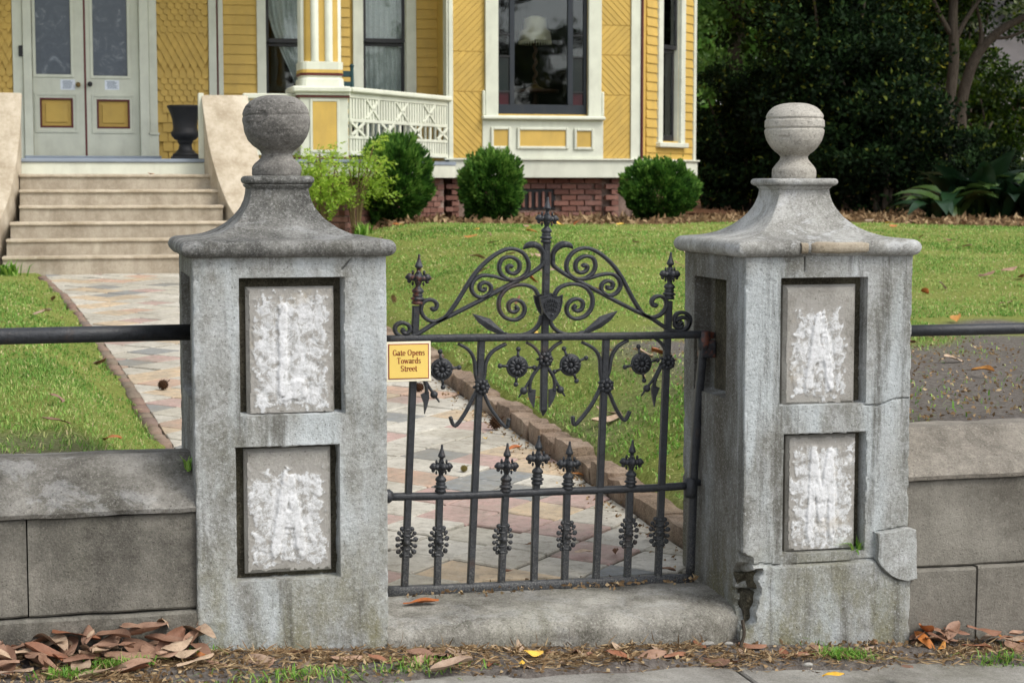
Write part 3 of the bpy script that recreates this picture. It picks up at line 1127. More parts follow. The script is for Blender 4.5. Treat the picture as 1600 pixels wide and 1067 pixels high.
        for yy, kk in rings:
            for (uu, vv) in outl:
                q = A(mO[0] + (uu - mO[0]) * kk, mO[1] + (vv - mO[1]) * kk, YP)
                d = mnoise.noise_vector(Vector((q[0] * 40, yy * 40, q[2] * 40))) * .003
                V.append((q[0] + d.x, yy + d.y, q[2] + d.z))
        V.append((float(A(mO[0], mO[1], YP)[0]), YP - .027, float(A(mO[0], mO[1], YP)[2])))
        for rI in range(3):
            for i in range(nO):
                j = (i + 1) % nO
                F.append((rI * nO + i, rI * nO + j, (rI + 1) * nO + j, (rI + 1) * nO + i))
        for i in range(nO):
            F.append((i, (i + 1) % nO, 4 * nO))
        o = link("loose_corner", mesh_from("loose_corner", V, F, "pillar", 25), root)
        o["label"] = "broken-off corner block shifted out of the pillar"
        zr_ = float(A(1165, 925, YP)[2])
        for i_, (dx_, dy_, dz_, sz_) in enumerate([(.060, .07, -.035, .040), (.070, .06, .022, .034), (.045, .10, .03, .036), (.055, .07, -.085, .034)]):
            V, F = rough_block(x0 + dx_ - sz_, x0 + dx_ + sz_ * .8, YP + dy_ - sz_, YP + dy_ + sz_, zr_ + dz_ - sz_ * .8, zr_ + dz_ + sz_ * .8, i_ * 7.3, sz_ * .7, (5, 5, 5), sz_ * .1)
            link("rubble", mesh_from("rubble", V, F, "recess", False), root)
    # small moulded plate
    hpl = levels['hwplate']
    secs = [(hp1 + 0.002, pl0 - 0.012, 0.25), (hp1 + 0.010, pl0 - 0.004, 0.25), (hp1 + 0.012, pl0, 0.25), (hpl - 0.006, pl0 + 0.002, 0.2)]
    for i in range(7):
        a = -math.pi / 2 + math.pi * i / 6
        rr = (pl1 - pl0 - 0.002) / 2
        secs.append((hpl - rr + rr * math.cos(a), (pl0 + pl1) / 2 + 0.001 + rr * math.sin(a), 0.22))
    V, F = square_loft(ccx, cy, secs, 14, lambda p, n_, s_, t, z: 0.0016 * mnoise.noise(Vector((p[0] * 30 + seed, p[1] * 30, p[2] * 30))))
    link("neck_plate", mesh_from("neck_plate", V, F, cap_mat, 35), root)
    # turned pedestal + ball
    rb, rn, rp = levels['rball'], levels['rneck'], levels['rped']
    prof = [(rp * 0.97, pl1 - 0.002), (rp, pl1 + 0.006), (rp, pl1 + (nk - pl1) * 0.34)]
    for i in range(1, 9):
        t = i / 8
        prof.append((rn + (rp - rn) * (0.5 + 0.5 * math.cos(math.pi * t)), pl1 + (nk - pl1) * (0.34 + 0.66 * t)))
    bc = bl + (tp - bl) * 0.55
    hb, ht = bc - bl, tp - bc
    for i in range(0, 41):
        q = -1 + 2 * i / 40
        q = math.sin(q * math.pi / 2)
        ex = 2.7 if q > 0 else 2.0
        rr = rb * max(0.0, 1 - abs(q) ** ex) ** (1 / ex)
        zz = bc + (ht if q > 0 else hb) * q
        if q < 0 and (rr < rn * 1.12):
            continue
        prof.append((max(rr, .004), zz))
    # fine resample for grooves
    fine = []
    for (r0, z0_), (r1, z1_) in zip(prof[:-1], prof[1:]):
        for k_ in range(4):
            t = k_ / 4
            fine.append((r0 + (r1 - r0) * t, z0_ + (z1_ - z0_) * t))
    fine.append(prof[-1])
    V, F = lathe(fine, 64, ccx, cy)
    VV = []
    g1, g2 = bc + rb * 0.30, bc + rb * (-0.02)
    for v in V:
        p = Vector(v)
        rr = math.hypot(p.x - ccx, p.y - cy)
        o = (0.0020 if right else 0.0042) * mnoise.noise(p * 16 + Vector((seed, 0, 0))) + (0.0012 if right else .0028) * mnoise.noise(p * 55)
        if mnoise.noise(p * 34 + Vector((3, seed, 1))) > .52: o -= .004
        if p.z > bl + 0.02:
            for gg in ((g1, g2) if right else (g1 - 0.012 + 0.006 * mnoise.noise(p * 18),)):
                dz = abs(p.z - gg)
                if dz < 0.006:
                    o -= (0.005 if right else 0.0028) * (1 - dz / 0.006)
        if rr > 1e-4:
            p.x += (p.x - ccx) / rr * o; p.y += (p.y - cy) / rr * o
        VV.append(tuple(p))
    link("ball_finial", mesh_from("ball_finial", VV, F, ball_mat, True), root)
    return root

def px_rect(u0, v0, u1, v1, cx, Y=YP):
    a = A(u0, v1, Y); b = A(u1, v0, Y)
    return (a[0] - cx, b[0] - cx, a[2], b[2])

cxl, cxr = XLP + PW / 2, XRP + PW / 2
YC = YP + PW / 2
zc = lambda u, v: float(A(u, v, YC)[2])
lv = dict(cap0=float(A(450, 402, YP)[2]), cap1=float(A(450, 376, YP - .03)[2]), pyr=zc(433, 292), pl0=zc(433, 289), pl1=zc(433, 275), neck=zc(433, 241), ball0=zc(433, 243), top=zc(433, 149),
          hwcap=0.333, hwneck=0.092, hwplate=0.110, rball=0.1085, rneck=0.048, rped=0.078, dx=-0.003)
SR = [(-0.19, 0.19, float(A(290, 622, YP + .15)[2]), float(A(290, 432, YP + .15)[2]))]
build_pillar(XLP, "left concrete gate pillar with dark stained cap, letters L and A", "pillar", "cap_dark", "ball_dark",
             [px_rect(376, 433, 537, 650, cxl), px_rect(371, 695, 530, 909, cxl)], SR, "LA",
             [px_rect(386, 447, 521, 649, cxl, YP + .03), px_rect(383, 697, 516, 896, cxl, YP + .03)], 0.0, False, lv)
lv2 = dict(cap0=float(A(1290, 401, YP)[2]), cap1=float(A(1290, 375, YP - .03)[2]), pyr=zc(1232, 293), pl0=zc(1232, 291), pl1=zc(1232, 279), neck=zc(1232, 245), ball0=zc(1232, 248), top=zc(1232, 161),
           hwcap=0.330, hwneck=0.094, hwplate=0.121, rball=0.1035, rneck=0.047, rped=0.076, dx=-0.008)
SR2 = [(-0.19, 0.12, float(A(1105, 618, YP + .25)[2]), float(A(1105, 437, YP + .25)[2]))]
build_pillar(XRP, "right concrete gate pillar with pale cap, letters A and M and broken corner", "pillar", "cap_light", "ball_light",
             [px_rect(1219, 433, 1356, 634, cxr), px_rect(1223, 675, 1354, 866, cxr)], SR2, "AM",
             [px_rect(1222, 444, 1337, 634, cxr, YP + .03), px_rect(1226, 677, 1337, 862, cxr, YP + .03)], -0.06, True, lv2)

# ---------------------------------------------------------------- retaining walls
def prof_block(x0, x1, prof, seed, nx, amp=0.004):
    m = len(prof)
    V = []; F = []
    for i in range(nx + 1):
        x = x0 + (x1 - x0) * i / nx
        for (y, z) in prof:
            p = Vector((x + seed, y, z))
            d = mnoise.noise_vector(p * 7) * amp + mnoise.noise_vector(p * 26) * amp * 0.5
            V.append((x + (d.x if 0 < i < nx else 0), y + d.y, z + d.z))
    for i in range(nx):
        for j in range(m):
            k = (j + 1) % m
            F.append((i * m + j, (i + 1) * m + j, (i + 1) * m + k, i * m + k))
    F.append(tuple(range(m))); F.append(tuple(range(nx * m, nx * m + m))[::-1])
    return V, F

def fineprof(pts, step=0.02):
    out = []
    for (a, b), (c, d) in zip(pts, pts[1:] + pts[:1]):
        L = math.hypot(c - a, d - b); n = max(1, int(L / step)) if L < 0.4 and b > -0.1 else 1
        for k in range(n):
            out.append((a + (c - a) * k / n, b + (d - b) * k / n))
    return out

def build_wall(x_in, x_out, label, cop_mat, block_mat, joints_block, joints_base, sgn):
    lo, hi = min(x_in, x_out), max(x_in, x_out)
    root = thing("retaining_wall", ((lo + hi) / 2, YP + .2, -.1), label, "wall")
    cop = fineprof([(6.05, .47), (5.624, .472), (5.620, .486), (5.628, .497), (5.79, .612), (5.81, .626), (5.83, .630), (6.05, .612)])
    blk = fineprof([(6.0, .168), (5.645, .168), (5.640, .174), (5.640, .462), (5.645, .467), (6.0, .467)], 0.03)
    bas = fineprof([(6.0, -.25), (5.628, -.25), (5.622, .155), (5.628, .163), (6.0, .163)], 0.03)
    def run(name, prof, joints, mat, gap):
        xs = sorted([lo] + [j for j in joints if lo < j < hi] + [hi])
        for a, b in zip(xs[:-1], xs[1:]):
            V, F = prof_block(a + gap, b - gap, prof, a * 3, max(6, int((b - a) / 0.025)))
            link(name, mesh_from(name, V, F, mat, 28), root)
    run("coping", cop, [lo + 1.9 if sgn > 0 else hi - 1.9], cop_mat, 0.0015)
    run("block", blk, joints_block, block_mat, 0.0022)
    run("base_course", bas, joints_base, block_mat, 0.003)
    return root
build_wall(XLP + .004, -6.0, "dark stained retaining wall left of the gate under the lawn", "coping", "wall_conc", [-.087, -1.05, -2.0, -2.95, -3.9, -4.9], [-.6, -1.9, -3.2, -4.6], -1)
build_wall(XRP + PW - .004, 9.0, "plain tan-topped retaining wall right of the gate", "coping_tan", "wall_plain", [4.4, 5.9, 7.4], [float(A(1527, 920, 5.62)[0]), 4.3, 5.4, 6.5, 7.6], 1)

def build_pipe(x0, x1, z0, z1, r, label, postx):
    root = thing("handrail", (x0, 5.92, .9), label, "handrail")
    pts = [(x0 + (x1 - x0) * i / 14, 5.92, z0 + (z1 - z0) * i / 14) for i in range(15)]
    V, F = sweep(pts, circ(r, 16), side=(0, 0, 1))
    link("pipe", mesh_from("pipe", V, F, "pipe_paint", True), root)
    V, F = sweep([(postx, 5.92, 0.63), (postx, 5.92, (z0 + z1) / 2)], circ(r * 1.05, 14))
    link("post", mesh_from("post", V, F, "pipe_paint", True), root)
build_pipe(XLP + .03, -5.8, 1.004, .985, .0262, "thick black pipe handrail above the left wall", -5.6)
build_pipe(XRP + PW - .03, 8.8, .958, .958, .0205, "thin black pipe handrail above the right wall", 8.6)

# gate sill : rounded worn concrete step
def build_sill():
    nx, ny = 70, 34
    x0, x1 = XLP + PW - .004, XRP + 0.02
    V = []; F = []
    for i in range(nx + 1):
        t = i / nx
        x = x0 + (x1 - x0) * t
        yf = 5.615 + 0.07 * float(S((t - 0.86) / 0.14)) * 0.9 - 0.015 * t
        zt = 0.082 - 0.012 * t
        zlow = float(street_z(x, 5.5)) - 0.05
        for j in range(ny + 1):
            s = j / ny
            if s < 0.22:
                y = yf + 0.003; z = zlow + (zt - 0.055 - zlow) * s / 0.22
            elif s < 0.55:
                a = (s - .22) / .33 * math.pi / 2
                y = yf + 0.003 + 0.10 * (1 - math.cos(a)); z = zt - 0.055 + 0.05 * math.sin(a)
            else:
                k = (s - .55) / .45
                y = yf + 0.103 + (6.16 - yf - 0.103) * k; z = zt - 0.005 + 0.006 * math.sin(k * 3)
            p = Vector((x, y, z))
            d = mnoise.noise(p * 6) * 0.006 + mnoise.noise(p * 22) * 0.003 + mnoise.noise(p * 70) * 0.0014
            V.append((x, y - d * .5, z + d))
    for i in range(nx):
        for j in range(ny):
            a = i * (ny + 1) + j
            F.append((a, a + ny + 1, a + ny + 2, a + 1))
    tag(link("gate_sill", mesh_from("gate_sill", V, F, "sill_conc", True)), "worn rounded concrete sill under the iron gate between the pillars", "sill")
build_sill()

# ---------------------------------------------------------------- iron gate
def build_gate():
    root = thing("iron_gate", (float(A(834, 915, YG)[0]), YG, 0.09), "black ornamental wrought iron gate with scrolled crest and shield", "gate")
    g = lambda u, v, dy=0.0: A(u, v, YG + dy)
    z5 = lambda x, y: g(590 + x / 2.7345, 290 + y / 2.736)
    ctop, cbot = g(853, 470), g(834, 905)
    def xc(z):
        t = (z - ctop[2]) / (cbot[2] - ctop[2])
        return ctop[0] + (cbot[0] - ctop[0]) * t
    def mir(P):
        return [np.array([2 * xc(p[2]) - p[0], p[1], p[2]]) for p in P]
    side = (0, 1, 0)
    def add(name, pts, sec, mat="iron", n=6, both=False, scale=None, par=None, smooth=True):
        res = []
        for k in ((0, 1) if both else (0,)):
            P = [np.array(p) for p in pts]
            if k: P = mir(P)
            Q = catmull(P, n) if n else P
            sc = None
            if scale is not None:
                sc = np.interp(np.linspace(0, 1, len(Q)), np.linspace(0, 1, len(scale)), scale)
            V, F = sweep(Q, sec, side, sc)
            res.append(link(name, mesh_from(name, V, F, mat, smooth), par or root))
        return res
    bar = rsec(.0118, .0118, .003)
    # rails
    add("top_rail", [g(600, 530), g(720, 528), g(860, 526), g(1000, 524.5), g(1105, 522)], rsec(.0125, .016, .004), n=4)
    add("middle_rail", [g(600, 776), g(720, 774), g(860, 768), g(1000, 763), g(1074, 758.5)], rsec(.0125, .014, .006), n=4)
    add("bottom_rail", [g(594, 926), g(720, 921.5), g(860, 915), g(1000, 909), g(1082, 905)], rsec(.0215, .016, .003), "iron_dusty", n=3)
    add("stile", [g(1101, 524), g(1090, 640), g(1083, 760), g(1078, 905)], rsec(.0135, .0135, .004), "iron", n=4)
    # hinge fittings on the right hand pillar
    for (u, v, w) in ((1100, 527, 14), (1079, 757, 11)):
        p = g(u, v)
        mb = MB()
        mb.add(*lathe([(.020, p[2] - .045), (.024, p[2] - .03), (.024, p[2] + .02), (.018, p[2] + .024)], 12, p[0], p[1]))
        mb.add(*cbox(p[0] - .01, XRP + .05, YG - .012, YG + .012, p[2] - .004, p[2] + .018, .003))
        mb.obj("hinge", "iron_rust" if v < 600 else "iron", root, True)
    p = g(1112, 545)
    mb = MB(); mb.add(*cbox(XRP - .004, XRP + .05, YG - .02, YG + .03, p[2] - .03, p[2] + .03, .004))
    mb.obj("hinge_plate", "iron_rust", root)
    p = g(604, 775)
    mb = MB(); mb.add(*lathe([(.012, 0), (.024, .012), (.024, .03), (.014, .042)], 12))
    mb.V = [(p[0] - .02 + v[2], YG + v[1], p[2] + v[0]) for v in mb.V]
    mb.obj("latch_end", "iron", root, True)
    # plain bars : (top u,v) -> (bottom u,v)
    bars = [((650, 478), (632, 916)), ((752, 533), (735, 913)), ((947, 526), (931, 907)), ((1045, 470), (1028, 902)),
            ((687, 768), (683, 915)), ((790, 768), (783, 911)), ((838, 752), (834, 909)), ((886, 762), (882, 908)), ((984, 765), (980, 904))]
    for a, b in bars:
        add("bar", [g(*a), g(*b)], bar, n=0, smooth=False)
    # central spear from crest down through the shield to its point
    add("spear", [g(854, 378), g(849, 640), g(848.5, 650)], bar, n=0, scale=[1, 1, .1], smooth=False)
    # finials
    pf = [(.0, .171), (.0035, .170), (.0042, .165), (.0040, .160), (.0062, .150), (.0125, .1325), (.0135, .129), (.012, .126), (.007, .122), (.0065, .112), (.012, .104),
          (.015, .090), (.012, .076), (.0085, .066), (.0085, .060), (.015, .054), (.0195, .048), (.0195, .043), (.014, .037), (.0175, .033), (.0175, .030), (.0145, .027),
          (.0225, .022), (.0225, .018), (.015, .014), (.0195, .009), (.0195, .002), (.012, .0)]
    fm = MB()
    V, F = lathe(pf[::-1], 10); fm.add(V, F)
    for sx, sy in ((1, 0), (-1, 0), (0, 1), (0, -1)):
        k = 1.0 if sx else 0.7
        fm.add(*ball((sx * .016 * k, sy * .016 * k, .090), .0135, 8, 6, (1.15, 1.0, .85)))
        fm.add(*ball((sx * .028 * k, sy * .028 * k, .092), .0125, 8, 6, (1, 1, 1.1)))
        fm.add(*ball((sx * .0365 * k, sy * .0365 * k, .091), .0070, 6, 5))
        fm.add(*ball((sx * .029 * k, sy * .029 * k, .0785), .0070, 6, 5))
        fm.add(*ball((sx * .0185 * k, sy * .0185 * k, .1085), .0055, 6, 5, (.8, .8, 1.6)))
        fm.add(*ball((sx * .0175 * k, sy * .0175 * k, .0705), .0050, 6, 5, (.8, .8, 1.5)))
    for a in range(6):
        fm.add(*ball((.013 * math.cos(a * 1.05 + .4), .013 * math.sin(a * 1.05 + .4), .090), .0052, 6, 5))
    fin_me = {m: mesh_from("finial", fm.V, fm.F, m, True) for m in ("iron", "iron_rust")}
    lean = math.atan2(ctop[0] - cbot[0], ctop[2] - cbot[2])
    fins = [(652, 476, 397), (1045, 468, 394), (853, 380, 308), (688, 769, 694), (790, 769, 692), (839, 757, 680), (887, 765, 689), (985, 761, 687)]
    for u, vb, vt in fins:
        b, t = g(u, vb), g(u, vt)
        o = link("finial", fin_me["iron_rust" if u == 652 else "iron"], root, Vector(b))
        k = (t[2] - b[2]) / .171
        o.scale = (k * 1.04, k * 1.04, k)
        o.rotation_euler = (0, lean, random.Random(u).uniform(-.3, .3))
    # openwork bosses low on the bars
    bm = MB()
    pts = []
    for i in range(14):
        a = 2 * math.pi * i / 14
        pts.append((.030 * math.sin(a) * (1 + .12 * math.cos(2 * a)), .046 * math.cos(a)))
    rr = random.Random(4)
    for i, (x, z) in enumerate(pts):
        bm.add(*ball((x, rr.uniform(-.003, .003), z), .0082 if i % 2 else .0068, 7, 5, (1, .7, 1)))
        bm.add(*ball((x * .58, .004, z * .6), .0048, 6, 5, (1, .8, 1)))
        bm.add(*ball((x * .78, -.006, z * .80), .0046, 6, 5, (1, .8, 1)))
    for z in (-.040, -.021, 0, .021, .040):
        bm.add(*ball((0, 0, z), .0150, 8, 6, (1, .9, .42)))
    bm.add(*ball((0, -.012, 0), .0095, 8, 6)); bm.add(*ball((0, .012, 0), .0095, 8, 6))
    boss_me = bm.mesh("boss", "iron", True)
    boss_d = boss_me.copy(); boss_d.materials.clear(); boss_d.materials.append(MATS["iron_dusty"])
    for i, (u, v) in enumerate([(635, 847), (685, 846), (785, 842), (885, 837), (982, 833), (1030, 831)]):
        o = link("boss", boss_me if i % 2 else boss_d, root, Vector(g(u, v)))
        o.rotation_euler = (0, lean, rr.uniform(-.2, .2)); o.scale = (1.16, 1.16, 1.12)
    # crest scrolls
    flat = rsec(.0062, .0125, .0028)
    sc = [1, 1, 1, 1, 1, .95, .8]
    low = [(705, 315), (702, 340), (670, 366), (620, 396), (560, 425), (440, 490), (330, 546), (250, 584), (190, 622), (150, 641), (105, 645), (76, 625), (78, 598), (104, 586), (132, 597), (138, 619), (120, 632), (106, 622), (114, 612)]
    add("scroll", [z5(*q) for q in low], rsec(.0066, .0125, .003), both=True)
    tipc = [(705, 318), (706, 290), (690, 264), (664, 252), (640, 258), (622, 272)]
    add("scroll_leaf", [z5(*q) for q in tipc], rsec(.0058, .0135, .003), both=True, scale=[1, 1.1, 1.5, 1.9, 1.5, .25])
    upp = [(234, 524), (224, 526), (221, 514), (236, 507), (250, 518), (244, 537), (222, 540), (206, 524)]
    upper = [(230, 520), (236, 531), (249, 524), (252, 505), (236, 490), (210, 490), (189, 508), (186, 540), (208, 570), (245, 581), (285, 566), (316, 530), (352, 476), (400, 398), (450, 338), (510, 291), (566, 270), (618, 286), (644, 330), (636, 374), (600, 400), (558, 400), (526, 376), (519, 342), (536, 312), (572, 306), (602, 326), (604, 358), (584, 376), (560, 370), (553, 352), (566, 342), (575, 350)]
    add("scroll", [z5(*q) for q in upper], flat, both=True)
    mid = [(625, 378), (590, 404), (545, 402), (495, 388), (446, 385), (412, 406), (400, 440), (418, 470), (450, 478), (480, 458), (483, 430), (460, 414), (437, 424), (438, 446), (456, 447), (458, 434)]
    add("scroll", [z5(*q) for q in mid], flat, both=True, scale=[.3, .9, 1, 1, 1, 1, 1, 1, .9])
    third = [(686, 470), (668, 440), (630, 425), (585, 427), (546, 446), (520, 484), (520, 530), (545, 564), (586, 574), (618, 556), (628, 524), (612, 496), (582, 489), (560, 505), (562, 532), (582, 541), (598, 528), (588, 516)]
    add("scroll", [z5(*q) for q in third], flat, both=True)
    fourth = [(700, 555), (690, 590), (664, 620), (622, 638), (575, 641), (545, 634)]
    add("scroll", [z5(*q) for q in fourth], flat, both=True)
    # flat leaves under the crest
    leafo = [(404, 547), (440, 556), (478, 568), (512, 600), (548, 632), (560, 638), (545, 642), (510, 633), (470, 616), (430, 585)]
    for k in (0, 1):
        P = [z5(*q) for q in leafo]
        if k: P = mir(P)
        n = len(P)
        V = [(p[0], YG - .006, p[2]) for p in P] + [(p[0], YG + .005, p[2]) for p in P]
        mx = np.mean(np.array(P), 0)
        V += [(mx[0], YG - .012, mx[2])]
        F = [(i, (i + 1) % n, 2 * n) for i in range(n)] + [tuple(range(n, 2 * n))] + [(i, (i + 1) % n, (i + 1) % n + n, i + n) for i in range(n)]
        link("leaf", mesh_from("leaf", V, F, "iron"), root)
    # shield
    so = [(728, 455), (742, 467), (762, 470), (778, 463), (776, 500), (768, 535), (752, 560), (735, 576), (716, 565), (698, 540), (684, 505), (679, 472), (695, 470), (714, 466)]
    P = [z5(*q) for q in so]
    n = len(P)
    mx = np.mean(np.array(P), 0)
    sh = MB()
    V = []
    for d, k in ((-.030, 1), (-.044, .985), (-.044, .90), (-.040, .87)):
        for p in P:
            V.append((mx[0] + (p[0] - mx[0]) * k, YG + d, mx[2] + (p[2] - mx[2]) * k))
    F = []
    for r_ in range(3):
        for i in range(n):
            j = (i + 1) % n
            F.append((r_ * n + i, r_ * n + j, r_ * n + n + j, r_ * n + n + i))
    F += [tuple(range(3 * n, 4 * n)), tuple(range(n))[::-1]]
    sh.add(V, F)
    so_ = sh.obj("shield", "iron", root)
    lt = MB()
    rr = random.Random(9)
    for row, (cyy, rad, nn, span) in enumerate([(502, 34, 9, 1.25), (521, 38, 8, .95), (540, 36, 6, .75)]):
        for i in range(nn):
            a = (i / (nn - 1) - .5) * span * 1.5
            p = z5(729 + rad * math.sin(a), cyy - rad * (math.cos(a) - .55))
            lt.add(*cbox(p[0] - .0028, p[0] + .0012, YG - .0445, YG - .0395, p[2] - .0055, p[2] + .0055, .001))
            if rr.random() < .6:
                lt.add(*cbox(p[0] - .0028, p[0] + .003, YG - .0442, YG - .0395, p[2] + .003, p[2] + .0055, .001))
            else:
                lt.add(*cbox(p[0] - .0028, p[0] + .003, YG - .0442, YG - .0395, p[2] - .0055, p[2] - .003, .001))
    p = z5(732, 543); lt.add(*ball((p[0], YG - .042, p[2] - .004), .005, 7, 5))
    lt.obj("raised_lettering", "iron", so_)
    # second shield on the back of the gate, seen edge-on
    V2 = [(v[0], YG + (YG - v[1]) + .004, v[2]) for v in V]
    link("shield", mesh_from("shield", V2, F, "iron"), root)
    # lower tracery : )( pairs on the two inner bars, half pairs on spear and end bars
    inner = [(345, 676), (388, 702), (412, 745), (418, 805), (428, 858), (404, 912), (370, 978), (330, 1027), (310, 988)]
    innr = [(548, 676), (492, 708), (464, 752), (456, 808), (446, 858), (462, 908), (492, 966), (548, 1032), (560, 994)]
    add("tracery", [z5(*q) for q in inner], rsec(.0055, .0105, .0025), both=True, n=5)
    add("tracery", [z5(*q) for q in innr], rsec(.0055, .0105, .0025), both=True, n=5)
    add("tracery", [z5(*q) for q in [(636, 670), (668, 690), (692, 720), (706, 748), (690, 775), (662, 812), (650, 850), (652, 880)]], rsec(.005, .0095, .0025), both=True, n=5)
    add("tracery", [z5(*q) for q in [(704, 752), (680, 790), (652, 830), (626, 872), (602, 905)]], circ(.0052, 8), both=True, n=5, scale=[1, 1, 1, 1, .5])
    dx_ = z5(150, 740)[0] - z5(712, 740)[0]
    for sgn in (1,):
        P = [z5(*q) for q in [(225, 672), (196, 694), (176, 722), (164, 748), (176, 780), (196, 825), (208, 862), (208, 888)]]
        add("tracery", P, rsec(.005, .0095, .0025), both=True, n=5)
        P = [z5(*q) for q in [(164, 752), (186, 792), (212, 848), (240, 890), (264, 925)]]
        add("tracery", P, circ(.0052, 8), both=True, n=5, scale=[1, 1, 1, 1, .5])
    for q in ((624, 877), (241, 893)):
        p0 = z5(*q)
        for p in (p0, mir([p0])[0]):
            link("knob", mesh_from("knob", *ball(tuple(p), .0135, 10, 8), "iron", True), root)
    # drop leaves
    for outl in ([(642, 868), (674, 872), (672, 905), (667, 950), (652, 922), (643, 895)], [(184, 893), (202, 884), (218, 880), (220, 905), (210, 945), (200, 976), (197, 930)]):
        for k in (0, 1):
            P = [z5(*q) for q in outl]
            if k: P = mir(P)
            n = len(P)
            V = [(p[0], YG - .007, p[2]) for p in P] + [(p[0], YG + .007, p[2]) for p in P]
            F = [tuple(range(n)), tuple(range(n, 2 * n))[::-1]] + [(i, (i + 1) % n, (i + 1) % n + n, i + n) for i in range(n)]
            link("leaf", mesh_from("leaf", V, F, "iron"), root)
    # rosettes
    rm = MB()
    for i in range(8):
        a = i * math.pi / 4
        rm.add(*ball((.017 * math.cos(a), -.012, .017 * math.sin(a)), .0095, 8, 6, (1, .9, 1)))
        rm.add(*ball((.026 * math.cos(a + .39), -.004, .026 * math.sin(a + .39)), .0055, 6, 5))
    rm.add(*ball((0, -.02, 0), .010, 8, 6)); rm.add(*ball((0, 0, 0), .022, 10, 6, (1, .8, 1)))
    ros = rm.mesh("rosette", "iron", True)
    for u, v in [(752, 604), (851, 561), (946, 602), (1042, 566), (650, 563)]:
        o = link("rosette", ros, root, Vector(g(u, v))); o.rotation_euler = (0, random.Random(u).uniform(0, .7), 0)
    # ship-wheel ornaments
    wm = MB()
    ring = [(.033 * math.cos(2 * math.pi * i / 24), 0, .033 * math.sin(2 * math.pi * i / 24)) for i in range(25)]
    wm.add(*sweep(ring, circ(.0062, 8), (0, 1, 0)))
    V, F = lathe([(.033, -.006), (.033, .006)], 24); wm.add([(v[0], v[2], v[1]) for v in V], F)
    for i in range(12):
        a = 2 * math.pi * i / 12
        V, F = ball((0, 0, 0), 1, 8, 5, (.0115, .006, .0062))
        c_, s_ = math.cos(a), math.sin(a)
        wm.add([(.0205 * c_ + v[0] * c_ - v[2] * s_, -.0075 + v[1], .0205 * s_ + v[0] * s_ + v[2] * c_) for v in V], F)
    wm.add(*ball((0, -.010, 0), .0085, 8, 6))
    for i in range(4):
        a = math.pi / 2 * i + .18
        c_, s_ = math.cos(a), math.sin(a)
        wm.add(*sweep([(.034 * c_, 0, .034 * s_), (.042 * c_, 0, .042 * s_), (.056 * c_, 0, .056 * s_)], circ(.0055, 8), (0, 1, 0), [1.4, .8, .9]))
        wm.add(*ball((.061 * c_, 0, .061 * s_), .0088, 8, 6))
    wme = wm.mesh("wheel_ornament", "iron", True)
    for i, (u, v) in enumerate([(690, 577), (808, 573), (891, 570), (1002, 568)]):
        o = link("wheel_ornament", wme, root, Vector(g(u, v)))
        o.rotation_euler = (0, [0.1, .25, -.2, 0.0][i], 0)
    # small scroll on the outside right of the end bar
    add("scroll", [g(*q) for q in [(1045, 521), (1062, 520), (1074, 512), (1078, 498), (1070, 489), (1058, 490), (1053, 500), (1060, 507), (1066, 502)]], rsec(.006, .0125, .0028))
build_gate()

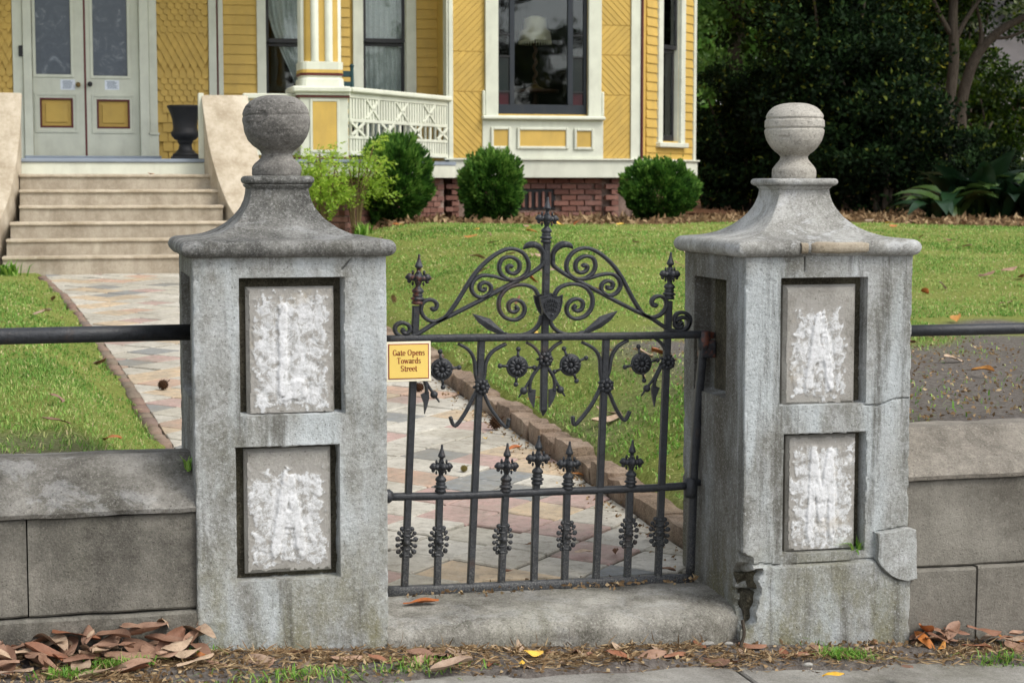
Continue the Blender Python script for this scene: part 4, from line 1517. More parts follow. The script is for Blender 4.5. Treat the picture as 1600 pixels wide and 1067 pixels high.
# ---------------------------------------------------------------- sign on the gate
def build_sign():
    ys = YG - 0.034
    a, b = A(604, 597, ys), A(673, 533, ys)
    root = thing("gate_sign", (float(a[0] + b[0]) / 2, ys, float(a[2])), "small yellow sign reading Gate Opens Towards Street, on the gate", "sign")
    W, H = b[0] - a[0], b[2] - a[2]
    brd = MB().add(*cbox(a[0], b[0], ys, ys + .006, a[2], b[2], .001)).obj("board", "sign_white", root)
    def rect(name, s0, s1, t0, t1, d, mat):
        return MB().add(*cbox(a[0] + s0 * W, a[0] + s1 * W, ys - d, ys - d + .0012, a[2] + t0 * H, a[2] + t1 * H, .0003)).obj(name, mat, brd)
    rect("border", .04, .955, .065, .945, .0014, "sign_red")
    rect("panel", .062, .933, .088, .922, .0028, "sign_yellow")
    # serif lettering drawn with strokes: (x,y) in x-height units, half width
    T, t = .13, .05
    def serif(x, y, w=.2): return [((x - w, y), (x + w, y), t)]
    def arc(cx, cy, rx, ry, a0, a1, w0=T, n=10):
        out = []
        for i in range(n):
            p = math.radians(a0 + (a1 - a0) * i / n); q = math.radians(a0 + (a1 - a0) * (i + 1) / n)
            k = abs(math.cos((p + q) / 2))
            out.append(((cx + rx * math.cos(p), cy + ry * math.sin(p)), (cx + rx * math.cos(q), cy + ry * math.sin(q)), t + (w0 - t) * k))
        return out
    st = lambda x, y0, y1: [((x, y0), (x, y1), T)]
    G = {'G': (1.35, arc(.65, .75, .5, .7, 35, 325) + st(1.12, .15, .65) + serif(1.1, .67, .22)),
         'a': (.95, arc(.38, .3, .26, .26, 0, 360) + st(.68, .06, .72) + arc(.42, .72, .27, .25, 0, 150) + serif(.78, .05, .12)),
         't': (.65, st(.3, .12, 1.25) + arc(.45, .15, .15, .13, 180, 340) + [((.08, .95), (.56, .95), t)]),
         'e': (.9, arc(.45, .5, .33, .46, 0, 320) + [((.15, .52), (.78, .52), t)]),
         'O': (1.45, arc(.7, .75, .52, .72, 0, 360)),
         'p': (1.05, st(.25, -.5, .95) + arc(.52, .48, .32, .45, -130, 130) + serif(.25, -.5, .22) + serif(.18, .95, .14)),
         'n': (1.1, st(.25, .02, .95) + st(.82, .02, .6) + arc(.54, .6, .28, .33, 0, 150) + serif(.25, .03, .2) + serif(.82, .03, .2) + serif(.18, .95, .12)),
         's': (.8, arc(.4, .72, .24, .23, 30, 270, T * .8) + arc(.4, .26, .26, .23, -150, 90, T * .8)),
         'T': (1.25, st(.62, .03, 1.45) + [((.1, 1.45), (1.14, 1.45), t * 1.3), ((.1, 1.2), (.1, 1.45), t), ((1.14, 1.2), (1.14, 1.45), t)] + serif(.62, .03, .24)),
         'o': (1.0, arc(.48, .48, .34, .46, 0, 360)),
         'w': (1.4, [((.15, .95), (.42, .05), T), ((.42, .05), (.68, .9), t), ((.68, .9), (.95, .05), T), ((.95, .05), (1.22, .95), t)] + serif(.15, .95, .16) + serif(1.22, .95, .14)),
         'r': (.8, st(.25, .02, .95) + arc(.5, .62, .24, .3, 20, 160, T * .8) + serif(.25, .03, .2) + serif(.18, .95, .12)),
         'd': (1.08, st(.8, .02, 1.5) + arc(.5, .48, .34, .45, 50, 310) + serif(.72, 1.5, .12) + serif(.9, .04, .12)),
         'S': (1.1, arc(.52, 1.08, .34, .36, 20, 270, T) + arc(.52, .4, .36, .37, -160, 90, T)), ' ': (.55, [])}
    for row, (txt, yb) in enumerate([("Gate Opens", .655), ("Towards", .455), ("Street", .26)]):
        xh = .098 * H
        tot = sum(G[c][0] for c in txt) * xh * .86
        x = a[0] + W * .5 - tot / 2
        mb = MB()
        for c in txt:
            adv, strokes = G[c]
            for (p, q, w) in strokes:
                P0 = np.array([x + p[0] * xh * .86, a[2] + yb * H + p[1] * xh]); P1 = np.array([x + q[0] * xh * .86, a[2] + yb * H + q[1] * xh])
                d = P1 - P0; L = np.linalg.norm(d); d = d / L
                nn = np.array([-d[1], d[0]]) * w * xh
                P0 = P0 - d * .02 * xh; P1 = P1 + d * .02 * xh
                vs = [P0 + nn, P0 - nn, P1 - nn, P1 + nn]
                mb.add([(v[0], ys - .0034, v[1]) for v in vs], [(0, 1, 2, 3)])
            x += adv * xh * .86
        mb.obj("lettering", "sign_red", brd)
build_sign()

# ---------------------------------------------------------------- the house
YD, YB = 23.2, 22.5              # porch wall and bay front
ZDECK = 1.745
ZTOP = 6.4
HOUSE = thing("house", (3.5, 23.2, 1.0), "yellow Victorian house with cream trim, porch and bay window", "house")
FD = Frame((0, YD), (1, 0))
FB = Frame((0, YB), (1, 0))
xb1 = FB.uv(1003, 200)[0]
FR = Frame((xb1, YB), (1, 1))                 # angled right facet
LFAC = 1.55
xb0 = FB.uv(701, 200)[0]

def part(name, mat, parent, *boxes, smooth=False):
    mb = MB()
    for b in boxes:
        mb.add(*b)
    return mb.obj(name, mat, parent, smooth)

def fpx(fr, u0, v0, u1, v1, d0, d1, c=0.004):
    s0, z1 = fr.uv(u0, v0); s1, z0 = fr.uv(u1, v1)
    return fbox(fr, s0, s1, z0, z1, d0, d1, c)

def clap_mesh(L, h, t=0.022):
    # tapered lap board, local x 0..L, y outwards is -y
    V = [(0, 0, 0), (L, 0, 0), (L, -t, 0), (0, -t, 0), (0, 0, h), (L, 0, h), (L, -0.006, h), (0, -0.006, h)]
    F = [(0, 3, 2, 1), (4, 5, 6, 7), (3, 7, 6, 2), (0, 1, 5, 4), (0, 4, 7, 3), (1, 2, 6, 5)]
    return mesh_from("clapboard", V, F, "yellow")

def clapboards(fr, s0, s1, z0, z1, parent, h=0.122):
    me = clap_mesh(s1 - s0, h + 0.012)
    z = z0
    while z < z1 - 0.02:
        o = link("clapboard", me, parent, Vector(fr.P(s0, 0.002, z)))
        o.rotation_euler = (0, 0, math.atan2(fr.ex[1], fr.ex[0]))
        z += h

def wallmass(name, fr, s0, s1, z0, z1, mat="yellow", holes=(), depth=0.08):
    """backing wall with rectangular openings left open (holes in s)"""
    mb = MB()
    cur = s0
    for (a, b, c, d) in sorted(holes):
        mb.add(*fbox(fr, cur, a, z0, z1, -depth, -0.0))
        if c > z0: mb.add(*fbox(fr, a, b, z0, c, -depth, 0.0))
        if d < z1: mb.add(*fbox(fr, a, b, d, z1, -depth, 0.0))
        cur = b
    mb.add(*fbox(fr, cur, s1, z0, z1, -depth, 0.0))
    return mb.obj(name, mat, HOUSE)

ZW = 4.55   # heads of the tall windows
def su(fr, u): return fr.uv(u, 100)[0]

# --- porch wall
wA = (su(FD, 415), su(FD, 488), 1.95, ZW)
wB = (su(FD, 567), su(FD, 634), 1.95, ZW)
dr = (su(FD, 50), su(FD, 218), 1.80, 4.45)
WALLP = wallmass("wall", FD, -6.0, xb0, 1.0, ZTOP, holes=[dr, wA, wB])
# --- bay walls
wM = (su(FB, 777), su(FB, 918), FB.uv(850, 179)[1], ZW)
WALLB = wallmass("wall", FB, xb0, xb1, 1.565, ZTOP, holes=[wM])
s_r0, s_r1 = FR.uv(1032, 120)[0], FR.uv(1057, 120)[0]
wR = (s_r0, s_r1 + .06, FR.uv(1045, 221)[1], ZW)
WALLR = wallmass("wall", FR, 0.0, LFAC, 1.565, ZTOP, holes=[wR])
pe = FR.P(LFAC, 0, 0)
FS = Frame((pe[0], pe[1]), (0, 1))
WALLS = wallmass("wall", FS, 0, 9.0, 1.565, ZTOP)
part("foundation", "mortar", HOUSE, fbox(FS, 0, 9.0, .5, 1.564, -.3, -.12))
FL = Frame((xb0, YD), (0, -1))
WALLL = wallmass("wall", FL, 0.0, YD - YB, 1.565, ZTOP)
part("wall", "yellow", HOUSE, cbox(-6.0, pe[0] + .02, 31.9, 32.1, 1.0, ZTOP))
part("wall", "yellow", HOUSE, cbox(-6.15, -6.0, 23.2, 32.1, 1.0, ZTOP))
# roof and porch roof
rv = [(-6.8, 22.0, ZTOP), (pe[0] + .6, 22.0, ZTOP), (pe[0] + .6, 32.8, ZTOP), (-6.8, 32.8, ZTOP), (-1.5, 27.4, 10.0), (4.5, 27.4, 10.0)]
link("roof", mesh_from("roof", rv, [(0, 1, 5, 4), (1, 2, 5), (2, 3, 4, 5), (3, 0, 4), (3, 2, 1, 0)], "roof_grey"), HOUSE)
pv = [(-6.2, 20.2, 5.75), (4.55, 20.2, 5.75), (4.55, 23.2, 5.75), (-6.2, 23.2, 5.75), (-6.2, 23.2, 6.3), (4.55, 23.2, 6.3), (-6.2, 20.15, 5.9), (4.55, 20.15, 5.9)]
link("porch_roof", mesh_from("porch_roof", pv, [(0, 1, 2, 3), (6, 7, 5, 4), (0, 6, 7, 1), (1, 7, 5, 2), (0, 3, 4, 6)], "cream"), HOUSE)
# room behind the windows
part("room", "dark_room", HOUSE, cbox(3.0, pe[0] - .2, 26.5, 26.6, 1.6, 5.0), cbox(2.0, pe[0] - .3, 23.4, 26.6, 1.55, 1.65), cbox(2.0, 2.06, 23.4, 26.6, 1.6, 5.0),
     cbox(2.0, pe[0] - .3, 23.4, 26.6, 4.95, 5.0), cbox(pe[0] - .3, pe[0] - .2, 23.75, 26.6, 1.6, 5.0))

# --- clapboards on the porch wall, the bay return and the right facet
for u0, u1 in ((348, 402), (503, 547), (648, 684)):
    clapboards(FD, su(FD, u0), su(FD, u1), ZDECK, 5.3, WALLP)
clapboards(FD, su(FD, 402), su(FD, 503), ZDECK, 1.90, WALLP)
clapboards(FR, 0.10, LFAC - .06, 1.76, wR[2] - .08, WALLR, 0.118)
clapboards(FR, 0.10, wR[0] - .13, wR[2] - .07, 5.0, WALLR, 0.118)
clapboards(FR, wR[1] + .13, LFAC - .06, wR[2] - .07, 5.0, WALLR, 0.118)

# --- shaped shingles either side of the doors
def shingle_mesh(kind, w, h):
    g = 0.006
    if kind == 'scale':
        pts = [(-w / 2 + g, h * 1.9), (-w / 2 + g, h * .55)] + [((w / 2 - g) * math.cos(a), h * .55 + h * .55 * math.sin(a)) for a in np.linspace(math.pi, 2 * math.pi, 9)[1:-1]] + [(w / 2 - g, h * .55), (w / 2 - g, h * 1.9)]
    elif kind == 'diamond':
        pts = [(-w / 2 + g, h * 2.0), (-w / 2 + g, h * 1.0), (0, 0), (w / 2 - g, h * 1.0), (w / 2 - g, h * 2.0)]
    else:
        pts = [(-w / 2 + g, h * 1.5), (-w / 2 + g, 0), (w / 2 - g, 0), (w / 2 - g, h * 1.5)]
    n = len(pts); t = 0.026
    zmax = max(p[1] for p in pts)
    V = [(x, -0.004 - t * (1 - z / zmax), z) for x, z in pts] + [(x, 0.004, z) for x, z in pts]
    F = [tuple(range(n)), tuple(range(n, 2 * n))[::-1]] + [(i, i + n, (i + 1) % n + n, (i + 1) % n) for i in range(n)]
    return mesh_from("shingle", V, F, "yellow")

def shingles(u0, u1, parent):
    s0, s1 = su(FD, u0), su(FD, u1)
    w = 0.095; rows = [('square', .118, 1.76, FD.uv(280, 160)[1]), ('scale', .072, FD.uv(280, 160)[1], FD.uv(280, 112)[1]), ('diamond', .085, FD.uv(280, 112)[1], FD.uv(280, 52)[1]), ('scale', .072, FD.uv(280, 52)[1], FD.uv(280, -30)[1])]
    wall = part("shingle_wall", "yellow", HOUSE, fbox(FD, s0, s1, ZDECK, 5.3, 0.0, .006))
    nrow = 0
    for kind, h, z0, z1 in rows:
        ww = 0.128 if kind == 'square' else w
        ncol = max(1, round((s1 - s0) / ww)); cw = (s1 - s0) / ncol
        me = shingle_mesh(kind, cw, h)
        z = z0
        while z < z1 - h * .3:
            off = (nrow % 2) * .5
            for i in range(ncol - (1 if off else 0)):
                link("shingle", me, wall, Vector(FD.P(s0 + (i + .5 + off) * cw, .010 + .001 * (nrow % 2), z)))
            z += h; nrow += 1
shingles(-14, 20, WALLP)
shingles(244, 326, WALLP)

# --- trim boards of the porch wall
def trim(name, mat, fr, u0, u1, v0, v1, d0, d1, par=None):
    return part(name, mat, par or HOUSE, fpx(fr, u0, v0, u1, v1, d0, d1))
zt5 = 5.33
def tall(fr, u0, u1, d, mat="cream", z0=ZDECK, z1=zt5, name="trim_board", d0=0.0):
    return part(name, mat, HOUSE, fbox(fr, su(fr, u0), su(fr, u1), z0, z1, d0, d))
tall(FD, 326, 338, .05); tall(FD, 338.3, 340.6, .045, "maroon"); tall(FD, 341, 348.5, .05)
tall(FD, 684, 692.4, .05); tall(FD, 692.8, 695.6, .04, "maroon")
part("corner_board", "cream", HOUSE, fbox(FL, YD - YB - .16, YD - YB + .035, 1.77, 5.3, 0.0, .035))

# --- doors
def build_doors():
    zb = dr[2]; sm = su(FD, 132.5)
    fr = FD
    frame = part("door_frame", "cream", HOUSE, fbox(fr, su(fr, 20), su(fr, 36), ZDECK, 4.8, 0, .04), fbox(fr, su(fr, 36.4), su(fr, 50), ZDECK + .03, 4.7, -.05, .075), fbox(fr, su(fr, 217.5), su(fr, 232), ZDECK + .03, 4.7, -.05, .075), fbox(fr, su(fr, 232.4), su(fr, 245), ZDECK, 4.8, 0, .04),
                 fbox(fr, su(fr, 20), su(fr, 245), 4.45, 4.8, -.05, .06))
    part("plinth_block", "cream", frame, fbox(fr, su(fr, 230), su(fr, 246), ZDECK, ZDECK + .33, 0.041, .06), fbox(fr, su(fr, 229), su(fr, 247), ZDECK + .33, ZDECK + .36, 0.041, .075))
    part("threshold", "deck_grey", HOUSE, fbox(fr, su(fr, 36), su(fr, 246), ZDECK, zb + .01, .08, .55, .01))
    part("doorbell_box", "sash_dark", frame, fpx(fr, 29, 72, 37.5, 89, .041, .065))
    for k, (ua, ub, gl, pn, nt, kn, lab) in enumerate([(50.5, 131.2, (56, 110.5, 116), (62, 153, 115, 200), (94, 124.5, 117.5, 141), (122, 133), "left"),
                                                   (134, 217, (145.5, 199, 118.5), (151, 155.5, 203.5, 201.5), (163.5, 125.5, 186.5, 141), (140.5, 132), "right")]):
        s0, s1 = su(fr, ua), su(fr, ub)
        d0, d1 = -.06, -.01
        g0, g1, gz = su(fr, gl[0]), su(fr, gl[1]), fr.uv(gl[0], gl[2])[1]
        p0, pz1 = fr.uv(pn[0], pn[1]); p1, pz0 = fr.uv(pn[2], pn[3])
        mb = MB()
        for b in ((s0, g0, zb, 4.42), (g1, s1, zb, 4.42), (g0, g1, zb, pz0), (g0, g1, pz1, gz), (g0, p0, pz0, pz1), (p1, g1, pz0, pz1), (g0, g1, 4.25, 4.42)):
            if b[1] - b[0] > .002: mb.add(*fbox(fr, b[0], b[1], b[2], b[3], d0, d1, .001))
        door = mb.obj("door", "cream", HOUSE)
        def ring(name, mat, a0, a1, c0, c1, w, da, db):
            part(name, mat, door, fbox(fr, a0, a0 + w, c0, c1, da, db, .002), fbox(fr, a1 - w, a1, c0, c1, da, db, .002), fbox(fr, a0 + w, a1 - w, c0, c0 + w, da, db, .002), fbox(fr, a0 + w, a1 - w, c1 - w, c1, da, db, .002))
        ring("glass_moulding", "cream", g0 - .035, g1 + .035, gz - .035, 4.28, .030, d1 + .001, d1 + .016)
        part("pane", "etched_glass", door, fbox(fr, g0 - .01, g1 + .01, gz - .01, 4.27, -.05, -.035, .001))
        ring("panel_moulding", "cream", p0 - .06, p1 + .06, pz0 - .06, pz1 + .06, .03, d1 + .001, d1 + .014)
        ring("panel_border", "maroon", p0, p1, pz0, pz1, .022, d0 + .004, d1 + .004)
        part("panel", "yellow", door, fbox(fr, p0 + .022, p1 - .022, pz0 + .022, pz1 - .022, -.055, -.035), fbox(fr, p0 + .065, p1 - .065, pz0 + .065, pz1 - .065, -.034, -.018, .012))
        n0, nz1 = fr.uv(nt[0], nt[1]); n1, nz0 = fr.uv(nt[2], nt[3])
        nt_o = part("notice", "paper", door, fbox(fr, n0, n1, nz0, nz1, d1 + .001, d1 + .003, .0005))
        lines = MB()
        rr = random.Random(k)
        for i in range(7):
            z = nz1 - (nz1 - nz0) * (.14 + .115 * i)
            lines.add(*fbox(fr, n0 + .02 + rr.uniform(0, .015), n1 - .02 - rr.uniform(0, .04), z - .004, z + .004, d1 + .0031, d1 + .0036, .0001))
        lines.obj("notice_print", "deck_grey", door)
        ks, kz = fr.uv(*kn)
        V, F = ball(tuple(fr.P(ks, d1 + .05, kz)), .032, 12, 8)
        mb = MB(); mb.add(V, F); mb.add(*fbox(fr, ks - .012, ks + .012, kz - .012, kz + .012, d1, d1 + .04))
        mb.obj("knob", "brass" if k == 0 else "sash_dark", door, True)
    part("astragal", "maroon", HOUSE, fbox(fr, su(fr, 131), su(fr, 134.3), zb, 4.42, -.04, -.004))
build_doors()

# --- sash windows
def curtain(fr, s0, s1, z0, z1, d, parent, shape=None, waves=9):
    V = []; F = []
    nx, nz = 48, 16
    for j in range(nz + 1):
        t = j / nz
        z = z0 + (z1 - z0) * t
        a, b = (s0, s1) if shape is None else shape(t)
        for i in range(nx + 1):
            k = i / nx
            V.append(tuple(fr.P(a + (b - a) * k, d + .022 * math.sin(k * waves * 6.28 + 1.3 * math.sin(t * 2)), z)))
    for j in range(nz):
        for i in range(nx):
            q = j * (nx + 1) + i
            F.append((q, q + 1, q + nx + 2, q + nx + 1))
    return link("curtain", mesh_from("curtain", V, F, "lace", True), parent)

def sash_window(fr, w, zmeet, par_label, cas=.16, curt=True, shape=None, sill=True, lower_flare=False):
    s0, s1, z0, z1 = w
    cw = cas
    win = part("window", "cream", HOUSE, fbox(fr, s0 - cw, s0 - .002, z0 - .02, z1 + .14, 0, .045), fbox(fr, s1 + .002, s1 + cw, z0 - .02, z1 + .14, 0, .045), fbox(fr, s0 - .002, s1 + .002, z1 + .002, z1 + .14, -.02, .045))
    part("sill", "cream", win, fbox(fr, s0 - cw - .03, s1 + cw + .03, z0 - .085, z0 - .021, 0, .09, .01))
    part("jamb", "cream", win, fbox(fr, s0 - .001, s0 + .008, z0 - .02, z1, -.1, -.001, .001), fbox(fr, s1 - .008, s1 + .001, z0 - .02, z1, -.1, -.001, .001))
    t = .045
    part("upper_sash", "sash_dark", win, fbox(fr, s0, s0 + t, zmeet, z1, -.06, -.02), fbox(fr, s1 - t, s1, zmeet, z1, -.06, -.02), fbox(fr, s0 + t, s1 - t, z1 - t, z1, -.06, -.02), fbox(fr, s0 + t, s1 - t, zmeet - .01, zmeet + .045, -.06, -.018))
    part("lower_sash", "sash_dark", win, fbox(fr, s0, s0 + t, z0, zmeet - .011, -.1, -.061), fbox(fr, s1 - t, s1, z0, zmeet - .011, -.1, -.061), fbox(fr, s0 + t, s1 - t, z0, z0 + .08, -.1, -.061), fbox(fr, s0 + t, s1 - t, zmeet - .05, zmeet - .011, -.1, -.062))
    part("pane", "glass", win, fbox(fr, s0 + t, s1 - t, zmeet + .03, z1 - t, -.042, -.038, .0005))
    part("pane", "glass", win, fbox(fr, s0 + t, s1 - t, z0 + .07, zmeet - .03, -.082, -.078, .0005))
    if curt:
        curtain(fr, s0 - .03, s1 + .03, z0 + .02, z1, -.14, win, shape)
    return win
zmt = FD.uv(600, 66)[1]
sA0, sA1 = wA[0], wA[1]
sash_window(FD, wA, FD.uv(440, 66)[1], "A", cas=.11, shape=lambda t: (sA0 + (sA1 - sA0) * (.86 - .80 * float(S((t - .10) / .60))), sA1 + .02))
sash_window(FD, wB, zmt, "B", cas=.13)
wr = sash_window(FR, wR, FR.uv(1045, 76)[1], "R", cas=.13)

# --- bay front
def build_bay():
    fr = FB
    s = lambda u: su(fr, u)
    z = lambda v: fr.uv(850, v)[1]
    part("corner_board", "cream", HOUSE, fbox(fr, s(701) - .02, s(707), 1.77, 5.3, 0, .035))
    part("corner_board", "cream", HOUSE, fbox(fr, s(985), s(1000), 1.77, 5.3, 0, .035))
    part("downspout", "maroon", HOUSE, fbox(fr, s(1000.6), s(1003.6), 1.6, 5.3, .0, .06, .012))
    part("corner_board", "cream", HOUSE, fbox(FR, LFAC - .05, LFAC + .03, 1.5, 5.3, 0, .03))
    # water table
    part("skirt_board", "cream", HOUSE, fbox(fr, xb0 - .05, xb1 + .02, z(278), z(251), 0, .05), fbox(fr, xb0 - .07, xb1 + .03, z(251) + .001, z(248), 0, .08))
    part("skirt_board", "cream", HOUSE, fbox(FR, 0.0, LFAC + .04, z(278), z(251), 0, .05), fbox(FR, 0, LFAC + .05, z(251) + .001, z(248), 0, .08))
    part("skirt_board", "cream", HOUSE, fbox(FL, 0, YD - YB + .05, z(278), z(251), 0, .05))
    # casing with eared lower corners
    wz0 = wM[2]
    cas = part("window", "cream", HOUSE, fbox(fr, s(757), s(777), wz0 - .02, 4.75, 0, .06), fbox(fr, s(918), s(938), wz0 - .02, 4.75, 0, .06), fbox(fr, s(777), s(918), ZW, 4.75, -.02, .06),
               fbox(fr, s(752.5), s(756.9), wz0 - .02, z(143), 0, .058, .01), fbox(fr, s(938.1), s(942.5), wz0 - .02, z(143), 0, .058, .01))
    part("sill", "cream", cas, fbox(fr, s(751.5), s(943.5), z(188), wz0 - .021, 0, .10, .015))
    # apron with three framed panels
    ap = part("apron", "cream", HOUSE, fbox(fr, s(753), s(942), z(248) + .001, z(188) - .001, .0, .03))
    for u0, u1, v0, v1 in ((770, 793, 203.5, 229), (811, 883, 204, 229), (900, 923, 205, 230)):
        a0, a1, c1, c0 = s(u0), s(u1), z(v0), z(v1)
        part("panel", "yellow", ap, fbox(fr, a0, a1, c0, c1, .031, .036, .001))
        w = .035
        part("panel_frame", "cream", ap, fbox(fr, a0 - w, a0, c0 - w, c1 + w, .031, .055, .008), fbox(fr, a1, a1 + w, c0 - w, c1 + w, .031, .055, .008), fbox(fr, a0, a1, c0 - w, c0, .031, .055, .008), fbox(fr, a0, a1, c1, c1 + w, .031, .055, .008))
    # navy sash with side lights
    d0, d1 = -.07, -.015
    b = lambda u0, u1, v0, v1: fbox(fr, s(u0), s(u1), z(v1), z(v0), d0, d1, .003)
    T = -70
    part("sash", "navy", cas, b(777, 780, T, 164), b(797, 804.5, T, 164), b(888, 896, T, 164), b(912.5, 918, T, 164), b(777, 918, 164, 179))
    part("pane", "glass", cas, fbox(fr, s(804.5), s(888), z(164), z(T), -.045, -.041, .0005))
    for (a, c) in ((780, 797), (896, 912.5)):
        for (v0, v1, m) in ((T, 54, "glass"), (56.5, 88, "glass"), (90.5, 143, "stained_green"), (145.5, 164, "stained_red")):
            part("side_pane", m, cas, fbox(fr, s(a), s(c), z(v1), z(v0), -.045, -.041, .0005))
        for v in (55.2, 89.2, 144.2):
            part("glazing_bar", "sash_dark", cas, fbox(fr, s(a), s(c), z(v + 1.2), z(v - 1.2), d0, d1 - .002, .002))
    # diagonal boarding beside the window
    for (ua, ub, breaks, flip) in ((707.3, 756.8, [(-40, -.0, 1), (0, 83, -1), (83, 145, -1), (145, 248, 1)], 0), (938.5, 984.8, [(-40, 38, 1), (38, 85, -1), (85, 148, 1), (148, 248, -1)], 0)):
        wl_ = part("board_wall", "yellow", HOUSE, fbox(fr, s(ua), s(ub), 1.77, 5.3, .0, .004))
        for (v0, v1, sg) in breaks:
            S0, S1, Z0, Z1 = s(ua), s(ub), z(v1) + .004, z(v0) - .004
            wd = .062
            # boards: strips of |sg*x + y| between k and k+1, clipped to the rectangle
            lo = min(sg * S0 + Z0, sg * S1 + Z0, sg * S0 + Z1, sg * S1 + Z1); hi = max(sg * S0 + Z0, sg * S1 + Z0, sg * S0 + Z1, sg * S1 + Z1)
            stp = wd * math.sqrt(2)
            k = lo
            while k < hi:
                a_, b_ = k + .005, k + stp - .005
                poly = [(S0, Z0), (S1, Z0), (S1, Z1), (S0, Z1)]
                for kk, sgn in ((a_, 1), (b_, -1)):
                    f = lambda q: (sg * q[0] + q[1] - kk) * sgn
                    poly = clip_poly(poly, lambda q: f(q) > 0, lambda p, q: (p[0] + (q[0] - p[0]) * f(p) / (f(p) - f(q)), p[1] + (q[1] - p[1]) * f(p) / (f(p) - f(q))))
                    if len(poly) < 3: break
                if len(poly) >= 3:
                    n = len(poly)
                    mx, mz = sum(q[0] for q in poly) / n, sum(q[1] for q in poly) / n
                    V = [tuple(fr.P(q[0], .005, q[1])) for q in poly] + [tuple(fr.P(mx + (q[0] - mx) * .985, .014, mz + (q[1] - mz) * .985)) for q in poly]
                    F = [tuple(range(n, 2 * n))] + [(i, (i + 1) % n, (i + 1) % n + n, i + n) for i in range(n)]
                    link("diagonal_board", mesh_from("diagonal_board", V, F, "yellow"), wl_)
                k += stp
    # brick foundation
    zb0, zb1 = .72, z(278)
    bk = part("foundation", "mortar", HOUSE, fbox(fr, xb0 + .02, xb1 - .05, zb0 - .2, zb1, -.35, -.17), fbox(FR, .05, LFAC - .05, zb0 - .2, zb1, -.3, -.12), fbox(FL, .0, YD - YB - .1, zb0 - .2, zb1, -.3, -.1))
    rr = random.Random(3)
    bme = [mesh_from("brick", *rough_block(-.098, .098, -.05, .05, -.031, .031, 7.7 * i, .004, (3, 1, 1), .004), "brick") for i in range(4)]
    bhm = [mesh_from("brick", *rough_block(-.047, .047, -.05, .05, -.031, .031, 5.1 * i, .004, (2, 1, 1), .004), "brick") for i in range(4)]
    v0_, v1_ = s(822), s(864); vz0, vz1 = z(325), z(299)
    nn = 0
    def course(fr_, a, b, d, zc_, odd, par):
        nonlocal nn
        x = a - (.105 if odd else 0)
        while x < b:
            c_ = x + .1025
            if c_ - .1 < a - .01: half = True; c_ = a + .05
            elif c_ + .1 > b + .01: half = True; c_ = b - .05
            else: half = False
            hole = fr_ is FB and d < -.08 and v0_ - .07 < c_ < v1_ + .07 and vz0 - .02 < zc_ < vz1 + .02
            if not hole:
                o = link("brick", rr.choice(bhm if half else bme), par, Vector(fr_.P(c_, d - .05 + rr.uniform(-.004, .004), zc_)))
                o.rotation_euler = (rr.uniform(-.02, .02), rr.uniform(-.015, .015), math.atan2(fr_.ex[1], fr_.ex[0]) + rr.uniform(-.02, .02))
                nn += 1
            x += .205
    nc = 0
    zc_ = zb1 - .038
    while zc_ > zb0:
        odd = nc % 2
        course(fr, s(722) , s(946), -.12, zc_, odd, bk)
        course(fr, s(697), s(719), -.045 if nc % 2 else -.062, zc_, odd, bk)
        course(fr, s(949), s(970), -.05, zc_, odd, bk)
        course(FR, .08, LFAC - .1, -.08, zc_, odd, bk)
        course(FL, .02, YD - YB - .15, -.06, zc_, odd, bk)
        zc_ -= .0715; nc += 1
    # slotted vent in the brickwork
    vt = part("vent", "sash_dark", bk, fbox(fr, v0_ - .08, v1_ + .08, vz0 - .03, vz1 + .03, -.169, -.16))
    for i in range(5):
        c_ = v0_ + (v1_ - v0_) * i / 4
        o = link("vent_brick", bhm[i % 4], vt, Vector(fr.P(c_, -.165, (vz0 + vz1) / 2)))
        o.scale = (.34, .9, (vz1 - vz0) / .062)
build_bay()

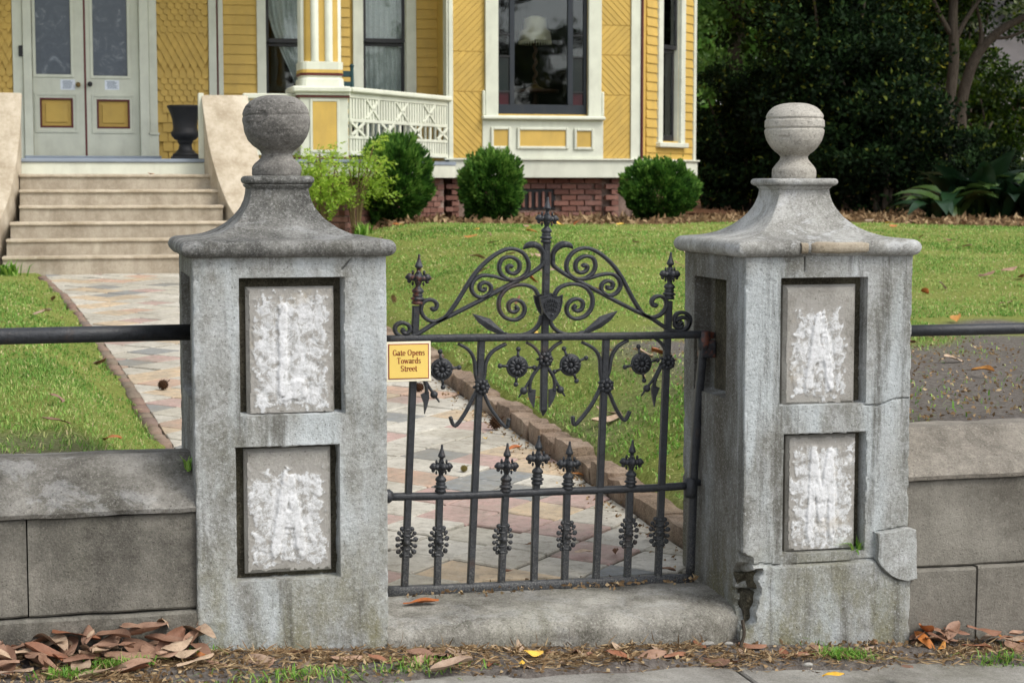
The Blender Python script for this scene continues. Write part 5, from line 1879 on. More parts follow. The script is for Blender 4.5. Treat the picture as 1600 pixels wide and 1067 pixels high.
# --- porch : deck, column, balustrade
def build_porch():
    yf = 20.30
    part("porch_deck", "deck_grey", HOUSE, cbox(-6.0, 3.36, yf - .02, YD - .01, ZDECK - .04, ZDECK, .008))
    V = [(3.36, yf - .02, 0), (4.95, 22.42, 0), (4.95, YD - .01, 0), (3.36, YD - .01, 0)]
    VV = [(x, y, ZDECK - .04) for x, y, _ in V] + [(x, y, ZDECK) for x, y, _ in V]
    link("porch_deck", mesh_from("porch_deck", VV, [(3, 2, 1, 0), (4, 5, 6, 7), (0, 1, 5, 4), (1, 2, 6, 5), (2, 3, 7, 6), (3, 0, 4, 7)], "deck_grey"), HOUSE)
    FF_ = Frame((0, yf), (1, 0))
    part("fascia", "cream", HOUSE, fbox(FF_, -6.0, 3.3, ZDECK - .185, ZDECK - .041, -.04, 0))
    frl = Frame((3.36, yf), (4.95 - 3.36, 22.42 - yf))
    Ld = math.hypot(4.95 - 3.36, 22.42 - yf)
    part("fascia", "cream", HOUSE, fbox(frl, .0, Ld, ZDECK - .2, ZDECK - .041, -.05, -.01))
    fnd = part("porch_foundation", "mortar", HOUSE, fbox(FF_, 2.2, 3.26, .5, ZDECK - .19, -.4, -.12), fbox(frl, .0, Ld, .5, ZDECK - .21, -.4, -.17))
    rr = random.Random(6)
    bme = [mesh_from("brick", *rough_block(-.098, .098, -.05, .05, -.031, .031, 3.3 * i, .004, (3, 1, 1), .004), "brick") for i in range(4)]
    for fr_, a, b, dd in ((FF_, 2.24, 3.24, -.115), (frl, .05, Ld - .05, -.165)):
        zc_ = ZDECK - .24; k = 0
        while zc_ > .72:
            x = a + .1 - (k % 2) * .1
            while x < b:
                o = link("brick", rr.choice(bme), fnd, Vector(fr_.P(x, dd - .03 + rr.uniform(-.004, .004), zc_)))
                o.rotation_euler = (0, rr.uniform(-.015, .015), math.atan2(fr_.ex[1], fr_.ex[0]))
                x += .205
            zc_ -= .0715; k += 1
    # pedestals and clustered columns
    def column(x0, x1):
        fr = Frame((0, 20.45), (1, 0))
        cx = (x0 + x1) / 2; hw = (x1 - x0) / 2; cy = 20.45 + hw
        zr = 2.56
        ped = part("pedestal", "cream", HOUSE, cbox(x0, x1, 20.45, 20.45 + 2 * hw, ZDECK, zr - .10, .006), cbox(x0 - .09, x1 + .03, 20.38, 20.45 + 2 * hw + .05, zr - .075, zr, .02), cbox(x0 - .05, x1 + .02, 20.41, 20.45 + 2 * hw + .03, zr - .10, zr - .076, .006))
        part("maroon_band", "maroon", ped, cbox(x0 - .03, x1 + .018, 20.425, 20.45 + 2 * hw + .02, zr - .125, zr - .101, .004), cbox(x0 - .02, x1 + .018, 20.435, 20.45 + 2 * hw + .02, ZDECK + .002, ZDECK + .03, .004))
        part("panel", "yellow", ped, cbox(x0 + .14, x1 - .13, 20.442, 20.449, ZDECK + .11, zr - .17, .001))
        part("panel_edge", "cream", ped, cbox(x0 + .11, x0 + .138, 20.436, 20.4495, ZDECK + .08, zr - .14, .003), cbox(x1 - .128, x1 - .10, 20.436, 20.4495, ZDECK + .08, zr - .14, .003), cbox(x0 + .138, x1 - .128, 20.436, 20.4495, ZDECK + .08, ZDECK + .108, .003), cbox(x0 + .138, x1 - .128, 20.436, 20.4495, zr - .168, zr - .14, .003))
        hc = .245
        V, F = square_loft(cx - .01, cy, [(hc + .005, zr + .001, .3), (hc, zr + .08, .3), (hc - .02, zr + .10, .3), (hc - .012, zr + .12, .3)], 8)
        base = link("column", mesh_from("column", V, F, "cream", False), HOUSE)
        V, F = square_loft(cx - .01, cy, [(hc - .005, zr + .121, .3), (hc - .002, zr + .145, .3), (hc - .01, zr + .15, .3)], 8)
        link("ring", mesh_from("ring", V, F, "maroon", False), base)
        V, F = square_loft(cx - .01, cy, [(hc - .004, zr + .151, .3), (hc - .012, zr + .26, .3), (hc - .05, zr + .275, .4), (hc - .06, 5.74, .4)], 8)
        link("core", mesh_from("core", V, F, "yellow", False), base)
        for k in range(8):
            a = k * math.pi / 4 + math.pi / 8
            px_, py_ = cx - .01 + .205 * math.cos(a), cy + .205 * math.sin(a)
            V, F = lathe([(.05, zr + .26), (.046, zr + .29), (.046, 5.74)], 10, px_, py_)
            link("shaft", mesh_from("shaft", V, F, "cream", True), base)
        V, F = square_loft(cx - .01, cy, [(hc - .008, zr + .1515, .3), (hc - .004, zr + .27, .3), (hc - .012, zr + .275, .3)], 8)
        link("base_block", mesh_from("base_block", V, F, "cream", False), base)
    x0, x1 = float(A(469, 180, 20.45)[0]), float(A(544, 180, 20.45)[0])
    column(x0, x1)
    column(-1.25, -.72)
    # balustrade from column to bay corner
    p0 = A(547, 140, 20.55); p1 = A(702, 150, 22.5)
    fr = Frame((p0[0], p0[1]), (p1[0] - p0[0], p1[1] - p0[1]))
    L = math.hypot(p1[0] - p0[0], p1[1] - p0[1])
    root = part("balustrade", "cream", HOUSE, fbox(fr, 0, L, 2.50, 2.56, -.09, .05, .015), fbox(fr, 0, L, 2.44, 2.499, -.04, .0, .004))
    part("lower_rail", "cream", root, fbox(fr, 0, L, ZDECK + .05, ZDECK + .10, -.045, .005))
    part("middle_rail", "cream", root, fbox(fr, 0, L, 2.17, 2.21, -.043, .0)); part("middle_rail", "cream", root, fbox(fr, 0, L, 1.98, 2.015, -.043, .0))
    n = 38
    for i in range(n):
        sx = L * (i + .5) / n
        part("baluster", "cream", root, fbox(fr, sx - .021, sx + .021, 2.212, 2.438, -.03, -.008, .002) if i % 4 else fbox(fr, sx - .021, sx + .021, 2.016, 2.438, -.03, -.008, .002))
        part("baluster", "cream", root, fbox(fr, sx - .021, sx + .021, ZDECK + .101, 1.978 if i % 2 else 2.168, -.03, -.008, .002))
    m = 7
    for i in range(m):
        a, b = L * i / m + .03, L * (i + 1) / m - .03
        zlo, zhi = (2.215, 2.435) if i % 2 else (2.02, 2.165)
        for sg in (0, 1):
            q0 = fr.P(a if sg else b, -.005, zlo); q1 = fr.P(b if sg else a, -.005, zhi)
            V, F = sweep([q0, q1], rsec(.016, .010, .002), side=tuple(fr.en))
            link("cross_brace", mesh_from("cross_brace", V, F, "cream"), root)
    # short rail between steps and column
    fr2 = Frame((2.12, 20.62), (1, 0))
    r2 = part("balustrade", "cream", HOUSE, fbox(fr2, 0, x0 - 2.12, 2.42, 2.48, -.08, .03, .01), fbox(fr2, 0, x0 - 2.12, ZDECK + .05, ZDECK + .1, -.05, 0))
    for i in range(5):
        sx = (x0 - 2.12) * (i + .5) / 5
        part("baluster", "cream", r2, fbox(fr2, sx - .02, sx + .02, ZDECK + .101, 2.419, -.04, -.01, .002))
build_porch()

# ---------------------------------------------------------------- front steps
def build_steps():
    root = thing("front_steps", (.74, 18.6, .6), "tan concrete front steps with scooped side walls leading to the doors", "steps")
    zb, zt = .60, 1.575
    nst = 6; rise = (zt - zb) / nst; tread = .28
    for i in range(nst):
        w0 = -.46 + .035 * i if i < 3 else -.30
        w1 = 1.95 - .035 * i if i < 3 else 1.78
        y0 = 18.58 + i * tread
        V, F = rough_block(w0, w1, y0, y0 + tread + .30, zb - .2 + i * rise * .9 if i else zb - .25, zb + (i + 1) * rise, i * 3.3, .004, (40, 4, 5), .010)
        st_ = link("step", mesh_from("step", V, F, "stair", 40), root)
        V, F = rough_block(w0 - .004, w1 + .004, y0 - .022, y0 + .10, zb + (i + 1) * rise - .032, zb + (i + 1) * rise + .004, i * 5.3, .004, (44, 2, 2), .008)
        link("nosing", mesh_from("nosing", V, F, "cheek", 40), st_)
    # cheek walls : concave sweep
    def cheek(xa, xb, flare):
        V = []; F = []
        n = 26
        ztp = 2.44
        for i in range(n + 1):
            t = i / n
            y = 20.62 - (20.62 - 18.45) * t
            k = max(0, (t - .16) / .84)
            z = .95 + (ztp - .95) * (1 - math.sin(k * math.pi / 2)) ** 1.25 if k > 0 else ztp
            fl = flare * k ** 1.6
            a, b = xa + fl, xb + fl
            for (x, zz) in ((a, .3), (b, .3), (b, z - .05), (b + .02, z - .03), (b + .02, z - .008), (b, z), (a, z), (a - .02, z - .008), (a - .02, z - .03), (a, z - .05)):
                p = Vector((x * 4, y * 4, zz * 4))
                d = mnoise.noise_vector(p) * .006
                V.append((x + d.x, y + d.y, zz + d.z))
        m = 10
        for i in range(n):
            for j in range(m):
                k = (j + 1) % m
                F.append((i * m + j, i * m + k, (i + 1) * m + k, (i + 1) * m + j))
        F.append(tuple(range(m))); F.append(tuple(range(n * m, n * m + m))[::-1])
        link("side_wall", mesh_from("side_wall", V, F, "cheek", 35), root)
    cheek(1.66, 2.12, .55)
    cheek(-.74, -.28, -.5)
    part("newel_block", "cream", root, cbox(1.60, 1.66, 20.28, 20.34, ZDECK + .002, 2.46, .006))
build_steps()

# ---------------------------------------------------------------- things on the porch and in the window
def build_urn():
    p = A(290, 245, 22.35)
    cx, cy, z0 = float(p[0]), 22.35, ZDECK + .001
    H = float(A(290, 165, 22.35)[2]) - z0
    root = thing("urn", (cx, cy, z0), "tall black urn planter on the porch beside the shingled wall", "urn")
    k = H / .66
    prof = [(.155, .06), (.15, .085), (.12, .10), (.085, .14), (.075, .19), (.085, .215), (.10, .225), (.085, .235), (.13, .26), (.165, .30), (.172, .34), (.15, .36), (.142, .40), (.15, .48), (.172, .56), (.20, .62), (.212, .64), (.212, .655), (.2, .66), (.185, .645), (.15, .55)]
    V, F = lathe([(r * k, z * k + z0) for r, z in prof], 28, cx, cy)
    link("bowl", mesh_from("bowl", V, F, "urn_black", True), root)
    part("plinth", "urn_black", root, cbox(cx - .165 * k, cx + .165 * k, cy - .165 * k, cy + .165 * k, z0, z0 + .06 * k, .008))
build_urn()

def build_chair():
    p = A(547, 130, 22.4)
    cx, cy = float(p[0]) - .20, 22.35
    root = thing("porch_chair", (cx, cy, ZDECK), "dark teal slat-back rocking chair behind the porch column", "chair")
    m = "chair_teal"
    w = .27
    top = float(A(557, 104, 22.4)[2])
    for sx in (-1, 1):
        V, F = sweep([(cx + sx * w, cy + .16, ZDECK + .05), (cx + sx * w, cy + .22, ZDECK + .5), (cx + sx * w, cy + .34, top)], circ(.022, 10), (1, 0, 0))
        link("back_post", mesh_from("back_post", V, F, m, True), root)
        V, F = ball((cx + sx * w, cy + .345, top + .02), .03, 8, 6)
        link("post_knob", mesh_from("post_knob", V, F, m, True), root)
        V, F = sweep([(cx + sx * w, cy - .28, ZDECK + .05), (cx + sx * w, cy - .28, ZDECK + .66)], circ(.022, 10), (1, 0, 0))
        link("front_leg", mesh_from("front_leg", V, F, m, True), root)
        part("armrest", m, root, cbox(cx + sx * w - .045, cx + sx * w + .045, cy - .34, cy + .26, ZDECK + .66, ZDECK + .685, .008))
        V, F = sweep([(cx + sx * w, cy + .52, ZDECK + .10), (cx + sx * w, cy + .2, ZDECK + .03), (cx + sx * w, cy - .2, ZDECK + .025), (cx + sx * w, cy - .45, ZDECK + .08)], rsec(.022, .014, .004), (1, 0, 0))
        link("rocker", mesh_from("rocker", V, F, m), root)
    part("seat", m, root, cbox(cx - w - .02, cx + w + .02, cy - .30, cy + .22, ZDECK + .42, ZDECK + .45, .01))
    for i in range(5):
        z = ZDECK + .56 + (top - ZDECK - .64) * i / 4
        y = cy + .22 + .12 * (z - ZDECK - .5) / (top - ZDECK - .5)
        part("slat", m, root, cbox(cx - w, cx + w, y - .008, y + .008, z - .038, z + .038, .004))
build_chair()

def build_lamp():
    Y = 23.5
    b = lambda u, v: A(u, v, Y)
    cx = float(b(836, 100)[0])
    tz = float(b(836, 141)[2])
    t = thing("side_table", (cx, Y, 1.66), "small round brown table inside the bay window", "table")
    V, F = lathe([(.30, tz - .04), (.32, tz - .02), (.32, tz)], 28, cx, Y); link("tabletop", mesh_from("tabletop", V, F, "wood_brown", True), t)
    V, F = lathe([(.17, 1.66), (.05, 1.72), (.04, tz - .04)], 16, cx, Y); link("pedestal", mesh_from("pedestal", V, F, "wood_brown", True), t)
    r = thing("table_lamp", (cx, Y, tz + .002), "twisted-stem lamp with pale fringed shade behind the bay window glass", "lamp")
    V, F = lathe([(.12, tz + .002), (.12, tz + .02), (.05, tz + .05), (.03, tz + .08)], 20, cx, Y); link("base", mesh_from("base", V, F, "brass", True), r)
    zs0, zs1 = float(b(836, 64)[2]), float(b(836, 26)[2])
    pts = []; n = 50
    for i in range(n):
        k = i / (n - 1)
        pts.append((cx + .016 * math.cos(k * 26), Y + .016 * math.sin(k * 26), tz + .07 + (zs0 - tz - .02) * k))
    V, F = sweep(pts, circ(.022, 8), (0, 1, 0)); link("stem", mesh_from("stem", V, F, "wood_brown", True), r)
    w = .21
    prof = [(w, zs0), (w + .005, zs0 + .02), (w - .01, zs0 + .12), (w * .72, zs0 + .15), (w * .68, zs1 - .03), (.06, zs1)]
    V, F = lathe(prof, 28, cx, Y, cap=False); sh = link("shade", mesh_from("shade", V, F, "lamp_shade", True), r)
    for i in range(36):
        a = i * math.pi / 18
        x, y = cx + w * math.cos(a), Y + w * math.sin(a)
        link("fringe", mesh_from("fringe", *cbox(x - .008, x + .008, y - .004, y + .004, zs0 - .05, zs0 - .001, .001), "lamp_shade"), sh)
build_lamp()

# ---------------------------------------------------------------- vegetation helpers
def blades(name, XY, z, length, width, lean, shade, mat, seed=0):
    """grass blades: 5 vertices, 3 triangles each"""
    r = np.random.default_rng(seed)
    n = len(XY)
    az = r.uniform(0, 2 * math.pi, n)
    fx, fy = np.cos(az), np.sin(az)
    L = length * r.uniform(.55, 1.25, n)
    W = width * r.uniform(.7, 1.3, n)
    ln = lean * r.uniform(.1, 1.4, n)
    base = np.stack([XY[:, 0], XY[:, 1], z], -1)
    fwd = np.stack([fx, fy, np.zeros(n)], -1)
    sd = np.stack([-fy, fx, np.zeros(n)], -1)
    upv = np.array([0, 0, 1.0])
    mid = base + fwd * (L * ln * .35)[:, None] + upv * (L * .55)[:, None]
    tip = base + fwd * (L * ln)[:, None] + upv * (L * np.clip(1 - .45 * ln, .25, 1))[:, None]
    V = np.stack([base - sd * W[:, None] * .5, base + sd * W[:, None] * .5, mid + sd * W[:, None] * .42, mid - sd * W[:, None] * .42, tip], 1).reshape(-1, 3)
    o = np.arange(n)[:, None] * 5
    F = np.concatenate([o + np.array([[0, 1, 2]]), o + np.array([[0, 2, 3]]), o + np.array([[3, 2, 4]])], 0)
    c = np.repeat(shade[:, None], 5, 0).reshape(-1, 1) if shade.ndim == 1 else shade
    col = np.repeat(np.clip(shade, 0, 1), 5)[:, None] * np.ones((1, 3))
    return np_mesh(name, V, F, mat, col)

def leaves(name, C, N, length, width, shade, mat, seed=0, droop=0.0, fold=.18):
    """leaf clumps: each leaf a folded diamond of 4 triangles (6 vertices); N = outward direction it points to"""
    r = np.random.default_rng(seed)
    n = len(C)
    d = N + r.normal(0, .55, (n, 3)); d[:, 2] -= droop
    d /= np.linalg.norm(d, axis=1)[:, None] + 1e-9
    q = r.normal(0, 1, (n, 3)); q[:, 2] *= .5
    s = np.cross(d, q); s /= np.linalg.norm(s, axis=1)[:, None] + 1e-9
    nn = np.cross(s, d)
    L = (length * r.uniform(.6, 1.3, n))[:, None]; W = (width * r.uniform(.7, 1.25, n))[:, None]
    b = C; t = C + d * L - nn * L * .15
    m = C + d * L * .45
    l = m - s * W * .5 + nn * W * fold; rr = m + s * W * .5 + nn * W * fold
    V = np.stack([b, l, m, rr, t], 1).reshape(-1, 3)
    o = np.arange(n)[:, None] * 5
    F = np.concatenate([o + np.array([[0, 2, 1]]), o + np.array([[0, 3, 2]]), o + np.array([[1, 2, 4]]), o + np.array([[2, 3, 4]])], 0)
    col = np.repeat(np.clip(shade, 0, 1), 5)[:, None] * np.ones((1, 3))
    return np_mesh(name, V, F, mat, col)

def vnoise(P, sc, off=0.0):
    return np.array([mnoise.noise(Vector((p[0] * sc + off, p[1] * sc, p[2] * sc))) for p in P])

# ---------------------------------------------------------------- lawn grass
def build_grass():
    r = np.random.default_rng(2)
    def zone(x0, x1, y0, y1, dens, L, W, lean, seed, keep=None):
        n = int((x1 - x0) * (y1 - y0) * dens)
        XY = np.stack([r.uniform(x0, x1, n), r.uniform(y0, y1, n)], -1)
        # only what the camera side can see between the wall and the house
        u = (XY[:, 0] * rt[0] + XY[:, 1] * rt[1]) / (XY[:, 0] * fw[0] + XY[:, 1] * fw[1])
        XY = XY[np.abs(u) < .36]
        nz = vnoise(np.c_[XY, np.full(len(XY), .3 / 1.7)], 1.7); nz2 = vnoise(np.c_[XY[:, 0] + 9 / .7, XY[:, 1], np.full(len(XY), 5.3 / .7)], .7)
        g = grass_mask(XY[:, 0], XY[:, 1], nz, nz2) * (1 - bed_mask(XY[:, 0], XY[:, 1], nz))
        x, y = XY[:, 0], XY[:, 1]
        onpath = (x > xl(y) - .085) & (x < XR + .13)
        onpath |= (y > 18.5) & (x > -.8) & (x < 2.45)
        tuft = vnoise(np.c_[XY, np.zeros(len(XY))], 6.0, 3.0)
        ok = (r.uniform(0, 1, len(XY)) < g * (.52 + .55 * tuft + .55 * nz2)) & ~onpath & (y < 23) & (y > 6.03)
        XY = XY[ok]; nz = nz[ok]; nz2 = nz2[ok]
        nn3 = vnoise(np.c_[XY, np.zeros(len(XY))], 4.5, 7.0)
        sh = .52 - .30 * nz2 + .20 * nz + .18 * nn3 + r.normal(0, .17, len(XY))
        dry = r.uniform(0, 1, len(XY)) < .10 + .22 * np.clip(nz + nn3, 0, 1)
        sh[dry] = r.uniform(.8, 1.0, dry.sum())
        return blades("grass", XY, ground_z(XY[:, 0], XY[:, 1]) - .004, L, W, lean, sh, "grass", seed)
    for i, (zargs, lab) in enumerate([((-3, .75, 6.02, 9.5, 5200, .029, .0044, 1.4), "short uneven lawn grass behind the left wall, close to the path"),
                      ((-3.5, .6, 9.5, 18.6, 1700, .027, .0075, 1.3), "lawn grass on the left running back to the front steps"),
                      ((2.4, 5.2, 6.02, 10.5, 4200, .029, .0048, 1.4), "thin lawn grass on the bank right of the path"),
                      ((2.3, 8.5, 10.5, 15.0, 2600, .027, .0075, 1.3), "mown lawn grass in the middle right of the garden"),
                      ((2.2, 13.0, 15.0, 20.5, 1700, .027, .0105, 1.2), "mown lawn grass stretching to the planting bed at the house")]):
        o = link("grass", zone(*zargs, seed=20 + i)); o["kind"] = "stuff"; o["label"] = lab; o["category"] = "grass"
    # moss and weeds on the bank by the gate
    n = 2600
    XY = np.stack([r.normal(3.0, .25, n), r.normal(7.6, .5, n)], -1)
    XY = XY[(XY[:, 0] > 2.45) & (XY[:, 1] > 6.1)]
    o = link("weeds", blades("weeds", XY, ground_z(XY[:, 0], XY[:, 1]), .03, .008, 1.1, r.uniform(0, 1, len(XY)), "weed", 5))
    o["kind"] = "stuff"; o["label"] = "low green weeds on the bank beside the right pillar"; o["category"] = "weeds"
build_grass()

# verge: dead straw, grass wisps, crumbs
def build_verge():
    r = np.random.default_rng(12)
    def pts(n, x0, x1, ymin=5.2, ymax=5.61):
        XY = np.stack([r.uniform(x0, x1, n), r.uniform(ymin, ymax, n)], -1)
        e = 5.34 - .16 * S((1.6 - XY[:, 0]) / 1.2)
        return XY[XY[:, 1] > e + r.normal(.01, .05, len(XY))]
    XY = pts(14000, -.6, 3.9)
    k = vnoise(np.c_[XY, np.zeros(len(XY))], 3.5) > -.12
    XY = XY[k]
    n = len(XY)
    N = np.stack([r.normal(0, 1, n), r.normal(0, 1, n), np.abs(r.normal(0, .12, n))], -1) * 3
    o = link("dead_straw", leaves("dead_straw", np.c_[XY, ground_z(XY[:, 0], XY[:, 1]) + .004], N, .05, .0045, r.uniform(0, 1, n), "straw", 3))
    o["kind"] = "stuff"; o["label"] = "dry straw and plant crumbs along the verge"; o["category"] = "litter"
    C = []
    for (u, v, n, s) in ((180, 1040, 120, .05), (100, 1060, 90, .04), (300, 1020, 60, .04), (540, 1062, 70, .12), (630, 1045, 70, .07), (700, 1040, 30, .07), (960, 1058, 160, .06), (1320, 1028, 200, .05), (1360, 1050, 120, .05), (1560, 1030, 140, .05), (1440, 990, 70, .03), (1240, 1000, 40, .04), (100, 962, 60, .02), (760, 1060, 60, .1), (420, 1062, 60, .1), (480, 1058, 70, .1)):
        p = AZ(u, v, float(street_z(A(u, v, 5.5)[0], 5.5)) + .02)
        C.append(np.stack([r.normal(p[0], s, n), r.normal(p[1], s * .35, n)], -1))
    XY = np.concatenate(C); XY = XY[(XY[:, 1] < 5.605) & (XY[:, 1] > 5.0)]
    o = link("verge_grass", blades("verge_grass", XY, ground_z(XY[:, 0], XY[:, 1]), .042, .004, 1.4, r.uniform(0, 1, len(XY)), "weed", 8))
    o["kind"] = "stuff"; o["label"] = "wisps of green grass in the verge soil"; o["category"] = "grass"
    # crumbs of bark and soil on verge, path sides, bank
    XY = np.concatenate([pts(4200, -.6, 3.9), np.stack([r.uniform(2.9, 5, 2200), r.uniform(6.05, 10, 2200)], -1), np.stack([r.normal(2.26, .05, 500), r.uniform(6.1, 12, 500)], -1), np.stack([r.uniform(1.1, 2.2, 160), r.normal(6.0, .05, 160)], -1)])
    z = np.where((XY[:, 0] > xl(XY[:, 1])) & (XY[:, 0] < XR) & (XY[:, 1] > 5.95), path_z(XY[:, 1]) + .003, ground_z(XY[:, 0], XY[:, 1]) + .003)
    n = len(XY)
    C = np.c_[XY, z]
    N = np.stack([r.normal(0, 1, n), r.normal(0, 1, n), np.abs(r.normal(0, .25, n))], -1)
    o = link("litter", leaves("litter", C, N, .022, .012, r.uniform(0, 1, n), "straw", 31))
    o["kind"] = "stuff"; o["label"] = "scattered crumbs of leaf and bark on the soil"; o["category"] = "litter"
    # leaf mulch in the planting beds
    XY = np.stack([r.uniform(2.6, 16, 16000), r.uniform(17.3, 24, 16000)], -1)
    k = bed_mask(XY[:, 0], XY[:, 1], np.zeros(len(XY))) > .4
    XY = XY[k & ~((XY[:, 1] > 22.3) & (XY[:, 0] < 8.6))]
    n = len(XY)
    C = np.c_[XY, ground_z(XY[:, 0], XY[:, 1]) + .01]
    N = np.stack([r.normal(0, 1, n), r.normal(0, 1, n), np.abs(r.normal(0, .35, n))], -1)
    o = link("mulch", leaves("mulch", C, N, .10, .05, r.uniform(0, .8, n), "straw", 32))
    o["kind"] = "stuff"; o["label"] = "brown leaf mulch in the beds before house and trees"; o["category"] = "leaf litter"
build_verge()

# ---------------------------------------------------------------- shrubs by the house
def shrub(name, label, u, v, Y, w, h, n, ll, lw, mat, seed, flat=.0, group=None, stems=7, upright=.4, stem_mat="bark"):
    b = A(u, v, Y)
    cx, cy = float(b[0]), float(Y)
    z0 = float(ground_z(cx, cy))
    root = thing(name, (cx, cy, z0), label, "shrub", group)
    r = np.random.default_rng(seed)
    # directions over a flattened, bulging body
    D = r.normal(0, 1, (n, 3)); D /= np.linalg.norm(D, axis=1)[:, None]
    rad = r.uniform(0, 1, n) ** .33
    rad = np.where(r.uniform(0, 1, n) < .72, .84 + .16 * rad, rad)
    bump = 1 + .22 * vnoise(D, 2.0, seed) + .12 * vnoise(D, 5.0, seed + 3)
    sq = (np.abs(D) ** 3.2).sum(1) ** (-1 / 3.2)
    bump = bump * (.6 + .4 * sq)
    K = 260
    T = r.normal(0, 1, (K, 3)); T /= np.linalg.norm(T, axis=1)[:, None]
    near = np.argmax(D @ T.T, axis=1)
    cosd = np.einsum('ij,ij->i', D, T[near])
    tuft = np.clip(1 - (1 - cosd) / .022, 0, 1)
    bump = bump * (.93 + .13 * tuft + r.normal(0, .075, K)[near])
    P = D * (rad * bump)[:, None]
    # squarer shoulder, narrower base
    k = np.where(P[:, 2] < 0, 1 - .28 * (-P[:, 2]) ** 1.2, 1)
    C = np.stack([cx + P[:, 0] * w * k, cy + P[:, 1] * w * .9 * k, z0 + h * .52 + P[:, 2] * h * .5], -1)
    C[:, 2] = np.maximum(C[:, 2], z0 + .03)
    N = D * .7 + np.array([0, 0, upright])
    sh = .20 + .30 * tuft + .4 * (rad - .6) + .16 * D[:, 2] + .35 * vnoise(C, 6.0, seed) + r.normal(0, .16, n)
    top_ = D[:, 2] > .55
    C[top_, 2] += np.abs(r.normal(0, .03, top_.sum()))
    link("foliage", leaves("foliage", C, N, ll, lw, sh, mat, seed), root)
    st = MB()
    rr = random.Random(seed)
    for i in range(stems):
        a = rr.uniform(0, 6.28)
        e = (cx + w * .55 * math.cos(a), cy + w * .55 * math.sin(a), z0 + h * rr.uniform(.5, .85))
        st.add(*sweep(catmull([(cx + .05 * math.cos(a), cy + .05 * math.sin(a), z0 - .05), (cx + w * .2 * math.cos(a), cy + w * .2 * math.sin(a), z0 + h * .3), e], 4), circ(.014, 6), (0, 1, 0), np.linspace(1, .4, 9)))
    st.obj("stem", stem_mat, root, True)
    return root
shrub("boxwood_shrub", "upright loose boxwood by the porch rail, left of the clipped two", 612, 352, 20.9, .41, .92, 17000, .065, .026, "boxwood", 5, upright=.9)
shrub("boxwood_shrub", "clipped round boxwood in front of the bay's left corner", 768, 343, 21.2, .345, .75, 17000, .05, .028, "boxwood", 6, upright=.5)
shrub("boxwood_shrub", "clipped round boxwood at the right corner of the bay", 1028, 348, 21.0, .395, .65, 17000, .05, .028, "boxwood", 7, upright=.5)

def build_nandina():
    for (u, v, Y, w, h, n, seed, lab) in ((508, 346, 20.0, .36, .98, 2600, 3, "airy lime green shrub rising behind the left pillar ball"), (556, 345, 20.2, .33, 1.0, 2300, 4, "lime green feathery shrub touching the dark boxwood")):
        b = A(u, v, Y); cx, cy = float(b[0]), Y; z0 = float(ground_z(cx, cy))
        root = thing("nandina_shrub", (cx, cy, z0), lab, "shrub", "lime green shrubs by the porch")
        r = np.random.default_rng(seed)
        canes = MB(); C = []; N = []
        for i in range(11):
            a = r.uniform(0, 6.28); rad = r.uniform(.3, 1) * w
            top = np.array([cx + rad * math.cos(a), cy + rad * math.sin(a), z0 + h * r.uniform(.72, 1.05)])
            P = catmull([(cx + .03 * math.cos(a), cy + .03 * math.sin(a), z0 - .03), (cx + rad * .35 * math.cos(a), cy + rad * .35 * math.sin(a), z0 + h * .45), top], 5)
            canes.add(*sweep(P, circ(.008, 5), (0, 1, 0)))
            m = n // 11
            for k in range(9):
                q = top - np.array([0, 0, h * .5 * (k / 9)])
                da = r.uniform(0, 6.28)
                out = np.array([math.cos(da), math.sin(da), r.uniform(.1, .5)])
                ln = r.uniform(.10, .24)
                for t in np.linspace(.25, 1, max(2, m // 9)):
                    C.append(q + out * ln * t + r.normal(0, .022, 3)); N.append(out + np.array([0, 0, -.2]))
        C = np.array(C); N = np.array(N)
        sh = .5 + .35 * (C[:, 2] - z0 - h * .6) / h + r.normal(0, .2, len(C))
        link("foliage", leaves("foliage", C, N, .052, .020, sh, "nandina", seed, droop=.3), root)
        canes.obj("cane", "stem", root, True)
build_nandina()
def small_fern(u, v, Y, lab, seed, mat="weed", s=.16, n=70):
    b = A(u, v, Y); cx, cy = float(b[0]), Y; z0 = float(ground_z(cx, cy))
    r = np.random.default_rng(seed)
    XY = np.stack([r.normal(cx, s * .3, n), r.normal(cy, s * .3, n)], -1)
    tag(link("seedling_plant", blades("seedling_plant", XY, ground_z(XY[:, 0], XY[:, 1]), s, s * .16, 1.0, r.uniform(0, 1, n), mat, seed)), lab, "plant")
small_fern(566, 350, 19.7, "small green fern at the foot of the dark boxwood", 1)
small_fern(420, 420, 18.3, "weed tuft by the right end of the steps", 2)
small_fern(14, 375, 18.2, "bright weed growing against the left stair wall", 3)

# ---------------------------------------------------------------- trees
def limb(P, r0, r1, n=5, sides=9):
    Q = catmull(P, n)
    return sweep(Q, circ(1.0, sides), (0.13, 1, 0.07), np.linspace(r0, r1, len(Q)))

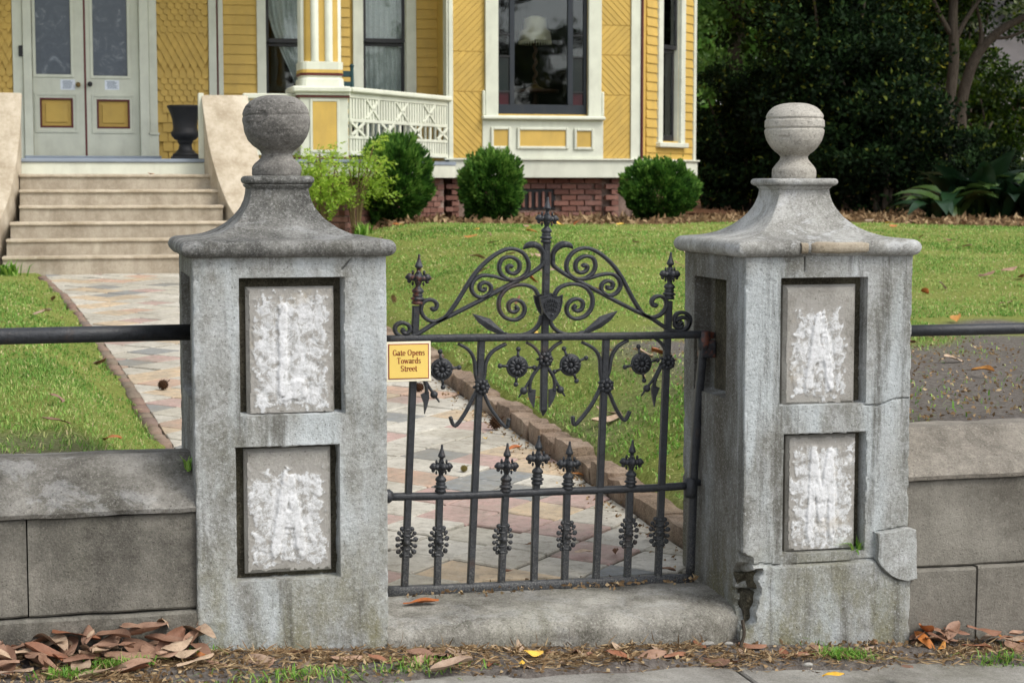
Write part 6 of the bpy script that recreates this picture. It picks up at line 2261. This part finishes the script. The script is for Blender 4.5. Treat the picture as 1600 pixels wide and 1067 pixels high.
def tree(name, label, x, y, trunk_r, limbs, crown, n, ll, lw, mat, seed, group=None, cat="tree", droop=.25, z0=None, bias=(0, 0, .3)):
    """limbs: list of polylines relative to the base with radii; crown: ellipsoid clusters (dx,dy,dz,rx,ry,rz)"""
    z0 = float(ground_z(x, y)) if z0 is None else z0
    root = thing(name, (x, y, z0), label, cat, group)
    tb = MB()
    for P, r0, r1 in limbs:
        tb.add(*limb([(x + p[0], y + p[1], z0 + p[2]) for p in P], r0, r1))
    tb.obj("trunk", "bark", root, True)
    r = np.random.default_rng(seed)
    vol = np.array([c[3] * c[4] * c[5] for c in crown]) ** .75
    K = max(24, n // 150)
    idx = r.choice(len(crown), K, p=vol / vol.sum())
    cr = np.array(crown)[idx]
    Dc = r.normal(0, 1, (K, 3)); Dc /= np.linalg.norm(Dc, axis=1)[:, None]
    Pc = Dc * (r.uniform(0, 1, K) ** .42)[:, None]
    CC = np.stack([x + cr[:, 0] + Pc[:, 0] * cr[:, 3], y + cr[:, 1] + Pc[:, 1] * cr[:, 4], z0 + cr[:, 2] + Pc[:, 2] * cr[:, 5]], -1)
    size = np.clip(np.sqrt(cr[:, 3] * cr[:, 5]) * .26, .16, .62) * r.uniform(.7, 1.4, K)
    tone = r.normal(0, .13, K)
    wch = r.integers(0, K, n)
    D = r.normal(0, 1, (n, 3)); D /= np.linalg.norm(D, axis=1)[:, None]
    rad = r.uniform(0, 1, n) ** .5
    P = D * rad[:, None] * size[wch][:, None] * np.array([1.25, 1.25, .62])
    C = CC[wch] + P
    C[:, 2] -= .18 * (P[:, 0] ** 2 + P[:, 1] ** 2) / size[wch]
    sh = .40 + tone[wch] + .26 * D[:, 2] * rad + r.normal(0, .12, n)  # leaf colour lightens toward each cluster's top, painting in light from above
    hot = r.uniform(0, 1, n) < .035
    sh[hot] = 1.0
    ok = C[:, 2] > z0 + .05
    C = C[ok]; D = D[ok]; sh = sh[ok]
    link("crown", leaves("crown", C, D * .6 + np.array(bias), ll, lw, sh, mat, seed, droop=droop), root)
    return root

def build_trees():
    at = lambda u, Y: float(A(u, 330, Y)[0])
    bush = lambda w, h: [(0, 0, h * .55, w, w * .8, h * .5), (w * .35, -.2, h * .38, w * .7, w * .6, h * .38), (-w * .4, 0, h * .34, w * .65, w * .6, h * .36), (0, .1, h * .8, w * .6, w * .6, h * .28)]
    stems = lambda h, s, k=4: [([(.05 * math.cos(i * 1.7 + s), .05 * math.sin(i * 1.7 + s), -.1), (.25 * math.cos(i * 1.7 + s), .2 * math.sin(i * 1.7 + s), h * .4), (.6 * math.cos(i * 1.7 + s), .4 * math.sin(i * 1.7 + s), h * .85)], .045, .012) for i in range(k)]
    G = "dark evergreen shrubs right of the house"
    tree("camellia_shrub", "dark evergreen shrub nearest the house corner", at(1165, 25.2), 25.2, .05, stems(2.0, 1), bush(1.15, 2.2), 16000, .09, .05, "camellia", 41, G, "shrub")
    tree("camellia_shrub", "tall dark evergreen shrub directly behind the right pillar's ball", at(1302, 24.2), 24.2, .05, stems(4.2, 2), bush(1.1, 4.2), 26000, .09, .05, "camellia", 42, G, "shrub")
    tree("camellia_shrub", "broad bluish dark shrub right of the right pillar's ball", at(1378, 23.4), 23.4, .05, stems(2.2, 3), bush(1.0, 2.5), 18000, .085, .048, "camellia", 43, G, "shrub")
    tree("camellia_shrub", "low dark shrub below the twin tree trunks", at(1488, 24.6), 24.6, .05, stems(1.6, 4), bush(1.0, 1.25), 9000, .085, .048, "camellia", 44, G, "shrub")
    # twin-trunk tree at the right
    x, y = at(1487, 25.6), 25.6
    q = lambda u, v: (float(A(u, v, y)[0]) - x, 0.0, float(A(u, v, y)[2]) - float(ground_z(x, y)))
    tree("forked_tree", "small tree with a dark slanting trunk leaning left at the right edge", x, y, .1,
         [([(0, 0, -.1), q(1480, 200), q(1490, 100), q(1489, 20), q(1495, -80)], .105, .06), ([q(1489, 70), q(1510, 30), q(1545, -20)], .05, .02), ([q(1489, 60), q(1462, 10), q(1440, -60)], .05, .02)],
         [(.2, 0, 4.2, 2.2, 1.6, 1.1), (-1.0, .2, 3.6, 1.2, 1.2, .8), (1.4, -.2, 4.6, 1.6, 1.4, 1.0)], 11000, .075, .05, "oakleaf", 45)
    x2, y2 = at(1512, 26.0), 26.0
    q2 = lambda u, v: (float(A(u, v, y2)[0]) - x2, 0.0, float(A(u, v, y2)[2]) - float(ground_z(x2, y2)))
    tree("forked_tree", "small tree whose branch arcs out to the upper right corner", x2, y2, .1,
         [([(0, 0, -.1), q2(1500, 190), q2(1514, 115), q2(1535, 75), q2(1572, 42), q2(1640, 10)], .11, .05), ([q2(1530, 82), q2(1545, 62), q2(1578, 58), q2(1615, 40)], .04, .018), ([q2(1530, 80), q2(1533, 50), q2(1526, 10)], .045, .02)],
         [(1.6, 0, 3.9, 2.0, 1.5, .8), (.6, .1, 4.6, 2.0, 1.5, .9), (2.6, .2, 3.4, 1.2, 1.2, .5)], 8000, .09, .055, "oakleaf", 46)
    tree("lime_shrub", "yellow-green shrub catching light behind the right tree trunk", at(1556, 28.5), 28.5, .04, stems(2.2, 5), bush(1.2, 2.3), 11000, .10, .055, "limeleaf", 47, None, "shrub")
    # larger trees making the dark wood behind
    big = lambda h, w, s: ([([(0, 0, -.2), (.1 * s, 0, h * .3), (.3 * s, .1, h * .55), (.2, 0, h * .9)], .26, .08), ([(.2 * s, 0, h * .45), (1.2 * s, .2, h * .62), (2.0 * s, .2, h * .8)], .12, .04), ([(.2 * s, 0, h * .5), (-1.2 * s, -.2, h * .64), (-2.2 * s, -.1, h * .75)], .11, .04)],
                           [(0, 0, h * .72, w, w, h * .26), (w * .6, -.3, h * .55, w * .7, w * .7, h * .2), (-w * .6, -.4, h * .5, w * .7, w * .7, h * .2), (0, -.5, h * .38, w * .8, w * .7, h * .17), (0, 0, h * .2, w * .7, w * .6, h * .15)])
    for i, (u, Y, h, w, n, mat, lab) in enumerate([(1318, 31.0, 8.5, 1.8, 18000, "oakleaf", "tall dark tree rising behind the shrubs near the house"), (1335, 30.2, 9.0, 2.4, 20000, "oakleaf", "tall dark tree above the right pillar's ball"),
                                            (1405, 33.0, 8.5, 1.6, 12000, "oakleaf", "tall dark tree behind the slanting trunks"), (1135, 36.0, 8.0, 2.4, 14000, "brightleaf", "sunlit pale green tree glimpsed beside the house corner")]):
        L, C = big(h, w, 1 if i % 2 else -1)
        if mat == "brightleaf": C = C[:3] + [(0, 0, h * .45, w, w, h * .2)]
        tree("shade_tree", lab, at(u, Y), Y, .25, L, C, n, .125 if mat == "oakleaf" else .13, .075, mat, 60 + i, None if mat == "brightleaf" else "dark shade trees")
    L, C = big(9, 3.2, 1)
    tree("moss_tree", "pale grey-green tree in the distance at the right edge", at(1592, 40), 40.0, .25, L, C, 7000, .18, .10, "mosstree", 77)
    tree("lime_tree", "small yellow-green tree backlit between the slanting trunks", at(1492, 31.5), 31.5, .06, stems(4.5, 6), [(0, 0, 2.4, 1.3, 1.0, 1.3), (.4, 0, 3.9, 1.5, 1.0, 1.0), (-.6, 0, 4.6, 1.2, 1.0, .9)], 9000, .10, .06, "limeleaf", 79)
    tree("lime_shrub", "bright green bushes far behind the house corner", at(1105, 30), 30.0, .04, stems(1.8, 8), bush(1.2, 2.0), 5000, .10, .06, "limeleaf", 78, None, "shrub")
    # trees across the street, behind the photographer
    for i, (x, y, h, w) in enumerate([(-3.5, -20, 11, 4.2), (6.5, -24, 12, 4.6), (-13, -22, 10, 4.0), (15, -21, 11, 4.2)]):
        L, C = big(h, w, 1 if i % 2 else -1)
        tree("street_tree", "large leafy tree across the street, number %s from the west" % ["two", "three", "one", "four"][i], x, y, .3, L, C, 5000, .32, .20, "oakleaf", 80 + i, "trees across the street", z0=-.25)
    # far wood closing the view
    r = np.random.default_rng(9)
    n = 42000
    X = r.uniform(4, 46, n); Y = 52 + r.uniform(-2, 3, n); Z = 1 + 13 * r.uniform(0, 1, n) ** .9
    keep = vnoise(np.c_[X, Y, Z], .35) > -.42
    C = np.c_[X, Y, Z][keep]; m = len(C)
    N = np.tile(np.array([0, -.8, .3]), (m, 1))
    o = link("far_wood", leaves("far_wood", C, N, .7, .5, .5 + .5 * vnoise(C, .5) + r.normal(0, .15, m), "brightleaf", 91))
    o["kind"] = "stuff"; o["label"] = "distant wall of green woodland behind the garden"; o["category"] = "woodland"
build_trees()

# neighbour's house far right, half hidden
def build_neighbour():
    Y = 37.0
    x0 = float(A(1556, 200, Y)[0]); x1 = x0 + 7
    root = thing("neighbour_house", (x0 + 3, Y + 3, 1.0), "distant house with grey roof and white porch post behind trees", "house")
    part("wall", "roof_grey", root, cbox(x0 + 1, x1, Y + 2, Y + 8, .9, 3.3))
    V = [(x0 - .3, Y - .4, 3.2), (x1 + .4, Y - .4, 3.2), (x1 + .4, Y + 8.4, 3.2), (x0 - .3, Y + 8.4, 3.2), (x0 + 1.5, Y + 4, 6.2), (x1 - 1.5, Y + 4, 6.2)]
    link("roof", mesh_from("roof", V, [(0, 1, 5, 4), (1, 2, 5), (2, 3, 4, 5), (3, 0, 4), (3, 2, 1, 0)], "roof_grey"), root)
    for i in range(3):
        xa = float(A(1597, 200, Y)[0]) + i * 2.2
        part("porch_post", "far_white", root, cbox(xa - .12, xa + .12, Y, Y + .24, .9, 3.2, .01))
    for i in range(2):
        part("window", "far_white", root, cbox(x0 + 2.4 + i * 2.4, x0 + 3.4 + i * 2.4, Y + 1.9, Y + 1.99, 1.6, 2.9, .02))
    part("porch_floor", "far_white", root, cbox(x0, x1, Y, Y + 2, .85, 1.05))
build_neighbour()

# ---------------------------------------------------------------- broad-leaved plants in the shade
def build_straps():
    r = np.random.default_rng(55)
    def strap(L, W, bend, shade):
        V = []; F = []
        n = 8
        for i in range(n + 1):
            t = i / n
            ang = 1.25 - bend * t
            w = W * (math.sin(math.pi * min(1, t * .93 + .07)) ** .8) + .004
            if i == 0: p = np.array([0., 0., 0.])
            else: p = p + np.array([math.cos(ang), 0, math.sin(ang)]) * L / n
            V += [tuple(p + np.array([0, -w / 2, w * .15])), tuple(p), tuple(p + np.array([0, w / 2, w * .15]))]
        for i in range(n):
            a = i * 3
            F += [(a, a + 1, a + 4, a + 3), (a + 1, a + 2, a + 5, a + 4)]
        return np_mesh("leaf", np.array(V), np.array(F), "strapleaf", np.full((len(V), 3), shade), True)
    pool = [strap(.75, .165, b, s) for b, s in ((.9, .3), (1.3, .5), (1.7, .2), (2.0, .6), (1.5, .72), (1.1, .1))]
    for i, (u, v, Y, sc, lab) in enumerate([(1470, 330, 21.0, 1.15, "leftmost clump of broad strap leaves, some yellowed"), (1520, 330, 21.4, 1.45, "second clump of broad dark strap leaves from the left"), (1568, 328, 21.2, 1.4, "third clump of broad dark strap leaves before the lime shrub"),
                                     (1612, 328, 21.0, 1.5, "clump of broad strap leaves cut by the right edge"), (1545, 322, 22.2, 1.7, "tall clump of strap leaves behind the others")]):
        x = float(A(u, v, Y)[0]); z = float(ground_z(x, Y))
        root = thing("strap_leaf_plant", (x, Y, z), lab, "plant", "strap-leaved plants under the trees")
        for k in range(22):
            m = pool[r.integers(0, 6)] if not (i == 0 and k % 3 == 0) else pool[4]
            o = link("leaf", m, root, Vector((x + r.normal(0, .08), Y + r.normal(0, .08), z - .02)))
            o.rotation_euler = (r.normal(0, .15), 0, r.uniform(0, 6.28)); s = sc * r.uniform(.7, 1.15); o.scale = (s, s, s)
build_straps()

# ---------------------------------------------------------------- fallen leaves
def leaf_mesh(kind, seed, mat):
    rr = random.Random(seed)
    L = 1.0; W = rr.uniform(.28, .52)
    curl = rr.uniform(-1.0, 1.0) * rr.random(); cup = rr.uniform(.05, .8) * rr.choice((-1, 1, 1)); tw = rr.uniform(-.5, .5)
    V = []; F = []
    n, m = 9, 4
    ang = -curl / 2; p = [-.5, 0.0]
    for i in range(n + 1):
        t = i / n
        w = W * math.sin(math.pi * (t * .94 + .03)) ** .75 * .5
        if i: 
            ang += curl / n
            p = [p[0] + math.cos(ang) / n, p[1] + math.sin(ang) / n]
        for j in range(m + 1):
            s = -1 + 2 * j / m
            z = p[1] + cup * w * (s * s) * .9 + .03 * math.sin(7 * t + 3 * s + seed)
            y = s * w * (1 - .15 * abs(cup) * abs(s)) + .05 * math.sin(3 * t + seed)
            a = tw * (t - .5)
            V.append((p[0], y * math.cos(a) - z * math.sin(a), y * math.sin(a) + z * math.cos(a)))
    for i in range(n):
        for j in range(m):
            a = i * (m + 1) + j
            F.append((a, a + 1, a + m + 2, a + m + 1))
    b = len(V)
    V += [(-.5, -.008, V[m // 2][2]), (-.5, .008, V[m // 2][2]), (-.72, .03, V[m // 2][2] + .04)]
    F.append((b, b + 1, b + 2))
    zmin = min(v[2] for v in V)
    V = [(x, y, z - zmin) for x, y, z in V]
    return mesh_from("fallen_leaf", V, F, mat, True)
LEAFM = {m: [leaf_mesh(0, i * 7 + k * 3, m) for i in range(12)] for k, m in enumerate(("leaf_brown", "leaf_tan", "leaf_orange", "leaf_yellow"))}

def put_leaf(x, y, z, size, mat, label, group, rr, tilt=.25, rz=None, cat="leaf"):
    o = link("fallen_leaf", rr.choice(LEAFM[mat]), None, Vector((x, y, z)))
    o.scale = (size, size, size)
    o.rotation_euler = (rr.gauss(0, tilt), rr.gauss(0, tilt), rr.uniform(0, 6.28) if rz is None else rz)
    if group:
        word = {"leaf_brown": "brown", "leaf_tan": "pale tan", "leaf_orange": "orange", "leaf_yellow": "yellow"}[mat]
        big = "large" if size > .12 else ("small" if size < .09 else "middling")
        if group in ("leaf heap by the left wall", "leaf drift by the right wall", "leaves on the verge soil"):
            where = {"leaf heap by the left wall": ("near the pillar", "near the picture's left edge"), "leaf drift by the right wall": ("near the pillar", "near the picture's right edge"), "leaves on the verge soil": ("before the left pillar", "before the right pillar")}[group]
            mid_ = {"leaf heap by the left wall": x > .05, "leaf drift by the right wall": x < 3.2, "leaves on the verge soil": x < 1.5}[group]
            where = where[0] if mid_ else where[1]
        else:
            where = "close to the wall" if y < 9 else ("halfway back" if y < 14 else "far back near the house")
        label = "%s %s %s, %s" % (big, word, label, where)
    return tag(o, label, cat, group)

def build_leaves():
    rr = random.Random(77)
    def vz(x, y): return float(ground_z(x, y)) + .003
    # heap at the foot of the left wall
    lab = "leaf in the left wall's heap"
    for i in range(84):
        x = rr.uniform(-.42, .42); y = 5.60 - abs(rr.gauss(0, .10)); 
        hump = .09 * max(0, 1 - abs(x - .22) / .35) * max(0, (y - 5.35) / .25)
        put_leaf(x, y, vz(x, y) + .012 + hump * rr.uniform(.1, 1.1), rr.choice((rr.uniform(.05, .10), rr.uniform(.10, .17), rr.uniform(.12, .19))), rr.choice(("leaf_brown", "leaf_brown", "leaf_tan", "leaf_brown", "leaf_tan", "leaf_brown", "leaf_brown", "leaf_tan")), lab, "leaf heap by the left wall", rr, .2)
    # one big leaf leaning in the corner by the left pillar
    p = A(258, 990, 5.56)
    o = put_leaf(float(p[0]), 5.56, float(p[2]) - .06, .19, "leaf_brown", "largest brown leaf leaning up in the corner of left wall and pillar", None, rr, 0, 0)
    o.rotation_euler = (1.0, -.75, .35)
    p = A(300, 1022, 5.5)
    put_leaf(float(AZ(305, 1022, 0.05)[0]), float(AZ(305, 1022, .05)[1]), .04, .10, "leaf_orange", "orange-brown leaf at the left pillar's front left foot", None, rr, .3)
    # heap at right wall
    lab = "leaf in the right wall's drift"
    for i in range(60):
        x = rr.uniform(2.84, 3.7); y = 5.60 - abs(rr.gauss(0, .07))
        put_leaf(x, y, vz(x, y) + rr.uniform(0, .05) * max(0, (y - 5.4) / .2), rr.choice((rr.uniform(.04, .09), rr.uniform(.08, .15))), rr.choice(("leaf_brown", "leaf_brown", "leaf_brown", "leaf_tan", "leaf_brown", "leaf_brown", "leaf_orange")), lab, "leaf drift by the right wall", rr, .22)
    # verge between
    lab = "leaf on the verge soil"
    for i in range(52):
        x = rr.uniform(.45, 2.75); y = rr.uniform(5.36, 5.58)
        put_leaf(x, y, vz(x, y), rr.uniform(.05, .12), rr.choice(("leaf_brown", "leaf_tan", "leaf_brown")), lab, "leaves on the verge soil", rr, .3)
    def single(u, v, z, size, mat, label, rz=None, tilt=.2):
        p = AZ(u, v, z)
        return put_leaf(float(p[0]), float(p[1]), z, size, mat, label, None, rr, tilt, rz)
    single(832, 1022, .0, .085, "leaf_yellow", "bright yellow leaf on the verge below the gate sill", .4, .35)
    single(816, 1036, .0, .05, "leaf_yellow", "small pale yellow leaf just below the bright yellow one", 1.4)
    single(1303, 1056, -.035, .09, "leaf_yellow", "yellow leaf lying on the pavement edge before the right pillar", .2, .1)
    single(706, 1040, .02, .14, "leaf_tan", "large grey-tan leaf on the verge below the left end of the sill", .1, .1)
    single(1418, 1042, -.03, .08, "leaf_brown", "tan leaf standing on its point at the pavement joint", 1.5, .6)
    single(200, 1052, .05, .13, "leaf_brown", "broad brown leaf at the near edge of the left verge", .2, .1)
    single(658, 942, .088, .12, "leaf_orange", "rust-brown curled leaf on the sill under the gate's left end", .05, .15)
    single(962, 862, .118, .09, "leaf_brown", "curled tan leaf on the path behind the gate's right bars", 1.2, .4)
    single(1040, 890, .108, .09, "leaf_brown", "brown leaf on the path by the gate's lower right corner", .2, .2)
    single(912, 862, .12, .08, "leaf_tan", "pale tan leaf flat on the path behind the gate", .3, .1)
    single(905, 742, .17, .08, "leaf_orange", "orange leaf against the edging behind the gate's middle rail", .4, .3)
    single(942, 752, .165, .09, "leaf_tan", "folded tan leaf against the edging right of the orange one", 1.0, .4)
    single(802, 702, .20, .09, "leaf_orange", "orange leaf on the path beside the two pale finials", .2, .2)
    single(760, 686, .21, .06, "leaf_yellow", "amber curled leaf on the path near the edging", 1.2, .5)
    single(790, 893, .105, .05, "leaf_brown", "small brown leaf on the path by the fourth gate bar", .2, .2)
    single(832, 850, .12, .06, "leaf_brown", "brown leaf on the path behind the fourth boss", .2, .2)
    single(1018, 838, .125, .07, "leaf_brown", "brown leaf at the path's edge by the right-most boss", .9, .3)
    single(718, 615, .25, .05, "leaf_yellow", "yellow leaf on the path near the second wheel ornament", .9, .3)
    # lawn
    for side_, n, xr, yr, l2 in (("left", 40, (-2.6, .5), (6.4, 17), "leaf on the lawn left of the path"), ("right", 105, (2.6, 9.5), (8, 20), "leaf on the lawn right of the path"), ("bank", 34, (2.45, 4.6), (6.2, 9.5), "leaf on the bank behind the right pillar")):
        for i in range(n):
            x = rr.uniform(*xr); y = rr.uniform(*yr)
            if side_ == "left" and x > float(xl(y)) - .1: x -= .8
            put_leaf(x, y, vz(x, y) + .022, rr.uniform(.08, .16), rr.choice(("leaf_brown", "leaf_brown", "leaf_orange", "leaf_tan", "leaf_brown", "leaf_tan", "leaf_brown", "leaf_orange", "leaf_yellow") if side_ == "right" else ("leaf_brown", "leaf_tan", "leaf_brown", "leaf_orange", "leaf_tan") if side_ == "bank" else ("leaf_brown", "leaf_tan", "leaf_brown", "leaf_orange")), l2, "leaves on the %s lawn" % side_ if side_ != "bank" else "leaves on the bank", rr, .3)
    p = AZ(258, 271, 1.575)
    put_leaf(float(p[0]), 20.2, 1.578, .10, "leaf_orange", "orange leaf on the top concrete step below the urn", None, rr, .1)
    p = AZ(197, 345, 1.25)
    put_leaf(float(p[0]), 19.45, 1.092, .09, "leaf_brown", "rust leaf on the middle of the front steps", None, rr, .2)
build_leaves()

# ---------------------------------------------------------------- cones, tuft, twig, stones
def spiky(name, loc, r, mat, label, cat, seed, stem=True):
    rr = random.Random(seed)
    mb = MB()
    mb.add(*ball((0, 0, r), r * .86, 10, 8))
    for i in range(60):
        z = 1 - 2 * (i + .5) / 60; a = i * 2.4
        d = np.array([math.sqrt(1 - z * z) * math.cos(a), math.sqrt(1 - z * z) * math.sin(a), z])
        c = d * r * .8 + np.array([0, 0, r]); e = d * r * 1.12 + np.array([0, 0, r])
        mb.add(*sweep([c, e], circ(r * .15, 5), (.3, .8, .5), [1, .35]))
    if stem:
        mb.add(*sweep([(r * .6, 0, r * 1.4), (r * 1.3, .0, r * 1.9)], circ(r * .1, 5), (0, 1, 0)))
    mb.V = [(v[0] + loc[0], v[1] + loc[1], v[2] + loc[2]) for v in mb.V]
    return tag(mb.obj(name, mat, None, False), label, cat)
p = AZ(725, 737, .17); spiky("seed_ball", tuple(p), .016, "gumball", "round spiky green-brown seed ball on the path behind the gate", "seed ball", 1)
p = AZ(255, 609, .275); spiky("pine_cone", tuple(p), .030, "cone", "dark brown cone lying on the path left of the left pillar", "cone", 2)
p = AZ(655, 612, .262); spiky("pine_cone", tuple(p), .028, "cone", "brown cone on the path just under the yellow sign", "cone", 3)
p = AZ(775, 670, .215); spiky("pine_cone", tuple(p), .034, "cone", "brown cone against the edging beyond the second gate bar", "cone", 4)
def build_small():
    r = np.random.default_rng(4)
    p = A(1345, 872, YP - .01)
    n = 26
    XY = np.stack([r.normal(p[0], .008, n), r.normal(YP + .02, .004, n)], -1)
    tag(link("grass_tuft", blades("grass_tuft", XY, np.full(n, float(p[2])), .075, .008, 1.1, r.uniform(.2, 1, n), "weed", 4)), "green grass tuft growing on the right pillar's lower ledge", "grass tuft")
    p = A(282, 712, 5.8); n = 24
    XY = np.stack([np.full(n, XLP - .012) + r.normal(0, .004, n), r.normal(5.74, .02, n)], -1)
    tag(link("grass_tuft", blades("grass_tuft", XY, np.full(n, .585), .05, .006, .6, r.uniform(0, 1, n), "weed", 6)), "green sprig in the joint of left wall and pillar", "grass tuft")
    V, F = sweep(catmull([A(1160, 968, 5.585), A(1163, 990, 5.575), A(1158, 1008, 5.565), A(1160, 1024, 5.55)], 4), circ(.006, 7), (0, 1, 0))
    tag(link("twig", mesh_from("twig", V, F, "bark", True)), "thin grey twig hanging at the right pillar's broken corner", "twig")
    for i, (u, v, s, lab) in enumerate([(1112, 990, .03, "largest pale stone chip by the sill's right end"), (1106, 1004, .022, "pale stone chip just below the largest one"), (1138, 1004, .016, "smallest pale stone chip beside the twig"), (1262, 1036, .018, "white stone chip on the verge before the right pillar")]):
        q = AZ(u, v, -.02)
        V, F = rough_block(q[0] - s, q[0] + s, q[1] - s * .5, q[1] + s * .5, -.03, -.03 + s * .8, i * 3.1, s * .35, (3, 2, 2), s * .3)
        tag(link("stone_chip", mesh_from("stone_chip", V, F, "slab_face", False)), lab, "stone")
build_small()
